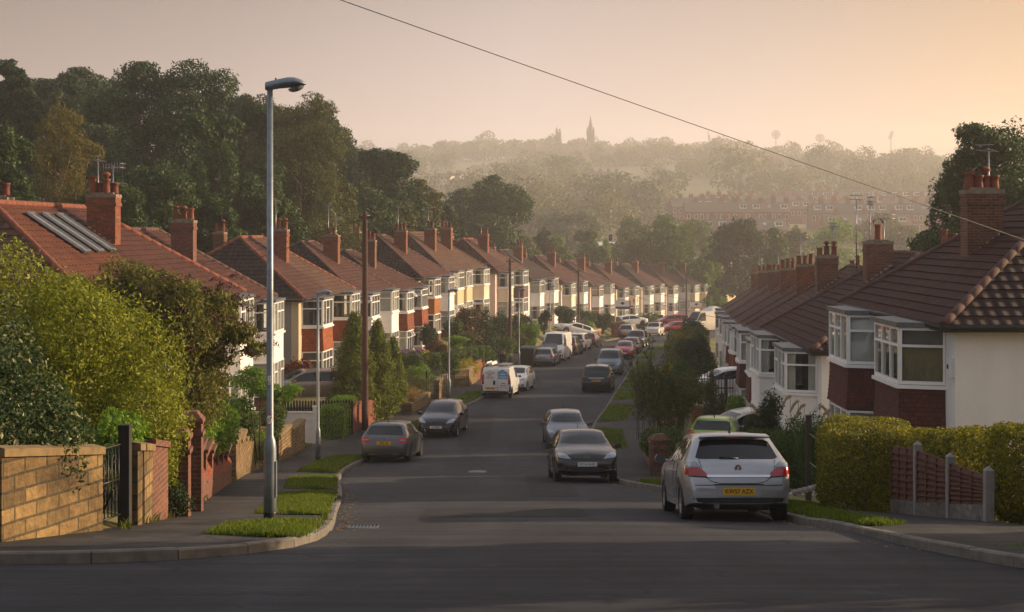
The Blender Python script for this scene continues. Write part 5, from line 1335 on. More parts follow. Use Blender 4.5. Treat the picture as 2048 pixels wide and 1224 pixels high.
# ------------------------------------------------------------------ street furniture
def street_lamp(x, y, z, yaw, label, h=6.0, sign=None):
    r = thing('street_lamp', label, 'street lamp', (x, y, z), yaw, 'street lamps')
    b = MB(); b.lathe([(.088, -.3), (.088, .62), (.088, 1.02), (.078, 1.12), (.05, 1.2), (.047, 3), (.040, h-.05)], n=16); b.build('column', M['metal'], r)
    b = MB(); b.lathe([(.0885, -.02), (.0895, 0), (.0895, .14), (.0885, .16)], n=16); b.build('base_band', M['black'], r)
    b = MB(); b.box(-.006+.083, .09, -.05, .05, .35, .85); b.build('access_door', M['metal'], r)
    b = MB(); P = []
    for t, zt_, zb, w in [(0,.06,-.10,.07),(.06,.075,-.10,.085),(.25,.12,-.065,.11),(.42,.155,-.05,.145),(.55,.15,-.04,.15),(.66,.11,-.02,.125),(.73,.05,.005,.07),(.75,.03,.012,.03)]:
        P.append([(-.06+t*.74, w*.85*math.cos(a)*1.0, (.72*(zt_+zb)/2+.72*(zt_-zb)/2*math.sin(a))) for a in np.linspace(0, 2*math.pi, 14)[:-1]])
    b.grid([[(p[0], p[1], p[2]+h) for p in q] for q in P], closed=True)
    b.poly([(p[0], p[1], p[2]+h) for p in P[0]]); b.poly([(p[0], p[1], p[2]+h) for p in P[-1]]); lh = b.build('lamp_head', M['metal'], r)
    b = MB(); b.grid([[(.36+u*.115, v*.11*math.sqrt(max(0, 1-u*u)), h-.03-.06*math.sqrt(max(0, 1-u*u))*(1-v*v)+u*.028) for v in np.linspace(-1, 1, 7)] for u in np.linspace(-1, 1, 9)]); b.build('lamp_bowl', M['lamp_clear'], lh)
    b = MB(); b.lathe([(.012, .04), (.014, .09), (.01, .10)], (.08, 0, h), 8); b.build('photocell', M['black'], lh)
    if sign == 'dog':
        R = .051; q0 = -math.pi/2-yaw
        def P3(u, v, o=0): a = q0+u/R; return ((R+o)*math.cos(a), (R+o)*math.sin(a), 1.42+v)
        def disc(ru, rv, o, mi, cv=0):
            n = 24
            pts = [(ru*math.cos(2*math.pi*i/n), cv+rv*math.sin(2*math.pi*i/n)) for i in range(n)]
            for i in range(n):
                (u0, v0), (u1, v1) = pts[i], pts[(i+1) % n]
                for k in range(3): b.poly([P3(u0*k/3, cv+(v0-cv)*k/3, o), P3(u1*k/3, cv+(v1-cv)*k/3, o), P3(u1*(k+1)/3, cv+(v1-cv)*(k+1)/3, o), P3(u0*(k+1)/3, cv+(v0-cv)*(k+1)/3, o)], mi)
        b = MB(); disc(.043, .075, .003, 1); disc(.035, .062, .005, 0)
        for poly in ([(-.02,-.005),(.012,-.005),(.016,.014),(-.02,.012)], [(-.02,-.03),(-.014,-.03),(-.012,0),(-.02,0)], [(.006,-.03),(.012,-.03),(.012,0),(.006,0)], [(.01,.005),(.018,.005),(.024,.03),(.014,.026)], [(.012,.024),(.03,.026),(.03,.034),(.016,.04)], [(-.022,.008),(-.018,.01),(-.026,.03)]):
            b.poly([P3(u, v, .0075) for u, v in poly], 2)
        b.build('dog_sign', [M['white_paint'], M['red_paint'], M['ink']], r)
        b = MB()
        for i in range(4): b.poly([P3(-.02+.01*i, .48, .003), P3(-.01+.01*i, .48, .003), P3(-.01+.01*i, .60, .003), P3(-.02+.01*i, .60, .003)], 0)
        pl = b.build('number_tag', M['white_paint'], r)
        a = q0; n = Vector((math.cos(a), math.sin(a), 0)); mm = face_M(n*(R+.006)+Vector((0,0,1.99)), n)
        text_mesh('1', .05, M['ink'], pl, mm); text_mesh('C', .05, M['ink'], pl, face_M(n*(R+.006)+Vector((0,0,1.93)), n))
    if sign == 'red':
        b = MB(); b.box(-.2, .2, -.055, -.05, 2.5, 3.1); b.box(-.12, .12, -.058, -.055, 2.75, 2.86, 1); b.box(-.03, .03, -.058, -.055, 2.88, 3.0, 1); b.build('red_sign', [M['red_paint'], M['white_paint']], r)
    return r
for px, d, off_, lb, sg in [(540, 19.5, 0, 'tall grey street lamp on the nearest grass verge with a dog sign', 'dog'), (636, 50.8, 0, 'grey street lamp in front of the low white fence', None), (898, 77.3, 0, 'grey street lamp at the verge below the ornate iron gate', None), (1038, 110.7, 0, 'grey street lamp next to the black wheelie bin', None), (1100, 143, 0, 'grey street lamp carrying a small red sign', 'red')]:
    x = at(px, d); street_lamp(x, d, zr(d)+.12, 0.0, lb, sign=sg)
x = at(1448, 235); street_lamp(x, 235, up(650, 235), 2.6, 'distant street lamp in front of the yellow brick house', h=6)

POLES = []
def pole(px, d, ytop, label, r0=.14, sleeve=False):
    x = at(px, d); zb = max(g(x, d), zr(d)+.1)-.02; zt = up(ytop, d); h = zt-zb
    r = thing('utility_pole', label, 'utility pole', (x, d, zb), 0, 'timber utility poles')
    b = MB(); b.lathe([(r0*1.05, -.3), (r0, .5), (r0*.72, h-.1), (r0*.70, h), (.02, h+.06)], n=12); b.build('shaft', M['pole'], r)
    b = MB(); b.box(-.05, .05, -.16, -.10, h-.95, h-.35); b.box(-.3, .3, -.03, .03, h-.28, h-.2) ; [b.lathe([(.02, 0), (.03, .05), (.02, .1)], (s, 0, h-.2), 8) for s in (-.26, .26)]
    b.build('cable_box', M['black'], r)
    for i in range(7):
        b = MB(); z = 2.2+i*(h-3.5)/6; s = -1 if i % 2 else 1; b.tube([(s*r0*.6, -.02, z), (s*(r0+.16), -.02, z+.01), (s*(r0+.16), -.02, z+.05)], .012, 5); b.build('step_iron', M['metal'], r)
    if sleeve:
        b = MB(); b.lathe([(r0*1.08, 0), (r0*1.08, 1.9)], n=12); b.build('steel_sleeve', M['metal'], r)
    POLES.append(Vector((x, d, zt))); return r
pole(730, 63.6, 424, 'tall dark timber pole in front of the conifers, nearest of the poles', .15)
pole(1020, 113.5, 517, 'timber pole with a steel sleeve beside the walking man', .15, True)
pole(1157, 153, 537, 'timber pole behind the brick garden wall past the parked navy estate', .15)
pole(1373, 200, 548, 'timber pole beside the leafy tree at the bend', .14)

def wire(a, b_, label, sag=.02, r=.011):
    a, b_ = Vector(a), Vector(b_); L = (b_-a).length; b = MB()
    b.tube([a.lerp(b_, t)-Vector((0,0,4*sag*L*t*(1-t))) for t in np.linspace(0, 1, 17)], r, 5)
    o = b.build('overhead_wire', M['wire'], center=False); tag(o, label, 'wire', 'overhead wires'); return o
wa, wb = Vector((at(560, 21), 21, up(-48, 21))), Vector((at(2075, 34), 34, up(489, 34)))
wire(wa-(wb-wa)*.75, wb, 'single black wire crossing the whole sky down to the nearest right house', .001, .008)
p1, p2, p3, p4_ = POLES
def P3(px, py, d): return (at(px, d), d, up(py, d))
for tgt, lb in [((405, 527, 62), 'upper pale wire from the nearest timber pole to the rust red roof'), ((428, 545, 64), 'lower pale wire from the nearest timber pole to the rust red roof'), ((570, 498, 80), 'short wire from the nearest timber pole to a chimney beside the lamp'), ((884, 548, 112), 'wire from the nearest timber pole to the varnished timber bay house')]:
    wire(p1-Vector((0,0,.25)), P3(*tgt), lb, .012, .012)
for tgt, lb in [((790, 520, 96), 'wire from the sleeved pole back to the tile hung house'), ((963, 533, 134), 'wire from the sleeved pole to the long cream house'), ((1092, 548, 156), 'wire from the sleeved pole to the white clad house')]:
    wire(p2-Vector((0,0,.25)), P3(*tgt), lb, .015, .014)
for tgt, lb in [((1270, 570, 205), 'wire from the third pole to the house with painted diamonds'), ((1335, 577, 218), 'wire from the third pole to the cream house behind the clipped bush'), ((1180, 560, 180), 'short wire from the third pole to the pink house'), ((1430, 610, 130), 'long wire from the third pole over the street to the right row'), ((1462, 640, 100), 'lower long wire from the third pole over the street to the right row')]:
    wire(p3-Vector((0,0,.25)), P3(*tgt), lb, .012, .016)
wire(p3-Vector((0,0,.2)), p4_-Vector((0,0,.2)), 'wire between the third pole and the pole at the bend', .012, .016)
wire(p2-Vector((0,0,.2)), p3-Vector((0,0,.2)), 'wire between the sleeved pole and the third pole', .012, .016)

# ------------------------------------------------------------------ garden walls, fences, gates
def wall_run(name, label, cat, pts, h, th, mat, cop=None, step=0, base=-.6, cop_h=.09, group=None, hs=None):
    """pts (x, y): a wall following the ground, stepped or raked"""
    b, cb = MB(), MB()
    for i, ((x0, y0), (x1, y1)) in enumerate(zip(pts, pts[1:])):
        L = math.hypot(x1-x0, y1-y0); n = max(1, int(L/(step or 1.2)+.5)); u = Vector(((x1-x0)/L, (y1-y0)/L, 0)); nn = Vector((u.y, -u.x, 0))
        for k in range(n):
            a, c = k/n, (k+1)/n
            A, B = Vector((x0+(x1-x0)*a, y0+(y1-y0)*a, 0)), Vector((x0+(x1-x0)*c, y0+(y1-y0)*c, 0))
            za, zb = zr(A.y)+.13, zr(B.y)+.13
            if hs: ha, hb = hs[0]+(hs[1]-hs[0])*a, hs[0]+(hs[1]-hs[0])*c
            else: ha = hb = h
            if step: ta = tb = max(za, zb)*.5+min(za, zb)*.5+(ha+hb)/2
            else: ta, tb = za+ha, zb+hb
            p = [A-nn*th/2, B-nn*th/2, B+nn*th/2, A+nn*th/2]; zz = [ta, tb, tb, ta]; z0 = min(za, zb)+base
            lo = [Vector((q.x, q.y, z0)) for q in p]; hi = [Vector((q.x, q.y, z)) for q, z in zip(p, zz)]
            for s in range(4):
                t = (s+1) % 4; b.poly([lo[s], lo[t], hi[t], hi[s]])
            b.poly(hi)
            if cop:
                o = .04; p = [A-nn*(th/2+o), B-nn*(th/2+o), B+nn*(th/2+o), A+nn*(th/2+o)]
                q0 = [Vector((q.x, q.y, z)) for q, z in zip(p, zz)]; q1 = [q+Vector((0,0,cop_h)) for q in q0]; g_ = u*.004
                for s in range(4):
                    t = (s+1) % 4; cb.poly([q0[s], q0[t], q1[t], q1[s]])
                m0, m1 = (q1[0]+q1[3])/2+Vector((0,0,.03)), (q1[1]+q1[2])/2+Vector((0,0,.03))
                cb.poly([q1[0]+g_, q1[1]-g_, m1-g_, m0+g_]); cb.poly([m0+g_, m1-g_, q1[2]-g_, q1[3]+g_]); cb.poly(q0[::-1])
    x, y = pts[0]; loc = Vector((x, y, zr(y)))
    def off(mb): mb.v = [(p[0]-loc.x, p[1]-loc.y, p[2]-loc.z) for p in mb.v]
    off(b); off(cb)
    o = b.build(name, M[mat], loc=loc); tag(o, label, cat, group)
    if cop: cb.build('coping', M[cop], o)
    return o
wall_run('garden_wall', 'yellow sandstone garden wall running back along the pavement at the left edge', 'wall', [(-13, 15.95), (-8, 15.8), (-6.35, 15.6), (-5.78, 15.8), (-5.5, 16.7), (-5.2, 17.68)], .95, .26, 'stone', 'coping')
wall_run('garden_wall', 'short piece of sandstone wall between the iron gate and the brick wall', 'wall', [(-5.04, 18.65), (-5.12, 19.75)], .98, .26, 'stone', 'coping')
wall_run('garden_wall', 'short red brick wall joined to the end of the short sandstone piece', 'wall', [(-5.12, 19.8), (-5.2, 21.0)], 1.05, .24, 'brick_red', 'brick_red')
def pier(x, y, w, h, label, mat='brick_red', cap='pyramid', name='brick_pier'):
    z = zr(y)+.13; r = MB(); r.box(-w/2, w/2, -w/2, w/2, -.5, h-.32); r.box(-w/2-.03, w/2+.03, -w/2-.03, w/2+.03, h-.32, h-.24); r.box(-w/2, w/2, -w/2, w/2, h-.24, h-.1)
    o = r.build(name, M[mat], loc=(x, y, z)); o.rotation_euler = (0,0,.12); tag(o, label, 'pier')
    r = MB(); k = w/2+.03; e = w*.28
    r.box(-k, k, -k, k, h-.1, h-.04)
    for s in range(4):
        c = [(-k,-k),(k,-k),(k,k),(-k,k)]; d = [(-e,-e),(e,-e),(e,e),(-e,e)]; t = (s+1) % 4
        r.poly([(*c[s], h-.04), (*c[t], h-.04), (*d[t], h+.1), (*d[s], h+.1)])
    r.poly([(*p, h+.1) for p in [(-e,-e),(e,-e),(e,e),(-e,e)]]); r.build('cap', M['brick_red'], o)
    return o
pier(at(352, 22.4), 22.4, .42, 1.32, 'stout dark brick gate pier, nearer of two by the left pavement')
pier(at(381, 24.4), 24.4, .40, 1.62, 'taller brick gate pier behind the stout one, carrying bushy ivy')
# wall with recessed panels and sloping brick shoulders
def panel_wall():
    r = thing('brick_wall', 'stepped red brick wall with recessed panels and sloped brick shoulders', 'wall', (0,0,0))
    p0, p1 = Vector((-5.66, 24.7, 0)), Vector((-7.32, 36.6, 0)); n = 7; L = (p1-p0).length; u = (p1-p0)/L; nn = Vector((u.y, -u.x, 0))
    r.location = (p0.x, p0.y, zr(24.7)); o3 = Vector(r.location); b = MB(); cp = MB()
    for i in range(n):
        a, c = L*i/n, L*(i+1)/n; y = p0.y+u.y*(a+c)/2; z = zr(y)+.13; T = z+1.13-.04*i
        o = p0
        b.obox(o, u, nn, a, c, -.17, .10, z-1.0, z+.42)
        b.obox(o, u, nn, a+.34, c, -.15, -.03, z+.42, T-.15)
        b.obox(o, u, nn, a, a+.34, -.15, .085, z+.42, T-.13)
        b.obox(o, u, nn, a, c, -.16, .09, T-.15, T-.02); cp.obox(o, u, nn, a-.01, c+.0, -.2, .13, T-.02, T+.05)
        A, B = o+u*(a+.34), o+u*(c)
        b.poly([A+nn*.10+Vector((0,0,z+.421)), B+nn*.10+Vector((0,0,z+.421)), B-nn*.03+Vector((0,0,z+.64)), A-nn*.03+Vector((0,0,z+.64))], 1)
    for m in (b, cp): m.v = [(p[0]-o3.x, p[1]-o3.y, p[2]-o3.z) for p in m.v]
    b.build('brickwork', [M['brick_red'], M['th_red']], r); cp.build('coping', M['brick_red'], r)
panel_wall()
wall_run('garden_wall', 'rough stone wall beyond the panelled brick wall', 'wall', [(-7.45, 37.6), (-8.0, 42), (-8.3, 46)], 1.1, .3, 'stone_rough', 'coping', step=2.1)
wall_run('garden_wall', 'rough stone wall with stepped top before the low white fence', 'wall', [(-8.35, 50), (-8.3, 56)], 1.0, .3, 'stone_rough', 'coping', step=3)
wall_run('garden_wall', 'stone pier and return wall beside the stepped rough stone wall', 'wall', [(-9.4, 49.6), (-8.4, 49.6)], 1.15, .3, 'stone_rough', 'coping', step=1)
wall_run('garden_wall', 'orange brick wall with raked top behind the nearest timber pole', 'wall', [(-7.25, 62.2), (-6.45, 66.3)], 1.0, .22, 'brick_orange', 'brick_orange', hs=(1.25, 1.0))
pier(at(768, 67.5), 67.5, .42, 1.5, 'tall brick pier at the foot of the conifers', 'brick_orange'); pier(at(742, 66.4), 66.4, .36, 1.15, 'low brick pier at the end of the raked brick wall', 'brick_orange')
wall_run('rockery_wall', 'low rubble rockery edging beneath the dried plants', 'wall', [(at(815, 70), 70), (at(853, 76.5), 76.5)], .45, .4, 'stone_rough', 'coping', step=.6)
wall_run('garden_wall', 'stone wall with raked top beside the ornate iron gate', 'wall', [(at(873, 78), 78), (at(893, 82.5), 82.5)], 1.0, .28, 'stone_rough', 'coping', step=2.2)
wall_run('garden_wall', 'grey stone planter wall below the yellow shrub', 'wall', [(at(907, 88), 88), (at(933, 88.5), 88.5), (at(950, 94), 94)], 1.0, .28, 'stone_rough', 'coping', step=2.5)
wall_run('garden_wall', 'orange brick planter wall leading to the walking man', 'wall', [(at(950.5, 94.2), 94.2), (at(966, 101), 101)], 1.15, .24, 'brick_orange', 'brick_orange')
wall_run('garden_wall', 'brown brick retaining wall beyond the tall white van', 'wall', [(at(1098, 133), 133), (at(1165, 140), 140), (at(1200, 150), 150)], 1.25, .26, 'brick_red', 'coping')
wall_run('garden_wall', 'buff brick wall below the trellis by the third pole', 'wall', [(at(1178, 147), 147), (at(1200, 152), 152)], 1.4, .26, 'buff', 'coping')
for i, (px, d) in enumerate([(1229, 163), (1236, 166), (1244, 168)]): pier(at(px, d), d, .6, 1.7, ['brick gate pier under the sale board, left of three', 'brick gate pier under the sale board, middle of three', 'brick gate pier under the sale board, right of three'][i], 'brick_orange')
wall_run('garden_wall', 'low brick wall behind the three brick gate piers', 'wall', [(at(1225, 163), 163), (at(1250, 171), 171)], .8, .25, 'brick_red', 'coping')
wall_run('garden_wall', 'small dark brick wall with patterned top below the big shrub on the right', 'wall', [(4.22, 41), (4.62, 46.5), (5.02, 52.5)], .85, .24, 'brick_red', 'brick_red', step=1.4)
pier(4.22, 40.7, .44, 1.1, 'dark brick pier ending the small patterned brick wall on the right')
wall_run('garden_wall', 'dark red brick wall across the gardens below the railings', 'wall', [(at(1385, 62.5), 62.5), (at(1462, 63), 63)], 1.1, .24, 'brick_red', 'coping')
wall_run('garden_wall', 'grey block wall across the garden behind the lime green hatchback', 'wall', [(at(1398, 58), 58), (at(1462, 58.4), 58.4)], .7, .22, 'concrete', 'coping')
wall_run('garden_wall', 'low brick wall at the right edge beneath the clipped hedge', 'wall', [(6.98, 19.2), (7.5, 18.9), (12, 18.6)], .26, .24, 'brick_red', 'coping', cop_h=.05)

def iron_gate(name, label, x, y, z, rz, w, h, arch=.0, posts=True, dense=7):
    r = thing(name, label, 'gate', (x, y, z), rz)
    b = MB()
    for s in (0, w): b.tube([(s, 0, .05), (s, 0, h)], .018, 6)
    b.tube([(0,0,.08),(w,0,.08)], .014, 6); b.tube([(0,0,h*.55),(w,0,h*.55)], .012, 6)
    b.tube([(w*t, 0, h+arch*math.sin(math.pi*t)-(.0)) for t in np.linspace(0, 1, 11)], .018, 6); fr = b.build('frame', M['black'], r)
    b = MB()
    for i in range(1, dense):
        t = i/dense; b.tube([(w*t, 0, .08), (w*t, 0, h+arch*math.sin(math.pi*t))], .009, 5)
    b.build('bars', M['black'], r)
    for cx, cz, q in ((.3,.35,1),(.7,.35,-1),(.3,.75,-1),(.7,.75,1)):
        b = MB(); b.tube([(w*cx+q*.12*w*(1-t*.8)*math.cos(t*9), .012, h*cz+.16*h*(1-t*.8)*math.sin(t*9)) for t in np.linspace(0, 1, 24)], .009, 4); b.build('scroll', M['black'], r)
    return r
iron_gate('iron_gate', 'black wrought iron scrolled gate at the end of the sandstone wall', -5.2, 17.82, zr(17.8)+.13, rad(76), .62, .98, .0)
b = MB(); b.box(-.07, .07, -.07, .07, -.4, 1.28); b.box(-.075, .075, -.075, .075, 1.28, 1.32); tag(b.build('gate_post', M['wood_dark'], loc=(-5.02, 18.45, zr(18.45)+.13)), 'square dark timber gate post beside the scrolled iron gate', 'post')
iron_gate('ornate_gate', 'ornate black iron gate with arched scrolled top in the stone wall', at(857, 77.3), 77.3, zr(77.3)+.15, .5, 1.1, 1.35, .5)
for px, d, lb in ((853, 77, 'black post left of the ornate arched gate'), (1148, 149, 'pale metal handrail post by the steep drive')):
    b = MB(); b.lathe([(.05, -.3), (.05, 1.5), (.075, 1.55), (.02, 1.65)], n=8); tag(b.build('gate_post', M['black'], loc=(at(px, d), d, zr(d)+.15)), lb, 'post')

# white panel fence, dark picket fence
def panel_fence():
    d = 58.6; x0, x1 = at(505, d), at(626, d); z = zr(d)+.1
    r = thing('panel_fence', 'low white panel fence with end post across the drive', 'fence', (x0, d, z))
    b = MB(); w = x1-x0
    for i in range(4): b.box(0, w, -.04+.002*i, .04, .02+i*.31, .32+i*.31)
    b.build('panel', M['panelw'], r); b = MB(); b.box(0, w, -.06, .06, 1.265, 1.33); b.build('rail', M['upvc'], r)
    b = MB(); b.box(w, w+.2, -.1, .1, -.3, 1.5); b.box(w-.02, w+.22, -.12, .12, 1.5, 1.56); b.build('post', M['panelw'], r)
panel_fence()
def picket(label, pts, h, mat, w=.09, gap=.035, zoff=.1, point=True, name='picket_fence', rails=True, base=None):
    (x0, y0), (x1, y1) = pts; L = math.hypot(x1-x0, y1-y0); u = Vector(((x1-x0)/L, (y1-y0)/L, 0)); nn = Vector((u.y, -u.x, 0))
    zb = (base if base is not None else (zr(y0)+zoff)); r = thing(name, label, 'fence', (x0, y0, zb))
    b = MB(); s = 0
    dz = (zr(y1)-zr(y0))/L if base is None else 0
    while s < L:
        hh = h+random.uniform(-.02, .02); a, c = u*s, u*(s+w); z0 = dz*s
        q = [a+Vector((0,0,z0)), c+Vector((0,0,z0)), c+Vector((0,0,z0+hh)), (a+c)/2+Vector((0,0,z0+hh+(w*.6 if point else 0))), a+Vector((0,0,z0+hh))]
        f, k = [p+nn*.012 for p in q], [p-nn*.012 for p in q]
        b.poly(f); b.poly(k[::-1])
        for i in range(5): b.poly([f[i], k[i], k[(i+1) % 5], f[(i+1) % 5]])
        s += w+gap
    b.build('pickets', M[mat], r)
    if rails:
        for zz in (.3, h-.3):
            b = MB(); b.tube([Vector((0,0,zz))-nn*.035, u*L+Vector((0,0,zz+dz*L))-nn*.035], .03, 4, smooth=False); b.build('rail', M[mat], r)
        for k in range(int(L/1.8)+1):
            b = MB(); p = u*min(L, k*1.8)-nn*.08; b.box(p.x-.045, p.x+.045, p.y-.045, p.y+.045, -.5+dz*k*1.8, h-.05+dz*k*1.8); b.build('post', M[mat], r)
    return r
random.seed(12)
picket('dark timber picket fence in front of the bronze estate', [(at(545, 61.5), 61.5), (at(705, 61.8), 61.8)], 1.45, 'wood_dark', zoff=.15)
picket('dark brown board fence between the gardens above the yellow shrub', [(at(862, 96), 96), (at(948, 97), 97)], 1.1, 'wood_red', w=.14, gap=.004, point=False, name='board_fence', zoff=.6)
picket('small timber trellis fence left of the third pole', [(at(1140, 151), 151), (at(1174, 150), 150)], 1.3, 'wood_grey', w=.1, gap=.14, point=False, name='trellis_fence', zoff=1.6)
picket('black iron railings in front of the white car on the right', [(at(1380, 68), 68), (at(1468, 68.3), 68.3)], 1.05, 'black', w=.03, gap=.11, point=True, name='iron_railings', base=up(790, 68))
# red brown panels between concrete posts, right foreground
def post_fence():
    pts = [(6.62, 19.75), (6.585, 21.35), (6.55, 22.95)]; zt = -3.36
    r = thing('panel_fence', 'red brown lapped timber panel fence between three concrete posts', 'fence', (6.6, 21.3, zr(21.3)))
    o = Vector(r.location); tops = [-3.30, -3.36, -3.42]
    for (x, y), t in zip(pts, tops):
        b = MB(); b.box(x-o.x-.06, x-o.x+.06, y-o.y-.06, y-o.y+.06, zr(y)-.3-o.z, t-o.z)
        k = .06
        for s in range(4):
            c = [(-k,-k),(k,-k),(k,k),(-k,k)]; q = (s+1) % 4; b.poly([(x-o.x+c[s][0], y-o.y+c[s][1], t-o.z), (x-o.x+c[q][0], y-o.y+c[q][1], t-o.z), (x-o.x, y-o.y, t-o.z+.06)])
        b.build('concrete_post', M['concrete'], r)
    pts2 = pts + [(6.5, 24.3)]; tops2 = tops+[-3.55]
    for i in range(3):
        (x0, y0), (x1, y1) = pts2[i], pts2[i+1]; A, B = Vector((x0-o.x, y0-o.y+.06, 0)), Vector((x1-o.x, y1-o.y-.06, 0)); u = (B-A).normalized(); nn = Vector((-u.y, u.x, 0)); L = (B-A).length
        za, zb = zr(y0)+.13-o.z, zr(y1)+.13-o.z; ta, tb = tops2[i]-o.z-.1, tops2[i+1]-o.z-.1
        b = MB(); n = 8; lo_a, lo_b = za+.22, zb+.22
        rr = random.Random(i)
        for k in range(n):
            a0, a1 = lo_a+(ta-lo_a)*k/n, lo_a+(ta-lo_a)*(k+1.15)/n; b0, b1 = lo_b+(tb-lo_b)*k/n, lo_b+(tb-lo_b)*(k+1.15)/n
            P = []
            for t in np.linspace(0, 1, 9):
                w = rr.uniform(-.007, .007); q = A.lerp(B, t); zl, zh = a0+(b0-a0)*t+w, a1+(b1-a1)*t+w
                P.append([q+nn*.045+Vector((0,0,zl)), q+nn*.008+Vector((0,0,zh)), q-nn*.012+Vector((0,0,zh)), q-nn*.0+Vector((0,0,zl))])
            b.grid(P, smooth=False, closed=True)
        b.build('panel', M['wood_red'], r)
        b = MB()
        for t in (.02, .34, .66, .98):
            q = A.lerp(B, t); b.tube([q+nn*.04+Vector((0,0,lo_a+(lo_b-lo_a)*t)), q+nn*.03+Vector((0,0,ta+(tb-ta)*t))], .02, 4, smooth=False)
        b.build('battens', M['wood_red'], r)
        b = MB(); b.poly([A+nn*.05+Vector((0,0,za-.2)), B+nn*.05+Vector((0,0,zb-.2)), B+nn*.05+Vector((0,0,lo_b)), A+nn*.05+Vector((0,0,lo_a))]); b.poly([A+nn*.05+Vector((0,0,lo_a)), B+nn*.05+Vector((0,0,lo_b)), B-nn*.05+Vector((0,0,lo_b)), A-nn*.05+Vector((0,0,lo_a))]); b.build('gravel_board', M['gravelb'], r)
M['gravelb'] = masonry('rough_gravel_board', '#77736a', '#5e5a52', '#6a665e', w=.23, h=.11, ms=.02, bmp=1.4, stain=.5)
post_fence()
b = MB(); b.box(-.055, .055, -.055, .055, -.4, 1.5); b.box(-.06, .06, -.06, .06, 1.5, 1.53); tag(b.build('fence_post', M['wood_dark'], loc=(at(1617, 30), 30, up(975, 30))), 'lone dark timber post left of the golden hedge', 'post')
for k in (.55, 1.15):
    b = MB(); b.tube([(at(1617, 30), 30, up(975, 30)+k), (at(1650, 29.2), 29.2, up(975, 30)+k-.15)], .012, 5); tag(b.build('rope', M['wood_grey']), 'upper slack rope from the lone post to the hedge' if k > 1 else 'lower slack rope from the lone post to the hedge', 'rope')
rr = random.Random(9)
for i in range(6):
    b = MB(); P = []
    for a in np.linspace(-1.4, 1.5, 5): P.append([(math.cos(t)*math.cos(a)*rr.uniform(.055,.1), math.sin(t)*math.cos(a)*rr.uniform(.055,.1), math.sin(a)*.07) for t in np.linspace(0, 6.28, 9)[:-1]])
    b.grid(P, closed=True); px = 1590+i*10; tag(b.build('edging_stone', M['concrete'], loc=(at(px, 29.8-i*.15), 29.8-i*.15, up(985-i*5, 29.8)+.0)), 'pale rough edging stone at the foot of the lone timber post', 'stone', 'pale edging stones')

# wheelie bin, sale boards
r = thing('wheelie_bin', 'black wheelie bin standing on the left pavement by the grass', 'bin', (at(1056, 112.5), 112.5, zr(112.5)+.12), -.3)
b = MB(); P = [[(s*w, -.36*k, z) if False else p for p in [(-w,-d_,z),(w,-d_,z),(w,d_,z),(-w,d_,z)]] for z, w, d_ in ((.06,.42,.34),(.1,.46,.36),(1.25,.62,.50),(1.3,.65,.52))]; b.grid(P, smooth=False, closed=True); b.poly(P[0]); b.build('body', M['black'], r)
b = MB(); P = [[(-.67,-.56,1.3),(.67,-.56,1.3),(.67,.5,1.3),(-.67,.5,1.3)],[(-.67,-.56,1.36),(.67,-.56,1.36),(.66,.52,1.46),(-.66,.52,1.46)],[(-.5,-.4,1.44),(.5,-.4,1.44),(.5,.4,1.53),(-.5,.4,1.53)]]; b.grid(P, smooth=False, closed=True); b.poly(P[-1]); b.build('lid', M['black'], r)
for s in (-.5, .5):
    b = MB(); b.lathe([(.14, -.04), (.16, 0), (.14, .04)], (s, .42, .16), 14, axis='x'); b.build('wheel', M['tyre'], r)
for px, py, d, lb, colr, yaw in [(1246, 617, 165, 'white and navy sale board with a red edge on a tall post', 'navy_paint', -.2), (1393, 617, 205, 'small white sale board with a yellow edge beyond the bend', 'yellow_paint', .1)]:
    z0 = g(at(px, d), d); r = thing('sale_board', lb, 'sign', (at(px, d), d, z0), yaw, 'estate agent boards'); zt = up(py, d)-z0
    b = MB(); b.box(-.95, -.85, -.05, .05, -.3, zt+.95); b.build('post', M['white_paint'], r)
    b = MB(); b.box(-.85, .75, -.02, .02, zt-.05, zt+.95); b.build('board', M['white_paint'], r)
    b = MB(); b.box(-.85, .75, -.024, -.02, zt-.05, zt+.22, 0); b.build('band', M[colr], r); b = MB(); b.box(.75, .88, -.02, .02, zt-.05, zt+.95); b.build('edge', M['red_paint' if colr == 'navy_paint' else 'yellow_paint'], r)
    b = MB(); b.lathe([(.17, -.026), (.17, -.021)], (-.05, 0, zt+.6), 16, axis='y'); b.box(-.32, .22, -.03, -.027, zt+.56, zt+.63); b.build('roundel', M['ink'], r)
for i, (px, d) in enumerate([(1321, 205), (1332, 206)]):
    r = thing('wheelie_bin', ['black wheelie bin against the pale house at the bend', 'green wheelie bin against the pale house at the bend'][i], 'bin', (at(px, d), d, g(at(px, d), d)+.3), 0)
    b = MB(); P = [[(-w,-w,z),(w,-w,z),(w,w,z),(-w,w,z)] for z, w in ((0,.28),(1.1,.36))]; b.grid(P, smooth=False, closed=True); b.build('body', M['black' if i == 0 else 'turf'], r); b = MB(); b.box(-.38,.38,-.4,.38,1.1,1.18); b.build('lid', M['black' if i == 0 else 'turf'], r)

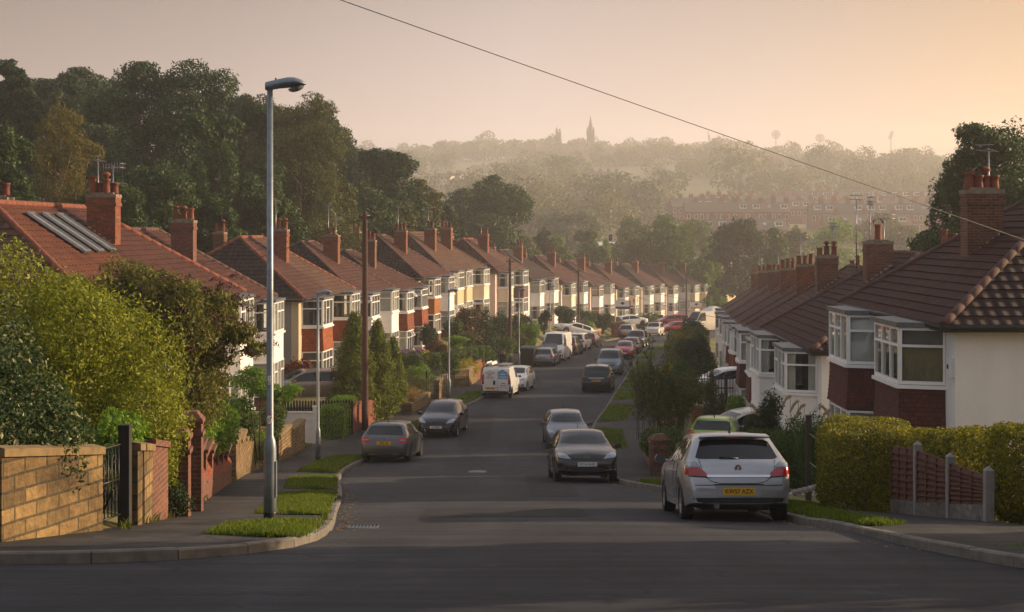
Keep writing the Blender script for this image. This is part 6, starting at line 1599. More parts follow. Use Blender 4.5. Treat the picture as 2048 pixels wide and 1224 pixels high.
# ------------------------------------------------------------------ the man walking down the pavement
def person():
    x, y = at(1003.5, 100.5), 100.5; z = zr(y)+.13
    J = dict(pelvis=(0,0,.94,.15), waist=(0,0,1.1,.145), chest=(0,-.02,1.32,.165), neck=(0,-.02,1.5,.062), chin=(0,-.05,1.58,.06), head=(0,-.055,1.68,.092), crown=(0,-.05,1.75,.07),
      ls=(.19,-.0,1.43,.075), le=(.27,.05,1.17,.05), lw=(.31,-.04,.93,.037), rs=(-.19,-.0,1.43,.075), re=(-.27,-.10,1.19,.05), rw=(-.24,-.27,1.0,.037),
      lh=(.1,-.02,.88,.1), lk=(.11,-.14,.5,.07), la=(.11,-.12,.1,.05), lt=(.12,-.27,.05,.04), rh=(-.1,.03,.88,.1), rk=(-.11,.06,.5,.07), ra=(-.11,.24,.14,.05), rt=(-.12,.13,.05,.04))
    E = [('pelvis','waist'),('waist','chest'),('chest','neck'),('neck','chin'),('chin','head'),('head','crown'),('chest','ls'),('ls','le'),('le','lw'),('chest','rs'),('rs','re'),('re','rw'),('pelvis','lh'),('lh','lk'),('lk','la'),('la','lt'),('pelvis','rh'),('rh','rk'),('rk','ra'),('ra','rt')]
    # hands: palm, four fingers and a thumb
    for s, w in (('l', 'lw'), ('r', 'rw')):
        wx, wy, wz, _ = J[w]; sg = 1 if s == 'l' else -1
        J[s+'p'] = (wx+.01*sg, wy-.02, wz-.07, .034); E.append((w, s+'p'))
        for f, (dx, ln) in enumerate([(-.028,.075),(-.01,.085),(.01,.08),(.027,.065)]):
            J[f'{s}f{f}a'] = (wx+.01*sg, wy-.02+dx, wz-.07-ln*.55, .010); J[f'{s}f{f}b'] = (wx-.012*sg, wy-.022+dx, wz-.07-ln, .008); E += [(s+'p', f'{s}f{f}a'), (f'{s}f{f}a', f'{s}f{f}b')]
        J[s+'ta'] = (wx-.02*sg, wy-.06, wz-.085, .011); J[s+'tb'] = (wx-.025*sg, wy-.068, wz-.12, .009); E += [(s+'p', s+'ta'), (s+'ta', s+'tb')]
    names = list(J); me = bpy.data.meshes.new('person_skeleton'); me.from_pydata([J[n][:3] for n in names], [(names.index(a), names.index(b)) for a, b in E], [])
    o = link('person', me)
    m = o.modifiers.new('skin', 'SKIN'); m.use_smooth_shade = True
    for i, n in enumerate(names): me.skin_vertices[0].data[i].radius = (J[n][3]*(1.0), J[n][3]*(.8 if n in ('chest', 'waist', 'pelvis') else 1.0)); me.skin_vertices[0].data[i].use_root = n == 'pelvis'
    s2 = o.modifiers.new('sub', 'SUBSURF'); s2.levels = s2.render_levels = 1
    dg = bpy.context.evaluated_depsgraph_get(); nm_ = bpy.data.meshes.new_from_object(o.evaluated_get(dg)); o.modifiers.clear(); o.data = nm_
    for mt in ('cloth_dark', 'skin', 'tyre'): nm_.materials.append(M[mt])
    for p in nm_.polygons:
        c = p.center; p.use_smooth = True
        p.material_index = 1 if (c.z > 1.53 or (abs(c.x) > .19 and c.z < .97 and c.z > .7)) else (2 if c.z < .1 else 0)
    o.location = (x, y, z); o.rotation_euler = (0, 0, .2)
    tag(o, 'man in dark clothes walking towards the camera on the left pavement', 'person')
    b = MB(); P = []
    for a in np.linspace(.1, 1.5, 5): P.append([(math.cos(t)*.098*math.cos(a), -.045+math.sin(t)*.105*math.cos(a)+.012, 1.69+.105*math.sin(a)) for t in np.linspace(0, 6.28, 13)[:-1]])
    b.grid(P, closed=True); b.build('hair', M['hair'], o)
    b = MB()
    for s in (-.033, .033): b.lathe([(.001, -.147), (.011, -.145), (.011, -.13)], (s, 0, 1.685), 8, axis='y')
    b.build('eyes', M['ink'], o); b = MB(); b.poly([(-.014,-.142,1.635),(.014,-.142,1.635),(0,-.145,1.69)]); b.poly([(-.014,-.142,1.635),(0,-.168,1.64),(0,-.145,1.69)]); b.poly([(.014,-.142,1.635),(0,-.168,1.64),(0,-.145,1.69)]); b.build('nose', M['skin'], o)
    b = MB(); b.poly([(-.025,-.132,1.612),(.025,-.132,1.612),(.02,-.134,1.605),(-.02,-.134,1.605)]); b.build('mouth', M['red_paint'], o)
    for s in (-1, 1):
        b = MB(); b.lathe([(.02, 0), (.026, .008), (.01, .016)], (s*.09, -.045, 1.675), 8, axis='x'); b.build('ear', M['skin'], o)
person()
# ------------------------------------------------------------------ shrubs, hedges, near trees
LM = {}
LM['gold'] = leafmat('golden_foliage', '#6e7a18', '#9aa02a', '#b8b040'); LM['green'] = leafmat('mid_green_foliage', '#3e5620', '#587028', '#6c7e30')
LM['dark'] = leafmat('dark_green_foliage', '#26381c', '#3a4e24', '#4c5c2a'); LM['bright'] = leafmat('bright_green_foliage', '#567a1c', '#7a9a28', '#96aa3c')
LM['olive'] = leafmat('olive_foliage', '#4c5422', '#68682c', '#7c7434'); LM['vari'] = leafmat('variegated_foliage', '#2e4420', '#4a5e30', '#c8c490')
LM['bud'] = leafmat('butterfly_bush_foliage', '#56602c', '#7e7a36', '#968840'); LM['red'] = leafmat('copper_foliage', '#5a2a16', '#7a3a1c', '#8a5424')
LM['tan'] = leafmat('dried_stems', '#8a6c3c', '#a8884c', '#6c6430'); LM['privet'] = leafmat('golden_privet', '#4e5c16', '#98901a', '#c4b024')
LM['flower'] = leafmat('butterfly_bush_spikes', '#4a2c1e', '#62402a', '#7a5a80', trans=.15); LM['hyd'] = leafmat('hydrangea_heads', '#8a5aa0', '#a878b8', '#b85a80')
LM['conif'] = leafmat('conifer_sprays', '#546418', '#7c8420', '#98963a'); LM['juniper'] = leafmat('juniper_sprays', '#3c541e', '#527022', '#66802a')
LM['plume'] = leafmat('pampas_plume', '#dcc496', '#ead6ae', '#c8a878'); LM['yellow'] = leafmat('yellow_foliage', '#a89a1c', '#c8b42c', '#7c8424'); LM['grey'] = leafmat('grey_green_foliage', '#6a7454', '#808664', '#949674'); LM['brown'] = leafmat('brown_hedge', '#4e3a1e', '#644c26', '#4c5424')
SEED = [100]
def shrub(label, x, y, w, h, col, n=6000, size=.1, z=None, cat='shrub', name='garden_shrub', group=None, blobs=None, aspect=.5, droop=0, dep=None, lump=.25, shell=.4, stems=True, outward=.6, jit=.4, fill=.15):
    SEED[0] += 1; rng = random.Random(SEED[0]); z = g(x, y) if z is None else z; dep = dep or w
    if blobs is None:
        blobs = [(0, 0, h*.45, w*.36, dep*.36, h*.42)]
        for i in range(6):
            a = i*1.047+rng.uniform(-.4, .4); s = rng.uniform(.2, .28); blobs.append((math.cos(a)*w*.27, math.sin(a)*dep*.27, h*rng.uniform(.3, .75), w*s, dep*s, h*rng.uniform(.18, .26)))
    r = thing(name, label, cat, (x, y, z), 0, group)
    leaf_mesh('foliage', blobs, n, size, LM[col], r, SEED[0], shell, aspect, droop, lump, outward=outward, jit=jit, fill=fill)
    if stems:
        b = MB()
        for bl in blobs[:8]:
            if bl[3] < .5 and w > 1.5: continue
            c = Vector(bl[:3]); b.tube([(c.x*.15, c.y*.15, -.2), (c.x*.6, c.y*.6, c.z*.5), c, c+Vector((bl[3]*.2, 0, bl[5]*.7))], [.03, .02, .012, .004], 5)
        b.build('stems', M['bark'], r)
    return r
def px_shrub(label, px, d, wpx, ytop, col, ybase=None, **k):
    w = wpx*d/F; x = at(px, d); z = g(x, d) if ybase is None else up(ybase, d); h = up(ytop, d)-z
    return shrub(label, x, d, w, h, col, z=z, **k)
def hedge(label, pts, h, th, col, n, size=.07, name='clipped_hedge', z=None, lump=.06, group=None):
    """clipped hedge: box lobes along a line"""
    SEED[0] += 1; (x0, y0) = pts[0]; gf = (lambda a, b: g(a, b)) if z is None else ((lambda a, b: zr(b)+.12) if z == 'road' else (lambda a, b: z)); z0 = gf(x0, y0); bl = []
    for (a, b_), (c, d_) in zip(pts, pts[1:]):
        L = math.hypot(c-a, d_-b_); k = max(1, int(L/(th*1.0)))
        for i in range(k+1):
            X, Y = a+(c-a)*i/k, b_+(d_-b_)*i/k; zz = gf(X, Y)-z0
            bl.append((X-x0, Y-y0, zz+h*.5, th*.62, th*.62, h*.52))
    r = thing(name, label, 'hedge', (x0, y0, z0), 0, group)
    leaf_mesh('foliage', bl, n, size, LM[col], r, SEED[0], .16, .55, 0, lump, box=True, fill=.10, outward=.7)
    b = MB()
    for q in bl: b.tube([(q[0], q[1], -.3), (q[0], q[1]+.02, h*.5), (q[0]+.05, q[1], h*.85)], [.04, .03, .01], 5)
    b.build('stems', M['bark'], r); return r

# left foreground garden
shrub('dark variegated shrub hanging over the sandstone wall at the left edge', -6.55, 17.55, 2.6, 3.3, 'vari', 36000, .075, z=zr(18.5)+.2, blobs=[(0,0,1.5,.9,.8,1.5),(-1.0,.2,1.9,.8,.8,1.3),(.7,-.35,1.2,.65,.6,1.0),(.2,-.6,.95,.7,.5,.7),(-1.2,-.5,1.2,.8,.7,1.0),(.9,.1,.9,.5,.6,.7),(.5,-.9,1.45,.4,.5,.32),(.2,-1.5,1.5,.42,.5,.36),(.95,.0,1.35,.35,.5,.3)])
shrub('tall golden green bush over the sandstone wall, brightest on the left', -6.6, 22.2, 4, 4.1, 'gold', 100000, .075, z=zr(22)+.2, aspect=.38, droop=.3, blobs=[(-1.5,-.4,2.7,1.3,1.2,1.4),(-.3,0,2.1,1.3,1.1,1.5),(.55,.3,1.7,1.0,1.0,1.3),(-2.6,0,2.9,1.2,1.2,1.5),(.9,-.4,1.2,.75,.8,.95),(-.8,-.8,1.5,1.1,.8,1.2),(-.1,-.5,2.9,.8,.8,.75),(-2,-.9,1.8,1.0,.8,1.3)])
r = shrub('large butterfly bush with brown drooping flower spikes in front of the white house', -6.75, 27.6, 3.6, 4.6, 'bud', 80000, .12, z=zr(27)+.2, aspect=.32, droop=.7, shell=.5, lump=.35, blobs=[(0,0,2.2,1.2,1.2,1.9),(1.0,.2,3.6,.4,.5,.35),(1.45,.1,3.1,.3,.4,.22),(1.75,.1,2.8,.22,.3,.16),(-1.9,.3,3.5,.8,.8,.8),(-1.0,.3,3.0,.9,.9,1.3),(.65,.2,2.9,.7,.8,1.1),(.3,-.6,3.4,.8,.7,.9),(-1.5,0,2.4,.9,.9,1.2),(-.4,.2,3.9,.7,.7,.6)])
rng = random.Random(77); b1 = []
pts = []
for i in range(120):
    a = rng.uniform(0, 6.28); e = rng.uniform(.1, 1.0); R = rng.uniform(.8, 1.15); c = Vector((math.cos(a)*1.75*R*math.cos(e), math.sin(a)*1.4*R*math.cos(e), 2.5+1.95*R*math.sin(e)))
    d = Vector((math.cos(a), math.sin(a)*.5, .5)).normalized()
    for k in range(26):
        t = k/26; p = c+d*(.34*t)+Vector((0,0,-.22*t*t)); pts.append((p.x, p.y, p.z, .03*(1-t*.7)+.012, .03*(1-t*.7)+.012, .035))
leaf_mesh('flower_spikes', pts, 9000, .05, LM['flower'], r, 5, .6, .5, 0, 0)
shrub('mass of ivy spilling over the panelled brick wall', -6.85, 31.2, 1.7, 1.5, 'bright', 13000, .10, z=zr(31)+.95, name='ivy', cat='ivy', blobs=[(0,0,.55,.5,2.0,.5),(.25,-1.6,.75,.4,1.0,.45),(.1,1.8,.3,.4,1.3,.5),(-.3,.5,1.0,.6,1.6,.6),(.3,.2,.15,.2,.8,.25)], stems=False)
shrub('climbing leaves spilling over the short sandstone wall', -5.3, 19.6, 1.4, 1.3, 'bright', 5000, .08, z=zr(19.6)+.3, name='climber', cat='climber', blobs=[(0,0,.8,.25,.7,.25),(-.3,.6,.95,.35,.7,.35)], stems=False)
shrub('dark low evergreen in the gap between the brick wall and the gate pier', -5.25, 21.9, .7, .6, 'dark', 2500, .05, z=zr(21.9)+.15)
px_shrub('young tree with long bright leaflets reaching behind the nearest lamp', 520, 39, 200, 735, 'bright', 905, blobs=[(0,0,1.75,.5,.5,.25),(.5,0,1.55,.5,.5,.18),(-.4,.2,1.95,.5,.5,.25),(-.6,0,1.3,.4,.5,.3),(.85,0,1.75,.35,.4,.12),(-.2,.2,2.2,.4,.4,.14)], n=4200, size=.17, aspect=.22, droop=.3, shell=.7, name='small_tree', cat='small tree', lump=.5)
px_shrub('rounded hedge bush on the stone wall left of the nearest lamp', 505, 44.5, 60, 850, 'bright', 935, n=6000, size=.07)
px_shrub('green shrubs behind the panelled brick wall', 478, 43, 90, 800, 'green', 895, n=6000, size=.1)
px_shrub('dense green bush behind the nearest lamp column', 545, 50, 60, 795, 'green', 890, n=6000, size=.09)
# left gardens further down
px_shrub('copper leaved bush beside the grey pebbledash house', 590, 71, 72, 712, 'red', 788, n=6000, size=.12)
hedge('clipped green box hedge at the end of the white fence', [(at(665, 60.6), 60.6), (at(690, 64.5), 64.5)], 1.45, .95, 'bright', 16000, .075, z=zr(61.5)+.05)
def conifer(label, px, d, wpx, ytop, ybase, col='conif', n=42000, size=.15, group='golden conifers by the timber pole', name='conifer', layers=9):
    SEED[0] += 1; rng = random.Random(SEED[0]); w = wpx*d/F; x = at(px, d); z = up(ybase, d); h = up(ytop, d)-z; bl = []
    for i in range(layers):
        t = (i+.5)/layers; R = w*.5*(1-t)**.62*(1 if t > .12 else .85); k = max(3, int(6*(1-t)))
        for j in range(k):
            a = 2*math.pi*j/k+i; s = R*.55+.08; bl.append((math.cos(a)*R*.55, math.sin(a)*R*.55, h*t, s, s, h/layers*1.15))
    bl.append((0, 0, h*.95, .12*w, .12*w, h*.07))
    r = thing(name, label, 'conifer', (x, d, z), 0, group)
    leaf_mesh('foliage', bl, n, size, LM[col], r, SEED[0], .4, .35, -.4, .3, outward=.8, fill=.35)
    b = MB(); b.tube([(0,0,-.4), (0,0,h*.5), (0,0,h*.96)], [.1, .07, .02], 6); b.build('trunk', M['bark'], r); return r
conifer('golden conifer left of the timber pole, broadest of the three', 710, 66.5, 118, 636, 832, n=60000); conifer('golden conifer right behind the timber pole', 754, 67.5, 96, 650, 824); conifer('narrower golden conifer right of the timber pole, shortest of the three', 787, 68.5, 58, 680, 800, n=20000)
px_shrub('tan dried flower heads spilling over the rockery', 805, 71, 85, 762, 'tan', 832, n=7000, size=.11, aspect=.2, droop=-.5, shell=.8, lump=.4, cat='dried plants', name='dried_plants')
px_shrub('grey green lavender like bush behind the dried flower heads', 828, 76, 75, 735, 'olive', 800, n=7000, size=.1, aspect=.25)
px_shrub('strappy leaved clump beside the ornate gate', 838, 80, 70, 728, 'bright', 770, n=2600, size=.4, aspect=.1, droop=-.8, shell=.7, cat='plant', name='leafy_plant')
r = px_shrub('hydrangea covered in purple flower heads', 822, 86, 58, 697, 'green', 738, n=4000, size=.13, name='hydrangea')
rng = random.Random(3); leaf_mesh('flower_heads', [(rng.uniform(-.75,.75), rng.uniform(-.75,.2), rng.uniform(.45,1.15), .11, .11, .09) for _ in range(34)], 4500, .05, LM['hyd'], r, 4, .3, .8, 0, 0)
px_shrub('bright yellow green rounded bush right of the hydrangea', 845, 88, 32, 699, 'yellow', 728, n=3500, size=.1)
hedge('long dark clipped hedge in front of the hydrangea', [(at(828, 83), 83), (at(900, 84.5), 84.5)], 1.25, .9, 'green', 9000, .11, z=up(752, 83))
px_shrub('dark shrub at the wall of the varnished timber bay house', 858, 100, 40, 640, 'dark', 700, n=4000, size=.14)
px_shrub('reddish twiggy shrub beside the brick base of the timber bay house', 872, 97, 55, 672, 'brown', 720, n=4500, size=.12, lump=.4)
px_shrub('clipped flat topped cloud bush like a green table', 912, 99, 58, 676, 'bright', 700, n=4500, size=.1, blobs=[(0,0,.75,.95,.8,.22),(0,0,.35,.5,.5,.3)])
px_shrub('rounded clipped tree above the flat topped bush', 907, 104, 42, 632, 'green', 690, n=6000, size=.13)
px_shrub('bright yellow shrub above the stone planter wall', 936, 92.5, 50, 712, 'yellow', 758, n=5000, size=.13, aspect=.25, lump=.4)
hedge('low green hedge beside the brown board fence', [(at(915, 95.5), 95.5), (at(965, 99), 99)], 1.0, .9, 'green', 7000, .11, z=up(728, 96))
px_shrub('round clipped bush above the brick planter wall', 975, 104, 38, 690, 'green', 732, n=4500, size=.12)
conifer('dark blue green spruce in the garden behind the walking man', 972, 107, 62, 618, 715, 'dark', 9000, .16, None)
px_shrub('tall brown green hedge left of the dark spruce', 940, 112, 62, 607, 'brown', 690, n=8000, size=.15)
px_shrub('tall dark hedge between the spruce and the pale pink house', 998, 118, 60, 612, 'dark', 705, n=8000, size=.15)
px_shrub('yellow flowered shrub in front of the brown green hedge', 935, 106, 40, 662, 'olive', 700, n=4000, size=.13)
px_shrub('bushy green shrub behind the walking man', 1006, 108, 60, 668, 'green', 722, n=5500, size=.13)
px_shrub('big bright green bush overhanging the pavement by the black bin', 1053, 119, 56, 640, 'bright', 705, n=9000, size=.14)
px_shrub('brown trunked round bush beside the lamp at the black bin', 1033, 116, 40, 655, 'olive', 708, n=5000, size=.14)
px_shrub('dark clipped bush behind the big bright green bush', 1040, 128, 52, 618, 'dark', 672, n=5500, size=.16)
px_shrub('dark rounded column bush left of the steep drive', 1088, 134, 26, 618, 'dark', 665, n=4500, size=.15)
px_shrub('dark green shrub above the steep drive', 1130, 150, 46, 610, 'dark', 655, n=6000, size=.18)
px_shrub('upright dark green hedge right of the third pole', 1175, 156, 36, 617, 'green', 655, n=5500, size=.18)
px_shrub('light green shrub below the upright hedge', 1172, 152, 32, 636, 'bright', 662, n=4000, size=.16)
px_shrub('dark green rounded bush left of the sale board', 1205, 163, 42, 620, 'dark', 665, n=6000, size=.18)
px_shrub('bushes under the sale board', 1228, 175, 36, 628, 'olive', 660, n=4000, size=.18)
px_shrub('small round bright green bush right of the sale board', 1253, 174, 26, 640, 'bright', 666, n=4500, size=.14)
px_shrub('large domed bush at the bend with a bright right side', 1288, 190, 62, 622, 'green', 662, n=8000, size=.2)
px_shrub('orange tinted shrub at the foot of the large domed bush', 1305, 184, 44, 640, 'olive', 668, n=5000, size=.18)
# right side
px_shrub('large loose shrub with long arching shoots by the right pavement', 1338, 50.5, 150, 712, 'olive', 898, n=26000, size=.1, aspect=.36, shell=.7, lump=.5, jit=.6)
rng = random.Random(6)
r = thing('arching_shoots', 'tall sparse leafy shoots rising from the large loose shrub', 'shoots', (at(1290, 50), 50, up(880, 50)))
b = MB(); pts = []
for i in range(15):
    x0 = rng.uniform(-.5, 1.3); h = rng.uniform(2.2, 3.8); lean = rng.uniform(-.8, .3)
    P = [Vector((x0+lean*t*t, rng.uniform(-.05,.05)+.2*math.sin(i), h*t)) for t in np.linspace(0, 1, 9)]; b.tube(P, [.012]*8+[.004], 4)
    for k in range(40):
        t = rng.uniform(.3, 1); p = P[int(t*8)]; pts.append((p.x+rng.uniform(-.12,.12), p.y+rng.uniform(-.12,.12), h*t, .05, .05, .05))
b.build('stems', M['bark'], r); leaf_mesh('foliage', pts, 2600, .11, LM['green'], r, 8, .9, .4, 0, 0)
px_shrub('rounded green bush above the small brick wall on the right', 1322, 47.5, 95, 850, 'green', 925, n=9000, size=.08)
px_shrub('yellow flowering tops among the large loose shrub', 1330, 53, 30, 724, 'yellow', 760, n=700, size=.1)
px_shrub('light green bush right of the large loose shrub', 1362, 62, 60, 705, 'green', 800, n=7000, size=.13)
hedge('broad clipped hedge with domed top along the right pavement', [(at(1372, 104), 104), (at(1380, 97), 97)], 2.8, 2.2, 'olive', 12000, .14, z=up(745, 100), lump=.2)
px_shrub('clipped domed bush beyond the right hand hedges', 1362, 110, 62, 652, 'green', 735, n=8000, size=.14)
px_shrub('dark clipped bush in shade behind the domed hedge on the right', 1392, 92, 80, 660, 'dark', 760, n=9000, size=.13)
px_shrub('dark holly bush in front of the camper van', 1392, 140, 56, 632, 'dark', 690, n=7000, size=.16)
px_shrub('bushy garden shrub with pink flowers on the right', 1390, 76, 95, 705, 'dark', 780, n=9000, size=.12)
px_shrub('low shrub before the railings on the right', 1400, 66, 60, 762, 'green', 800, n=4000, size=.1)
px_shrub('yellow green shrub before the maroon hung tiles', 1472, 56, 44, 786, 'bright', 838, n=4500, size=.09)
px_shrub('bush between the far right houses and the bend', 1412, 112, 44, 690, 'olive', 740, n=4000, size=.15)
conifer('small dark cypress before the white car on the right', 1424, 60, 38, 745, 850, 'dark', 6000, .1, None)
conifer('very small dark cypress beside the other cypress', 1444, 60.5, 22, 788, 850, 'dark', 2500, .1, None)
px_shrub('spreading feathery juniper behind the silver hatchback', 1545, 36.5, 210, 838, 'juniper', 990, n=34000, size=.13, aspect=.2, droop=-.35, shell=.5, lump=.45, dep=2.6, name='juniper', cat='juniper')
px_shrub('dark low conifer left of the spreading juniper', 1512, 40, 80, 822, 'dark', 900, n=14000, size=.1, aspect=.25, lump=.4)
px_shrub('feathery young cypress rising between the pampas plumes', 1535, 37.5, 60, 775, 'dark', 930, n=5000, size=.14, aspect=.2, shell=.8, lump=.5)
px_shrub('dark feathery evergreen beside the golden hedge', 1640, 33, 140, 812, 'juniper', 985, n=17000, size=.12, aspect=.22, shell=.6, lump=.5)
r = thing('pampas_grass', 'pampas grass with pale drooping plumes before the white roughcast wall', 'grass', (at(1585, 38.5), 38.5, up(930, 38.5)))
b = MB(); pts = []; rng = random.Random(21); g0 = at(1585, 38.5); z0 = up(930, 38.5)
for px, py in [(1498,812),(1512,830),(1545,812),(1583,798),(1597,806),(1612,815),(1640,815),(1655,822),(1605,832),(1672,832)]:
    e = Vector((at(px, 38.5)-g0, rng.uniform(-.3,.3), up(py, 38.5)-z0)); s = Vector((e.x*.6, 0, 0)); dr = rng.choice((-1, 1))*.22
    b.tube([s, s.lerp(e, .5)+Vector((0,0,.12)), e], [.012, .01, .006], 4)
    for k in range(18): t = k/17; pts.append((e.x+dr*t, e.y, e.z+.05-.28*t*t, .035, .035, .04))
b.build('stems', M['wood_grey'], r); leaf_mesh('plumes', pts, 5000, .07, LM['plume'], r, 3, .8, .25, .6, 0)
hedge('golden privet hedge, its rounded end by the pavement', [(6.75, 26.9), (6.4, 25.8)], 1.5, 1.3, 'privet', 60000, .05, z=zr(26.2)+.12, lump=.05)
hedge('golden privet hedge running behind the red brown panel fence', [(7.45, 26.6), (7.45, 23.5), (7.7, 20.9), (12.5, 20.3)], 1.36, 1.0, 'privet', 120000, .055, z='road', lump=.05)
px_shrub('small grass tuft by the kerb at the right edge', 2040, 15.2, 90, 1092, 'bright', 1122, n=1500, size=.1, aspect=.12, droop=-.9, stems=False, cat='grass tuft', name='grass_tuft')

# ------------------------------------------------------------------ trees
TREES = {}
def tree(label, px, d, wpx, ytop, col, leaf=None, n=None, name='tree', z0=.12, seed=None, group='trees of the wood behind the left houses', nb=11, flat=1.0, bark='bark', aspect=.5, droop=0, lump=.3, shell=.45, base=None, blobs=None, lean=(0,0), cat='tree'):
    SEED[0] += 1; sd = seed or SEED[0]; rng = random.Random(sd); w = wpx*d/F; x = at(px, d); zb = g(x, d)-.1 if base is None else base; h = (up(ytop, d)-zb)*1.05
    bl = blobs(w, h) if blobs else crown_blobs(rng, w, h, h*z0, nb, flat)
    leaf = leaf or max(.22, 6.5*d/F); 
    n = n or int(min(150000, max(9000, wpx*(h*F/d)*.8*14/((leaf*F/d)**2*aspect*.5))))
    r = thing(name, label, cat, (x, d, zb), 0, group)
    leaf_mesh('crown', clumps(bl, rng), n, leaf, LM[col], r, sd, shell*.8, aspect, droop, lump*.5, outward=.9, jit=.25, fill=.06)
    b = trunk_mesh('trunk', bl, max(.15, h*.022), M[bark], r, h*.8, sd, lean=lean); return r
LM['wood_a'] = leafmat('broad_leaf_dark', '#193412', '#274516', '#455a20', trans=.2); LM['wood_b'] = leafmat('broad_leaf_mid', '#264216', '#3a541a', '#586a24', trans=.25)
LM['birch'] = leafmat('birch_leaf', '#5c5a20', '#78702a', '#8c7c30', trans=.35); LM['ash'] = leafmat('ash_leaf', '#46501f', '#5e6428', '#747034', trans=.3)
tree('dark tree at the far left edge of the wood', 20, 100, 150, 128, 'wood_a'); tree('broad dark tree behind the birch', 150, 118, 190, 140, 'wood_a'); tree('dark tree between the birch and the giant sycamore', 235, 125, 120, 165, 'wood_a')
for i, (px, wp, yt) in enumerate([(60, 190, 150), (200, 170, 168), (420, 170, 185), (510, 160, 205), (620, 190, 235), (690, 150, 290)]):
    tree(['first', 'second', 'third', 'fourth', 'fifth', 'sixth'][i]+' tree from the left in the dark back row of the wood', px, 142, wp, yt, 'wood_a', n=50000)
tree('low dark tree in front at the left edge', 10, 72, 130, 245, 'wood_b')
tree('weeping birch with a pale trunk', 118, 78, 150, 205, 'birch', leaf=.2, n=30000, name='birch_tree', bark='bark_birch', aspect=.3, droop=1.2, lump=.4, shell=.55)
tree('giant sycamore with a high dome, tallest in the wood', 322, 100, 270, 124, 'wood_a', n=120000, nb=16, name='sycamore_tree', lump=.38)
tree('olive tree at the right foot of the giant sycamore', 425, 92, 150, 235, 'wood_b'); tree('upright tree just left of the nearest lamp head', 480, 120, 130, 192, 'wood_a'); tree('tree behind the nearest lamp column', 540, 112, 140, 200, 'wood_b')
tree('feathery ash with ragged twigs against the sky', 600, 108, 215, 208, 'ash', n=80000, name='ash_tree', shell=.7, lump=.55, aspect=.35, droop=.3, nb=14)
tree('mid green tree low in front of the ash', 520, 96, 170, 330, 'wood_b'); tree('olive tree low before the giant sycamore', 300, 84, 200, 330, 'wood_b'); tree('leafy tree below the ash beside the chimneys', 640, 112, 190, 335, 'ash')
tree('dark round headed tree right of the ash', 770, 132, 180, 303, 'wood_a', n=70000, nb=14, lump=.35); tree('brown green tree stepping down to the chimneys', 830, 138, 130, 370, 'ash'); tree('green tree below the dark round headed tree', 715, 124, 190, 385, 'wood_b')
tree('sunlit shrubby tree above the white chimney pots', 775, 128, 130, 410, 'ash'); tree('tree low behind the terracotta roof', 215, 76, 150, 355, 'wood_b'); tree('tree low behind the rust red roof', 420, 86, 130, 395, 'wood_b'); tree('small tree at the foot of the wood by the second chimney', 560, 100, 120, 420, 'wood_b')
tree('large green tree standing alone at the right end of the wood', 972, 195, 185, 376, 'wood_b', n=70000, nb=14); tree('dark tree beneath the brown green tree', 880, 160, 110, 400, 'wood_a')
# trees across the dip behind the roofs
G2 = 'trees in the dip behind the roofs'
for lb, px, d, wp, yt, cl in [('narrow dark conifer behind the chimneys', 1088, 245, 42, 455, 'dark'), ('light green round tree beside the narrow conifer', 1110, 250, 70, 472, 'bright'), ('rounded tree behind the far chimneys', 1170, 265, 75, 465, 'green'), ('small light tree left of the pale flat roof', 1212, 262, 45, 485, 'bright'), ('broad dark tree above the far right chimneys of the left row', 1335, 250, 150, 442, 'green'), ('dark tree behind the first aerials of the right row', 1480, 235, 115, 440, 'dark'), ('dark tree right of the aerials tree', 1548, 238, 70, 462, 'green'),
    ('pale yellow green tree behind the brick stack', 1660, 300, 150, 455, 'bright'), ('hazy round tree below the terraces', 1755, 360, 115, 437, 'olive'), ('bushy tree beside the brick stack', 1590, 290, 80, 462, 'olive'), ('hazy tree right of the round one', 1800, 330, 110, 455, 'olive'), ('light tree between two dark trees', 1420, 250, 60, 487, 'bright'), ('dark green mass left of the light tree', 1262, 300, 110, 440, 'green'), ('tree at the end of the far left chimneys', 1050, 240, 70, 470, 'olive'), ('low tree in front of the pale flat roof', 1275, 245, 70, 478, 'olive'), ('tree behind the cream gabled house', 1385, 300, 120, 450, 'green')]:
    tree(lb, px, d, wp, yt, cl, group=G2, n=18000, leaf=6.5*d/F)
for i, (px, wp, yt) in enumerate([(1085, 90, 420), (1130, 80, 416), (1178, 85, 420)]): tree(['silvery poplar, left of three in the haze', 'silvery poplar, middle of three in the haze', 'silvery poplar, right of three in the haze'][i], px, 340, wp, yt, 'grey', group=G2, n=8000, leaf=.8)
# big tree behind the nearest right house
tree('big tree with drooping branches behind the nearest right chimney', 1990, 64, 260, 255, 'wood_b', n=130000, nb=16, leaf=.18, droop=.5, shell=.6, lump=.5, group='trees behind the right row', z0=.05)
tree('lower hanging tree left of the nearest right chimney', 1905, 66, 150, 345, 'wood_b', n=60000, leaf=.18, droop=.6, shell=.6, lump=.5, group='trees behind the right row', z0=.05)
tree('tree at the right edge of the picture', 2090, 70, 200, 285, 'wood_a', n=60000, leaf=.2, group='trees behind the right row')
# unseen trees added out of view on the right to shade the junction
tree('unseen tree added to shade the junction', 2700, 16.5, 900, 120, 'wood_b', n=16000, leaf=.3, group=None, base=zr(16)); tree('taller unseen tree added behind the first to shade the junction', 3300, 17, 1000, -120, 'wood_b', n=16000, leaf=.3, group=None, base=zr(16))
tree('broad unseen tree added to shade the near road', 4200, 9, 2600, -700, 'wood_b', n=16000, leaf=.3, group=None, base=zr(9))
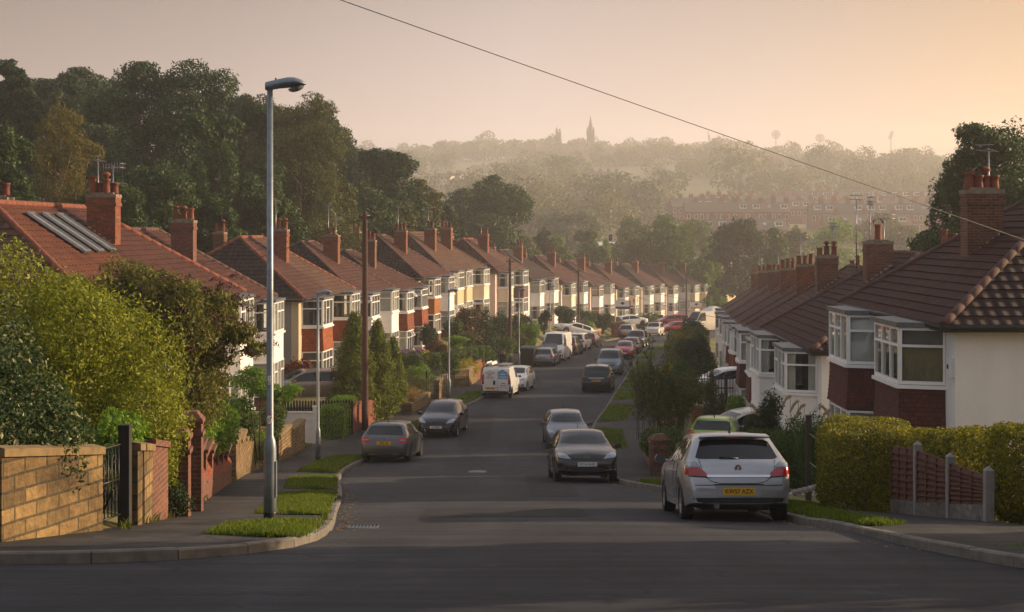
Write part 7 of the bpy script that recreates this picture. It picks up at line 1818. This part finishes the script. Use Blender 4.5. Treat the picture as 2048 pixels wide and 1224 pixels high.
# ------------------------------------------------------------------ the far side of the valley
def far_wood(name, label, pts, seed, q=240, size=1.5):
    rng = np.random.default_rng(seed); B = []
    for x, y, w, h in pts:
        z = float(gz(x, y))-1
        B.append((x, y, z+h*.52, w*.42, w*.42, h*.5))
        for _ in range(4):
            a = rng.uniform(0, 6.28); B.append((x+math.cos(a)*w*.28, y+math.sin(a)*w*.28, z+h*rng.uniform(.35, .8), w*.25, w*.25, h*.22))
    B = np.array(B); n = q*len(pts)
    wgt = B[:, 3]*B[:, 5]; k = rng.choice(len(B), n, p=wgt/wgt.sum())
    d = rng.normal(size=(n, 3)); d[:, 1] -= .4; d[:, 2] += .25; d /= np.linalg.norm(d, axis=1)[:, None]
    p = B[k, :3]+d*B[k, 3:6]*(1-.25*rng.random(n)**2)[:, None]
    nr = d+rng.normal(0, .5, (n, 3)); nr /= np.linalg.norm(nr, axis=1)[:, None]
    t = np.cross(nr, rng.normal(size=(n, 3))); t /= np.linalg.norm(t, axis=1)[:, None]; s = np.cross(nr, t)
    L = size*rng.uniform(.6, 1.3, n)[:, None]*(p[:, 1:2]/900)**.5
    v = np.stack([p-t*L*.5, p+s*L*.35, p+t*L*.5, p-s*L*.35], 1).reshape(-1, 3)
    return tag(np_mesh(name, v, np.arange(4*n).reshape(-1, 4), LM['far']), label, 'woods', kind='stuff')
LM['far'] = leafmat('distant_leaves', '#545c2a', '#747034', '#928044', trans=.3)  # leaf colours lightened to imitate brighter haze on the far slope
rng = np.random.default_rng(11); P1, P2 = [], []
def town(x, y):
    px = CX+F*x/y
    return (1335 < px < 1960 and 400 < y < 655) or (1150 < px < 1345 and 610 < y < 800) or (835 < px < 1010 and 690 < y < 1000) or (math.sin(px/60+y/45)+math.sin(y/38-px/140) > .95)
tries = 0
while len(P1) < 520 and tries < 20000:
    tries += 1; y0, dy = ((455, 22), (560, 25), (690, 28), (850, 32), (1010, 36))[rng.integers(0, 5)]; y = rng.normal(y0, dy*.5); px = rng.uniform(560, 2120); x = at(px, y)
    if town(x, y) or y < 500 and px > 1300: continue
    w = rng.uniform(8, 17); P1.append((x, y, w, w*rng.uniform(.75, 1.2)))
for y in (1225, 1300, 1375):
    for px in np.arange(560, 2100, 11 if y == 1225 else 14):
        w = rng.uniform(10, 20); P2.append((at(px+rng.uniform(-8, 8), y), y+rng.uniform(-30, 30), w, w*rng.uniform(.7, 1.15)))
for px, h in [(735, 24), (845, 18), (975, 27), (1020, 18), (1105, 22), (1260, 20), (1330, 18), (1435, 26), (1690, 26), (1740, 20), (1800, 24), (1850, 22), (1880, 22), (1650, 20)]: P2.append((at(px, 1290), 1290, h*.9, h))
far_wood('valley_woods', 'hazy woods covering the far valley side below the ridge', P1, 1); far_wood('ridge_woods', 'hazy tree line along the top of the ridge', P2, 2, 260, 1.7)
# poplars beside the church
for px, h in ((1114, 27), (1119, 25)):
    x = at(px, 1255); r = thing('tall_poplar', 'tall dark poplar left of the church on the ridge', 'tree', (x, 1255, g(x, 1255)), 0, 'tall poplars left of the church'); leaf_mesh('crown', [(0,0,h*.55,1.7,1.7,h*.45)], 900, 1.3, LM['dark'], r, int(px), .3); b = MB(); b.tube([(0,0,-1),(0,0,h*.7)], [.5,.1], 6); b.build('trunk', M['bark'], r)
# individual hillside trees standing out in the haze
TM = []
for k in range(3):
    bl = crown_blobs(random.Random(k+50), 14, 13, 1.0, 9); r = thing('hillside_tree', 'x', 'tree', (0,0,0), 0, 'round trees on the far slope'); leaf_mesh('crown', bl, 1700, 1.1, LM[('olive', 'green', 'wood_b')[k]], r, k+60, .4); trunk_mesh('trunk', bl[:5], .35, M['bark'], r, 9, k); TM.append(r)
for i, (px, d, s, lb) in enumerate([(1480, 700, 2.1, 'widest round tree on the far slope left of the terraces'), (1560, 705, 1.1, 'round tree above the left end of the terraces'), (1720, 720, 1.5, 'domed tree above the middle of the terraces'), (1790, 735, 1.0, 'small round tree right of the domed tree'), (1230, 560, 1.5, 'tall round tree left of the pale terraces'), (1290, 540, 1.35, 'round tree in front of the pale terraces'), (1175, 590, 1.4, 'round tree below the pale houses on the slope'), (1340, 640, 1.4, 'round tree behind the pale terraces'), (1065, 560, 1.2, 'round tree left of the hazy middle slope'), (950, 620, 1.3, 'round tree right of the white house on the slope'), (1500, 408, .6, 'small tree at the foot of the terraces'), (1640, 410, .7, 'round tree at the foot of the terraces'), (1770, 405, .9, 'round tree before the right end of the terraces'), (1395, 420, .8, 'tree before the left end of the terraces'), (1880, 700, 1.3, 'tree above the right end of the terraces'), (1010, 700, 1.4, 'broad tree high on the hazy middle slope'), (1120, 760, 1.5, 'broad tree below the church on the slope'), (1640, 800, 1.6, 'broad tree under the floodlights')]):
    o = TM[i] if i < 3 else copy_tree(TM[i % 3]); x = at(px, d); o.location = (x, d, g(x, d)-.5); o.scale = (s, s, s*.9); o.rotation_euler = (0, 0, i*1.3); o['label'] = lb

M['slate_b'] = plain('brown_slate_roof', '#74604e', .85, .15, 2)
M['dormer'] = plain('white_dormer', '#f0ece4', .6, .08)
def shared(mk): 
    o = mk(); m = o.data; bpy.data.objects.remove(o); return m
def mk(fn, name, mats):
    b = MB(); fn(b); return b.build(name, mats)
TW = shared(lambda: mk(lambda b: (b.box(-.55, .55, -.06, .02, 0, 1.6, 0), b.box(-.45, .45, -.07, -.06, .1, 1.5, 1)), 'window', [M['upvc'], M['carglass']]))
TC = shared(lambda: mk(lambda b: (b.box(-.8, .8, -.4, .4, -1.0, 1.5), b.box(-.85, .85, -.45, .45, 1.3, 1.42), [b.lathe([(.13, 1.5), (.12, 2.05), (.15, 2.1)], (s, 0, 0), 6) for s in (-.5, 0, .5)]), 'chimney', M['far_brick']))
TD = shared(lambda: mk(lambda b: (b.box(-1.1, 1.1, -.3, 2.2, 0, 1.5, 0), b.box(-.95, .95, -.34, -.3, .3, 1.3, 1), b.box(-1.25, 1.25, -.4, 2.3, 1.5, 1.62, 2), b.box(-.05, .05, -.36, -.34, .3, 1.3, 0)), 'dormer', [M['dormer'], M['carglass'], M['slate']]))
TS = shared(lambda: mk(lambda b: b.poly([(-.5, 0, 0), (.5, 0, 0), (.5, .9, .68), (-.5, .9, .68)]), 'skylight', M['skyglass']))
def terrace(px0, px1, d, label, seed, z=None, wallm='far_brick', roofm='slate', yaw=.0, W=8.5, hw=4.4, dorm=.55):
    rng = random.Random(seed); x0, x1 = at(px0, d), at(px1, d); n = max(2, int((x1-x0)/hw)); L = n*hw
    zb = min(g(x0, d), g(x1, d))-.3 if z is None else z
    r = thing('brick_terrace', label, 'terrace', (x0, d, zb), yaw, 'brick terraces on the far slope')
    b = MB(); b.box(0, L, 0, W, -6, 5.8); b.poly([(0,0,5.8),(0,W,5.8),(0,W/2,9.1)]); b.poly([(L,0,5.8),(L,W,5.8),(L,W/2,9.1)]); b.build('wall', M[wallm], r)
    b = MB(); b.slope((-.2,-.35,5.75), (L+.2,-.35,5.75), (L+.2,W/2,9.25), (-.2,W/2,9.25), .6, .04); b.slope((L+.2,W+.35,5.75), (-.2,W+.35,5.75), (-.2,W/2,9.25), (L+.2,W/2,9.25), .6, .04); b.build('roof', M[roofm], r)
    for i in range(n):
        X = (i+.5)*hw
        if i % 2 == 0 or rng.random() < .5: link('chimney', TC, r, ((i+1)*hw-.3, W/2, 9.0))
        if rng.random() < dorm: link('dormer', TD, r, (X+rng.uniform(-.5,.5), 1.1, 6.9))
        elif rng.random() < .5: link('skylight', TS, r, (X, 1.4, 7.35))
        for s in (-1.25, 1.25):
            link('window', TW, r, (X+s, 0, 3.4))
            if rng.random() < .5: link('window', TW, r, (X+s, 0, .6))
for a, yw, rf in [((1402, 1600, 428, 'left half of the nearest brick terrace at the foot of the far rows', 1), .05, 'slate'), ((1650, 1845, 437, 'right half of the nearest brick terrace at the foot of the far rows', 11), -.04, 'slate_b'), ((1372, 1600, 480, 'left part of the long brick terrace with two rows of windows', 2), .03, 'slate_b'), ((1622, 1890, 470, 'right part of the long brick terrace with two rows of windows', 12), -.03, 'slate'),
    ((1385, 1555, 531, 'left part of the third brick terrace up the far slope', 3), -.05, 'slate'), ((1580, 1895, 522, 'right part of the third brick terrace up the far slope', 13), .02, 'slate_b'), ((1400, 1690, 575, 'left part of the fourth brick terrace, mostly roof', 4), .04, 'slate_b'), ((1715, 1905, 567, 'right part of the fourth brick terrace, mostly roof', 14), -.06, 'slate'), ((1560, 1910, 617, 'highest brick terrace against the trees', 5), .0, 'slate')]: terrace(*a, yaw=yw, roofm=rf)
terrace(1345, 1470, 545, 'short gabled terrace at the left end of the brick rows', 6, yaw=.15, dorm=.2); terrace(1165, 1330, 690, 'pale grey terrace on the hazy slope under the church', 7, wallm='cream', dorm=.3); terrace(1235, 1340, 640, 'lower pale terrace with sunlit white walls', 8, wallm='white', dorm=.2); terrace(1170, 1240, 770, 'small pale terrace highest on the hazy slope', 9, wallm='cream', dorm=.2)
def far_house(px, d, ybase, w, label, yaw=.3, wallm='white', h=5.5, W=8, roofm='slate', rise=3.6):
    x = at(px, d); z = up(ybase, d); r = thing('distant_house', label, 'house', (x, d, z), yaw, 'houses far across the valley')
    b = MB(); b.box(0, w, 0, W, -8, h); b.poly([(0,0,h),(0,W,h),(0,W/2,h+rise)]); b.poly([(w,0,h),(w,W,h),(w,W/2,h+rise)]); b.build('wall', M[wallm], r)
    b = MB(); b.slope((-.3,-.4,h-.1), (w+.3,-.4,h-.1), (w+.3,W/2,h+rise+.15), (-.3,W/2,h+rise+.15), .6, .04); b.slope((w+.3,W+.4,h-.1), (-.3,W+.4,h-.1), (-.3,W/2,h+rise+.15), (w+.3,W/2,h+rise+.15), .6, .04); b.build('roof', M[roofm], r)
    link('chimney', TC, r, (w*.7, W/2, h+rise-.2))
    for i in range(max(1, int(w/3.5))):
        for zz in (.7, 3.4): link('window', TW, r, (1.8+i*3.2, 0, zz))
    return r
far_house(868, 860, 377, 11, 'white house with a dark gabled roof in the haze', -.5); far_house(903, 865, 377, 7, 'white gable beside the white house in the haze', -.9, W=6); far_house(945, 1000, 356, 12, 'pale roofed house high in the haze', .2, 'cream'); far_house(985, 990, 352, 16, 'long pale roofed house right of the other in the haze', .1, 'cream')
far_house(1204, 300, 515, 7, 'long flat pale roofed building behind the chimneys', .05, 'cream', h=2.2, W=14, roofm='dormer', rise=.9)
for px, d, yb, lb in [(1398, 262, 548, 'cream house seen between the dark trees'), (1290, 380, 500, 'pale building among the trees in the dip')]: far_house(px, d, yb, 7, lb, .1, 'cream', h=2.8, rise=2)

# church with broach spire
x = at(1181, 1300); z = g(x, 1300); r = thing('church', 'stone church tower with a tall pointed spire on the ridge', 'church', (x, 1300, z)); zt = up(230, 1300)-z; zs = up(266, 1300)-z
M['church'] = plain('church_stone', '#4c423a', .95, .15, .5)
b = MB(); b.box(-3.3, 3.3, -3.3, 3.3, -3, zs); b.build('tower', M['church'], r)
b = MB(); k = [(math.cos(a)*3.0, math.sin(a)*3.0) for a in np.arange(8)*math.pi/4+math.pi/8]
for i in range(8): b.poly([(*k[i], zs), (*k[(i+1) % 8], zs), (0, 0, zt)])
b.build('spire', M['church'], r)
for sx in (-1, 1):
    for sy in (-1, 1):
        b = MB(); b.lathe([(.7, zs-2), (.7, zs+1.5), (.05, zs+6)], (sx*2.9, sy*2.9, 0), 6); b.build('pinnacle', M['church'], r)
for s in (-1, 1):
    b = MB(); b.poly([(s*1.2-.5, -3.34, zs-5), (s*1.2+.5, -3.34, zs-5), (s*1.2+.5, -3.34, zs-1.5), (s*1.2, -3.34, zs-.6), (s*1.2-.5, -3.34, zs-1.5)]); b.build('belfry_opening', M['room'], r)
b = MB(); b.box(-14, -3.3, -4, 4, -3, zs*.4); b.box(-14, -3.3, -3.4, 3.4, zs*.4, zs*.4+.2); b.slope((-3.3,-4.4,zs*.4), (-14,-4.4,zs*.4), (-14,0,zs*.4+5), (-3.3,0,zs*.4+5), 1, .03); b.build('nave', M['church'], r)

# stadium floodlights
M['far_steel'] = plain('distant_steel', '#453d38', .7, .1, 1)
def floodlight(px, ytop, label, d=1330, turn=0):
    x = at(px, d); z = g(x, d); h = up(ytop, d)-z; r = thing('floodlight_mast', label, 'floodlight', (x, d, z), turn, 'cricket ground floodlights')
    b = MB(); b.tube([(0,0,-2), (0,0,h-2)] if turn == 0 else [(0,0,-2),(0,0,h-8),(0,1.0,h-3)], [.55, .35] if turn == 0 else [.55,.4,.3], 6); b.build('mast', M['far_steel'], r)
    for i in range(7):
        t = (i-3)/3.6; w = 4.3*math.sqrt(1-t*t); zz = h-4.2+t*4.2; yy = .6*t*(1 if turn else 0)*2
        b = MB(); b.box(-w, w, -.35+yy, .35+yy, zz-.28, zz+.28); b.build('lamp_bank', M['far_steel'], r)
    return r
floodlight(1552, 260, 'round headed floodlight mast, left of the two facing the camera'); floodlight(1640, 267, 'round headed floodlight mast, right of the two facing the camera'); floodlight(1418, 262, 'floodlight mast seen edge on where the black wire crosses the ridge', turn=1.5); floodlight(1782, 261, 'floodlight mast seen edge on above the right part of the ridge', turn=-1.4)
x = at(1919, 1000); r = thing('office_block', 'flat roofed office block on the ridge at the right', 'building', (x, 1000, g(x, 1000)), -.1); zt = up(289, 1000)-g(x, 1000)
b = MB(); b.box(0, 26, 0, 16, -5, zt-3.2); b.build('wall', M['far_steel'], r); b = MB(); b.box(-.5, 26.5, -.5, 16.5, zt-3.2, zt-1.4); b.build('roof_edge', M['dormer'], r); b = MB(); b.box(14, 24, 3, 12, zt-1.4, zt+.8); b.build('plant_room', M['dormer'], r)
for px, yt, w, lb in [(1343, 293, 9, 'pale tower block low on the skyline left of the floodlights'), (1350, 296, 6, 'smaller pale tower block beside the first on the skyline')]:
    x = at(px, 1450); z = g(x, 1450); r = thing('tower_block', lb, 'building', (x, 1450, z)); h = up(yt, 1450)-z
    b = MB(); b.box(-w/2, w/2, 0, 8, -5, h); b.build('wall', M['far_steel'], r); b = MB(); b.box(-w/4, w/4, 2, 6, h, h+2.5); b.build('plant_room', M['far_steel'], r)
# ------------------------------------------------------------------ air, sky, sun, camera
SUN_AZ, SUN_EL = rad(75), rad(14.5)     # azimuth clockwise from the view direction (+Y)
hz = MB(); hz.box(-960, 960, -90, 1800, -60, 128)
hm = bpy.data.materials.new('hazy_air'); hm.use_nodes = True; nt = hm.node_tree; nt.nodes.clear()
pv = nd(nt, 'VolumePrincipled'); pv.inputs['Color'].default_value = (.99, .965, .95, 1); pv.inputs['Density'].default_value = HAZE = .00057
pv.inputs['Anisotropy'].default_value = .35
ou = nd(nt, 'OutputMaterial'); nt.links.new(pv.outputs[0], ou.inputs['Volume'])
tag(hz.build('haze', hm), 'warm hazy evening air over the valley', 'haze', kind='stuff')

w = bpy.data.worlds.new('World'); scene.world = w; w.use_nodes = True; nt = w.node_tree
bg = nt.nodes['Background']
sky = nd(nt, 'TexSky', sky_type='NISHITA'); sky.sun_disc = False
sky.sun_elevation = SUN_EL; sky.sun_rotation = SUN_AZ; sky.altitude = 60; sky.air_density = 1.6; sky.dust_density = 6.0; sky.ozone_density = 1.2
# a thin veil of high evening cloud over the clear sky: warm low down towards the sun, neutral overhead
ST = .12
geo = nd(nt, 'TexCoord').outputs['Generated']
nrm = nd(nt, 'VectorMath', operation='NORMALIZE'); nt.links.new(geo, nrm.inputs[0])
dt = nd(nt, 'VectorMath', operation='DOT_PRODUCT'); nt.links.new(nrm.outputs[0], dt.inputs[0]); dt.inputs[1].default_value = (math.sin(SUN_AZ), math.cos(SUN_AZ), 0)
fr = nd(nt, 'MapRange'); nt.links.new(dt.outputs['Value'], fr.inputs[0]); fr.inputs[1].default_value = -1; fr.inputs[2].default_value = 1
D = lambda v: (v+1)/2
warm = ramp(nt, fr.outputs[0], [(D(-1), (0.46,0.48,0.56,1)), (D(-.45), (0.33,0.31,0.34,1)), (D(-.10), (0.165,0.13,0.138,1)), (D(.06), (0.265,0.21,0.216,1)), (D(.26), (0.46,0.37,0.36,1)), (D(.42), (0.44,0.33,0.29,1)), (D(.58), (0.44,0.25,0.125,1)), (D(.8), (1.462,0.860,0.430,1)), (D(1), (3.440,2.150,1.118,1))])
sx = nd(nt, 'SeparateXYZ'); nt.links.new(nrm.outputs[0], sx.inputs[0])
lo = ramp(nt, sx.outputs['Z'], [(0, (1.05,1.05,1.05,1)), (.06, (1,1,1,1)), (.16, (.58,.60,.63,1)), (.25, (.8,.8,.85,1))])
lowc = mixc(nt, 1.0, warm, lo, 'MULTIPLY')
hi = ramp(nt, sx.outputs['Z'], [(.18, (0,0,0,1)), (.5, (1,1,1,1))])
cl = noise(nt, 2.2, nrm.outputs[0], 5, .55)
veil = mixc(nt, hi, lowc, ramp(nt, cl, [(.35, (.11,.13,.17,1)), (.65, (.36,.38,.44,1))]))
gain = nd(nt, 'VectorMath', operation='SCALE'); nt.links.new(veil, gain.inputs[0]); gain.inputs['Scale'].default_value = 1/ST
out = mixc(nt, .95, sky.outputs[0], gain.outputs[0])
nt.links.new(out, bg.inputs[0]); bg.inputs[1].default_value = ST

sl = bpy.data.lights.new('sun', 'SUN'); sl.energy = 5.0; sl.angle = rad(.55); sl.color = (1, .75, .49)
so = bpy.data.objects.new('sun', sl); COL.objects.link(so)
sd = Vector((math.sin(SUN_AZ)*math.cos(SUN_EL), math.cos(SUN_AZ)*math.cos(SUN_EL), math.sin(SUN_EL)))
so.rotation_euler = sd.to_track_quat('Z', 'Y').to_euler(); so.location = sd*300

cam = bpy.data.cameras.new('camera'); cam.sensor_width = 36; cam.lens = F/2048*36; cam.clip_end = 6000; cam.clip_start = .1
cam.shift_y = (HY-612)/2048
co = bpy.data.objects.new('camera', cam); COL.objects.link(co); co.location = (0,0,0); co.rotation_euler = (rad(90), 0, 0)
scene.camera = co
scene.view_settings.view_transform = 'Standard'; scene.view_settings.look = 'None'; scene.view_settings.gamma = 1; scene.view_settings.exposure = .75
scene.view_settings.use_curve_mapping = False
scene.cycles.use_denoising = True
scene.cycles.max_bounces = 8; scene.cycles.transparent_max_bounces = 16; scene.cycles.volume_bounces = 2; scene.cycles.diffuse_bounces = 3
scene.cycles.caustics_reflective = False; scene.cycles.caustics_refractive = False
scene.render.use_persistent_data = False
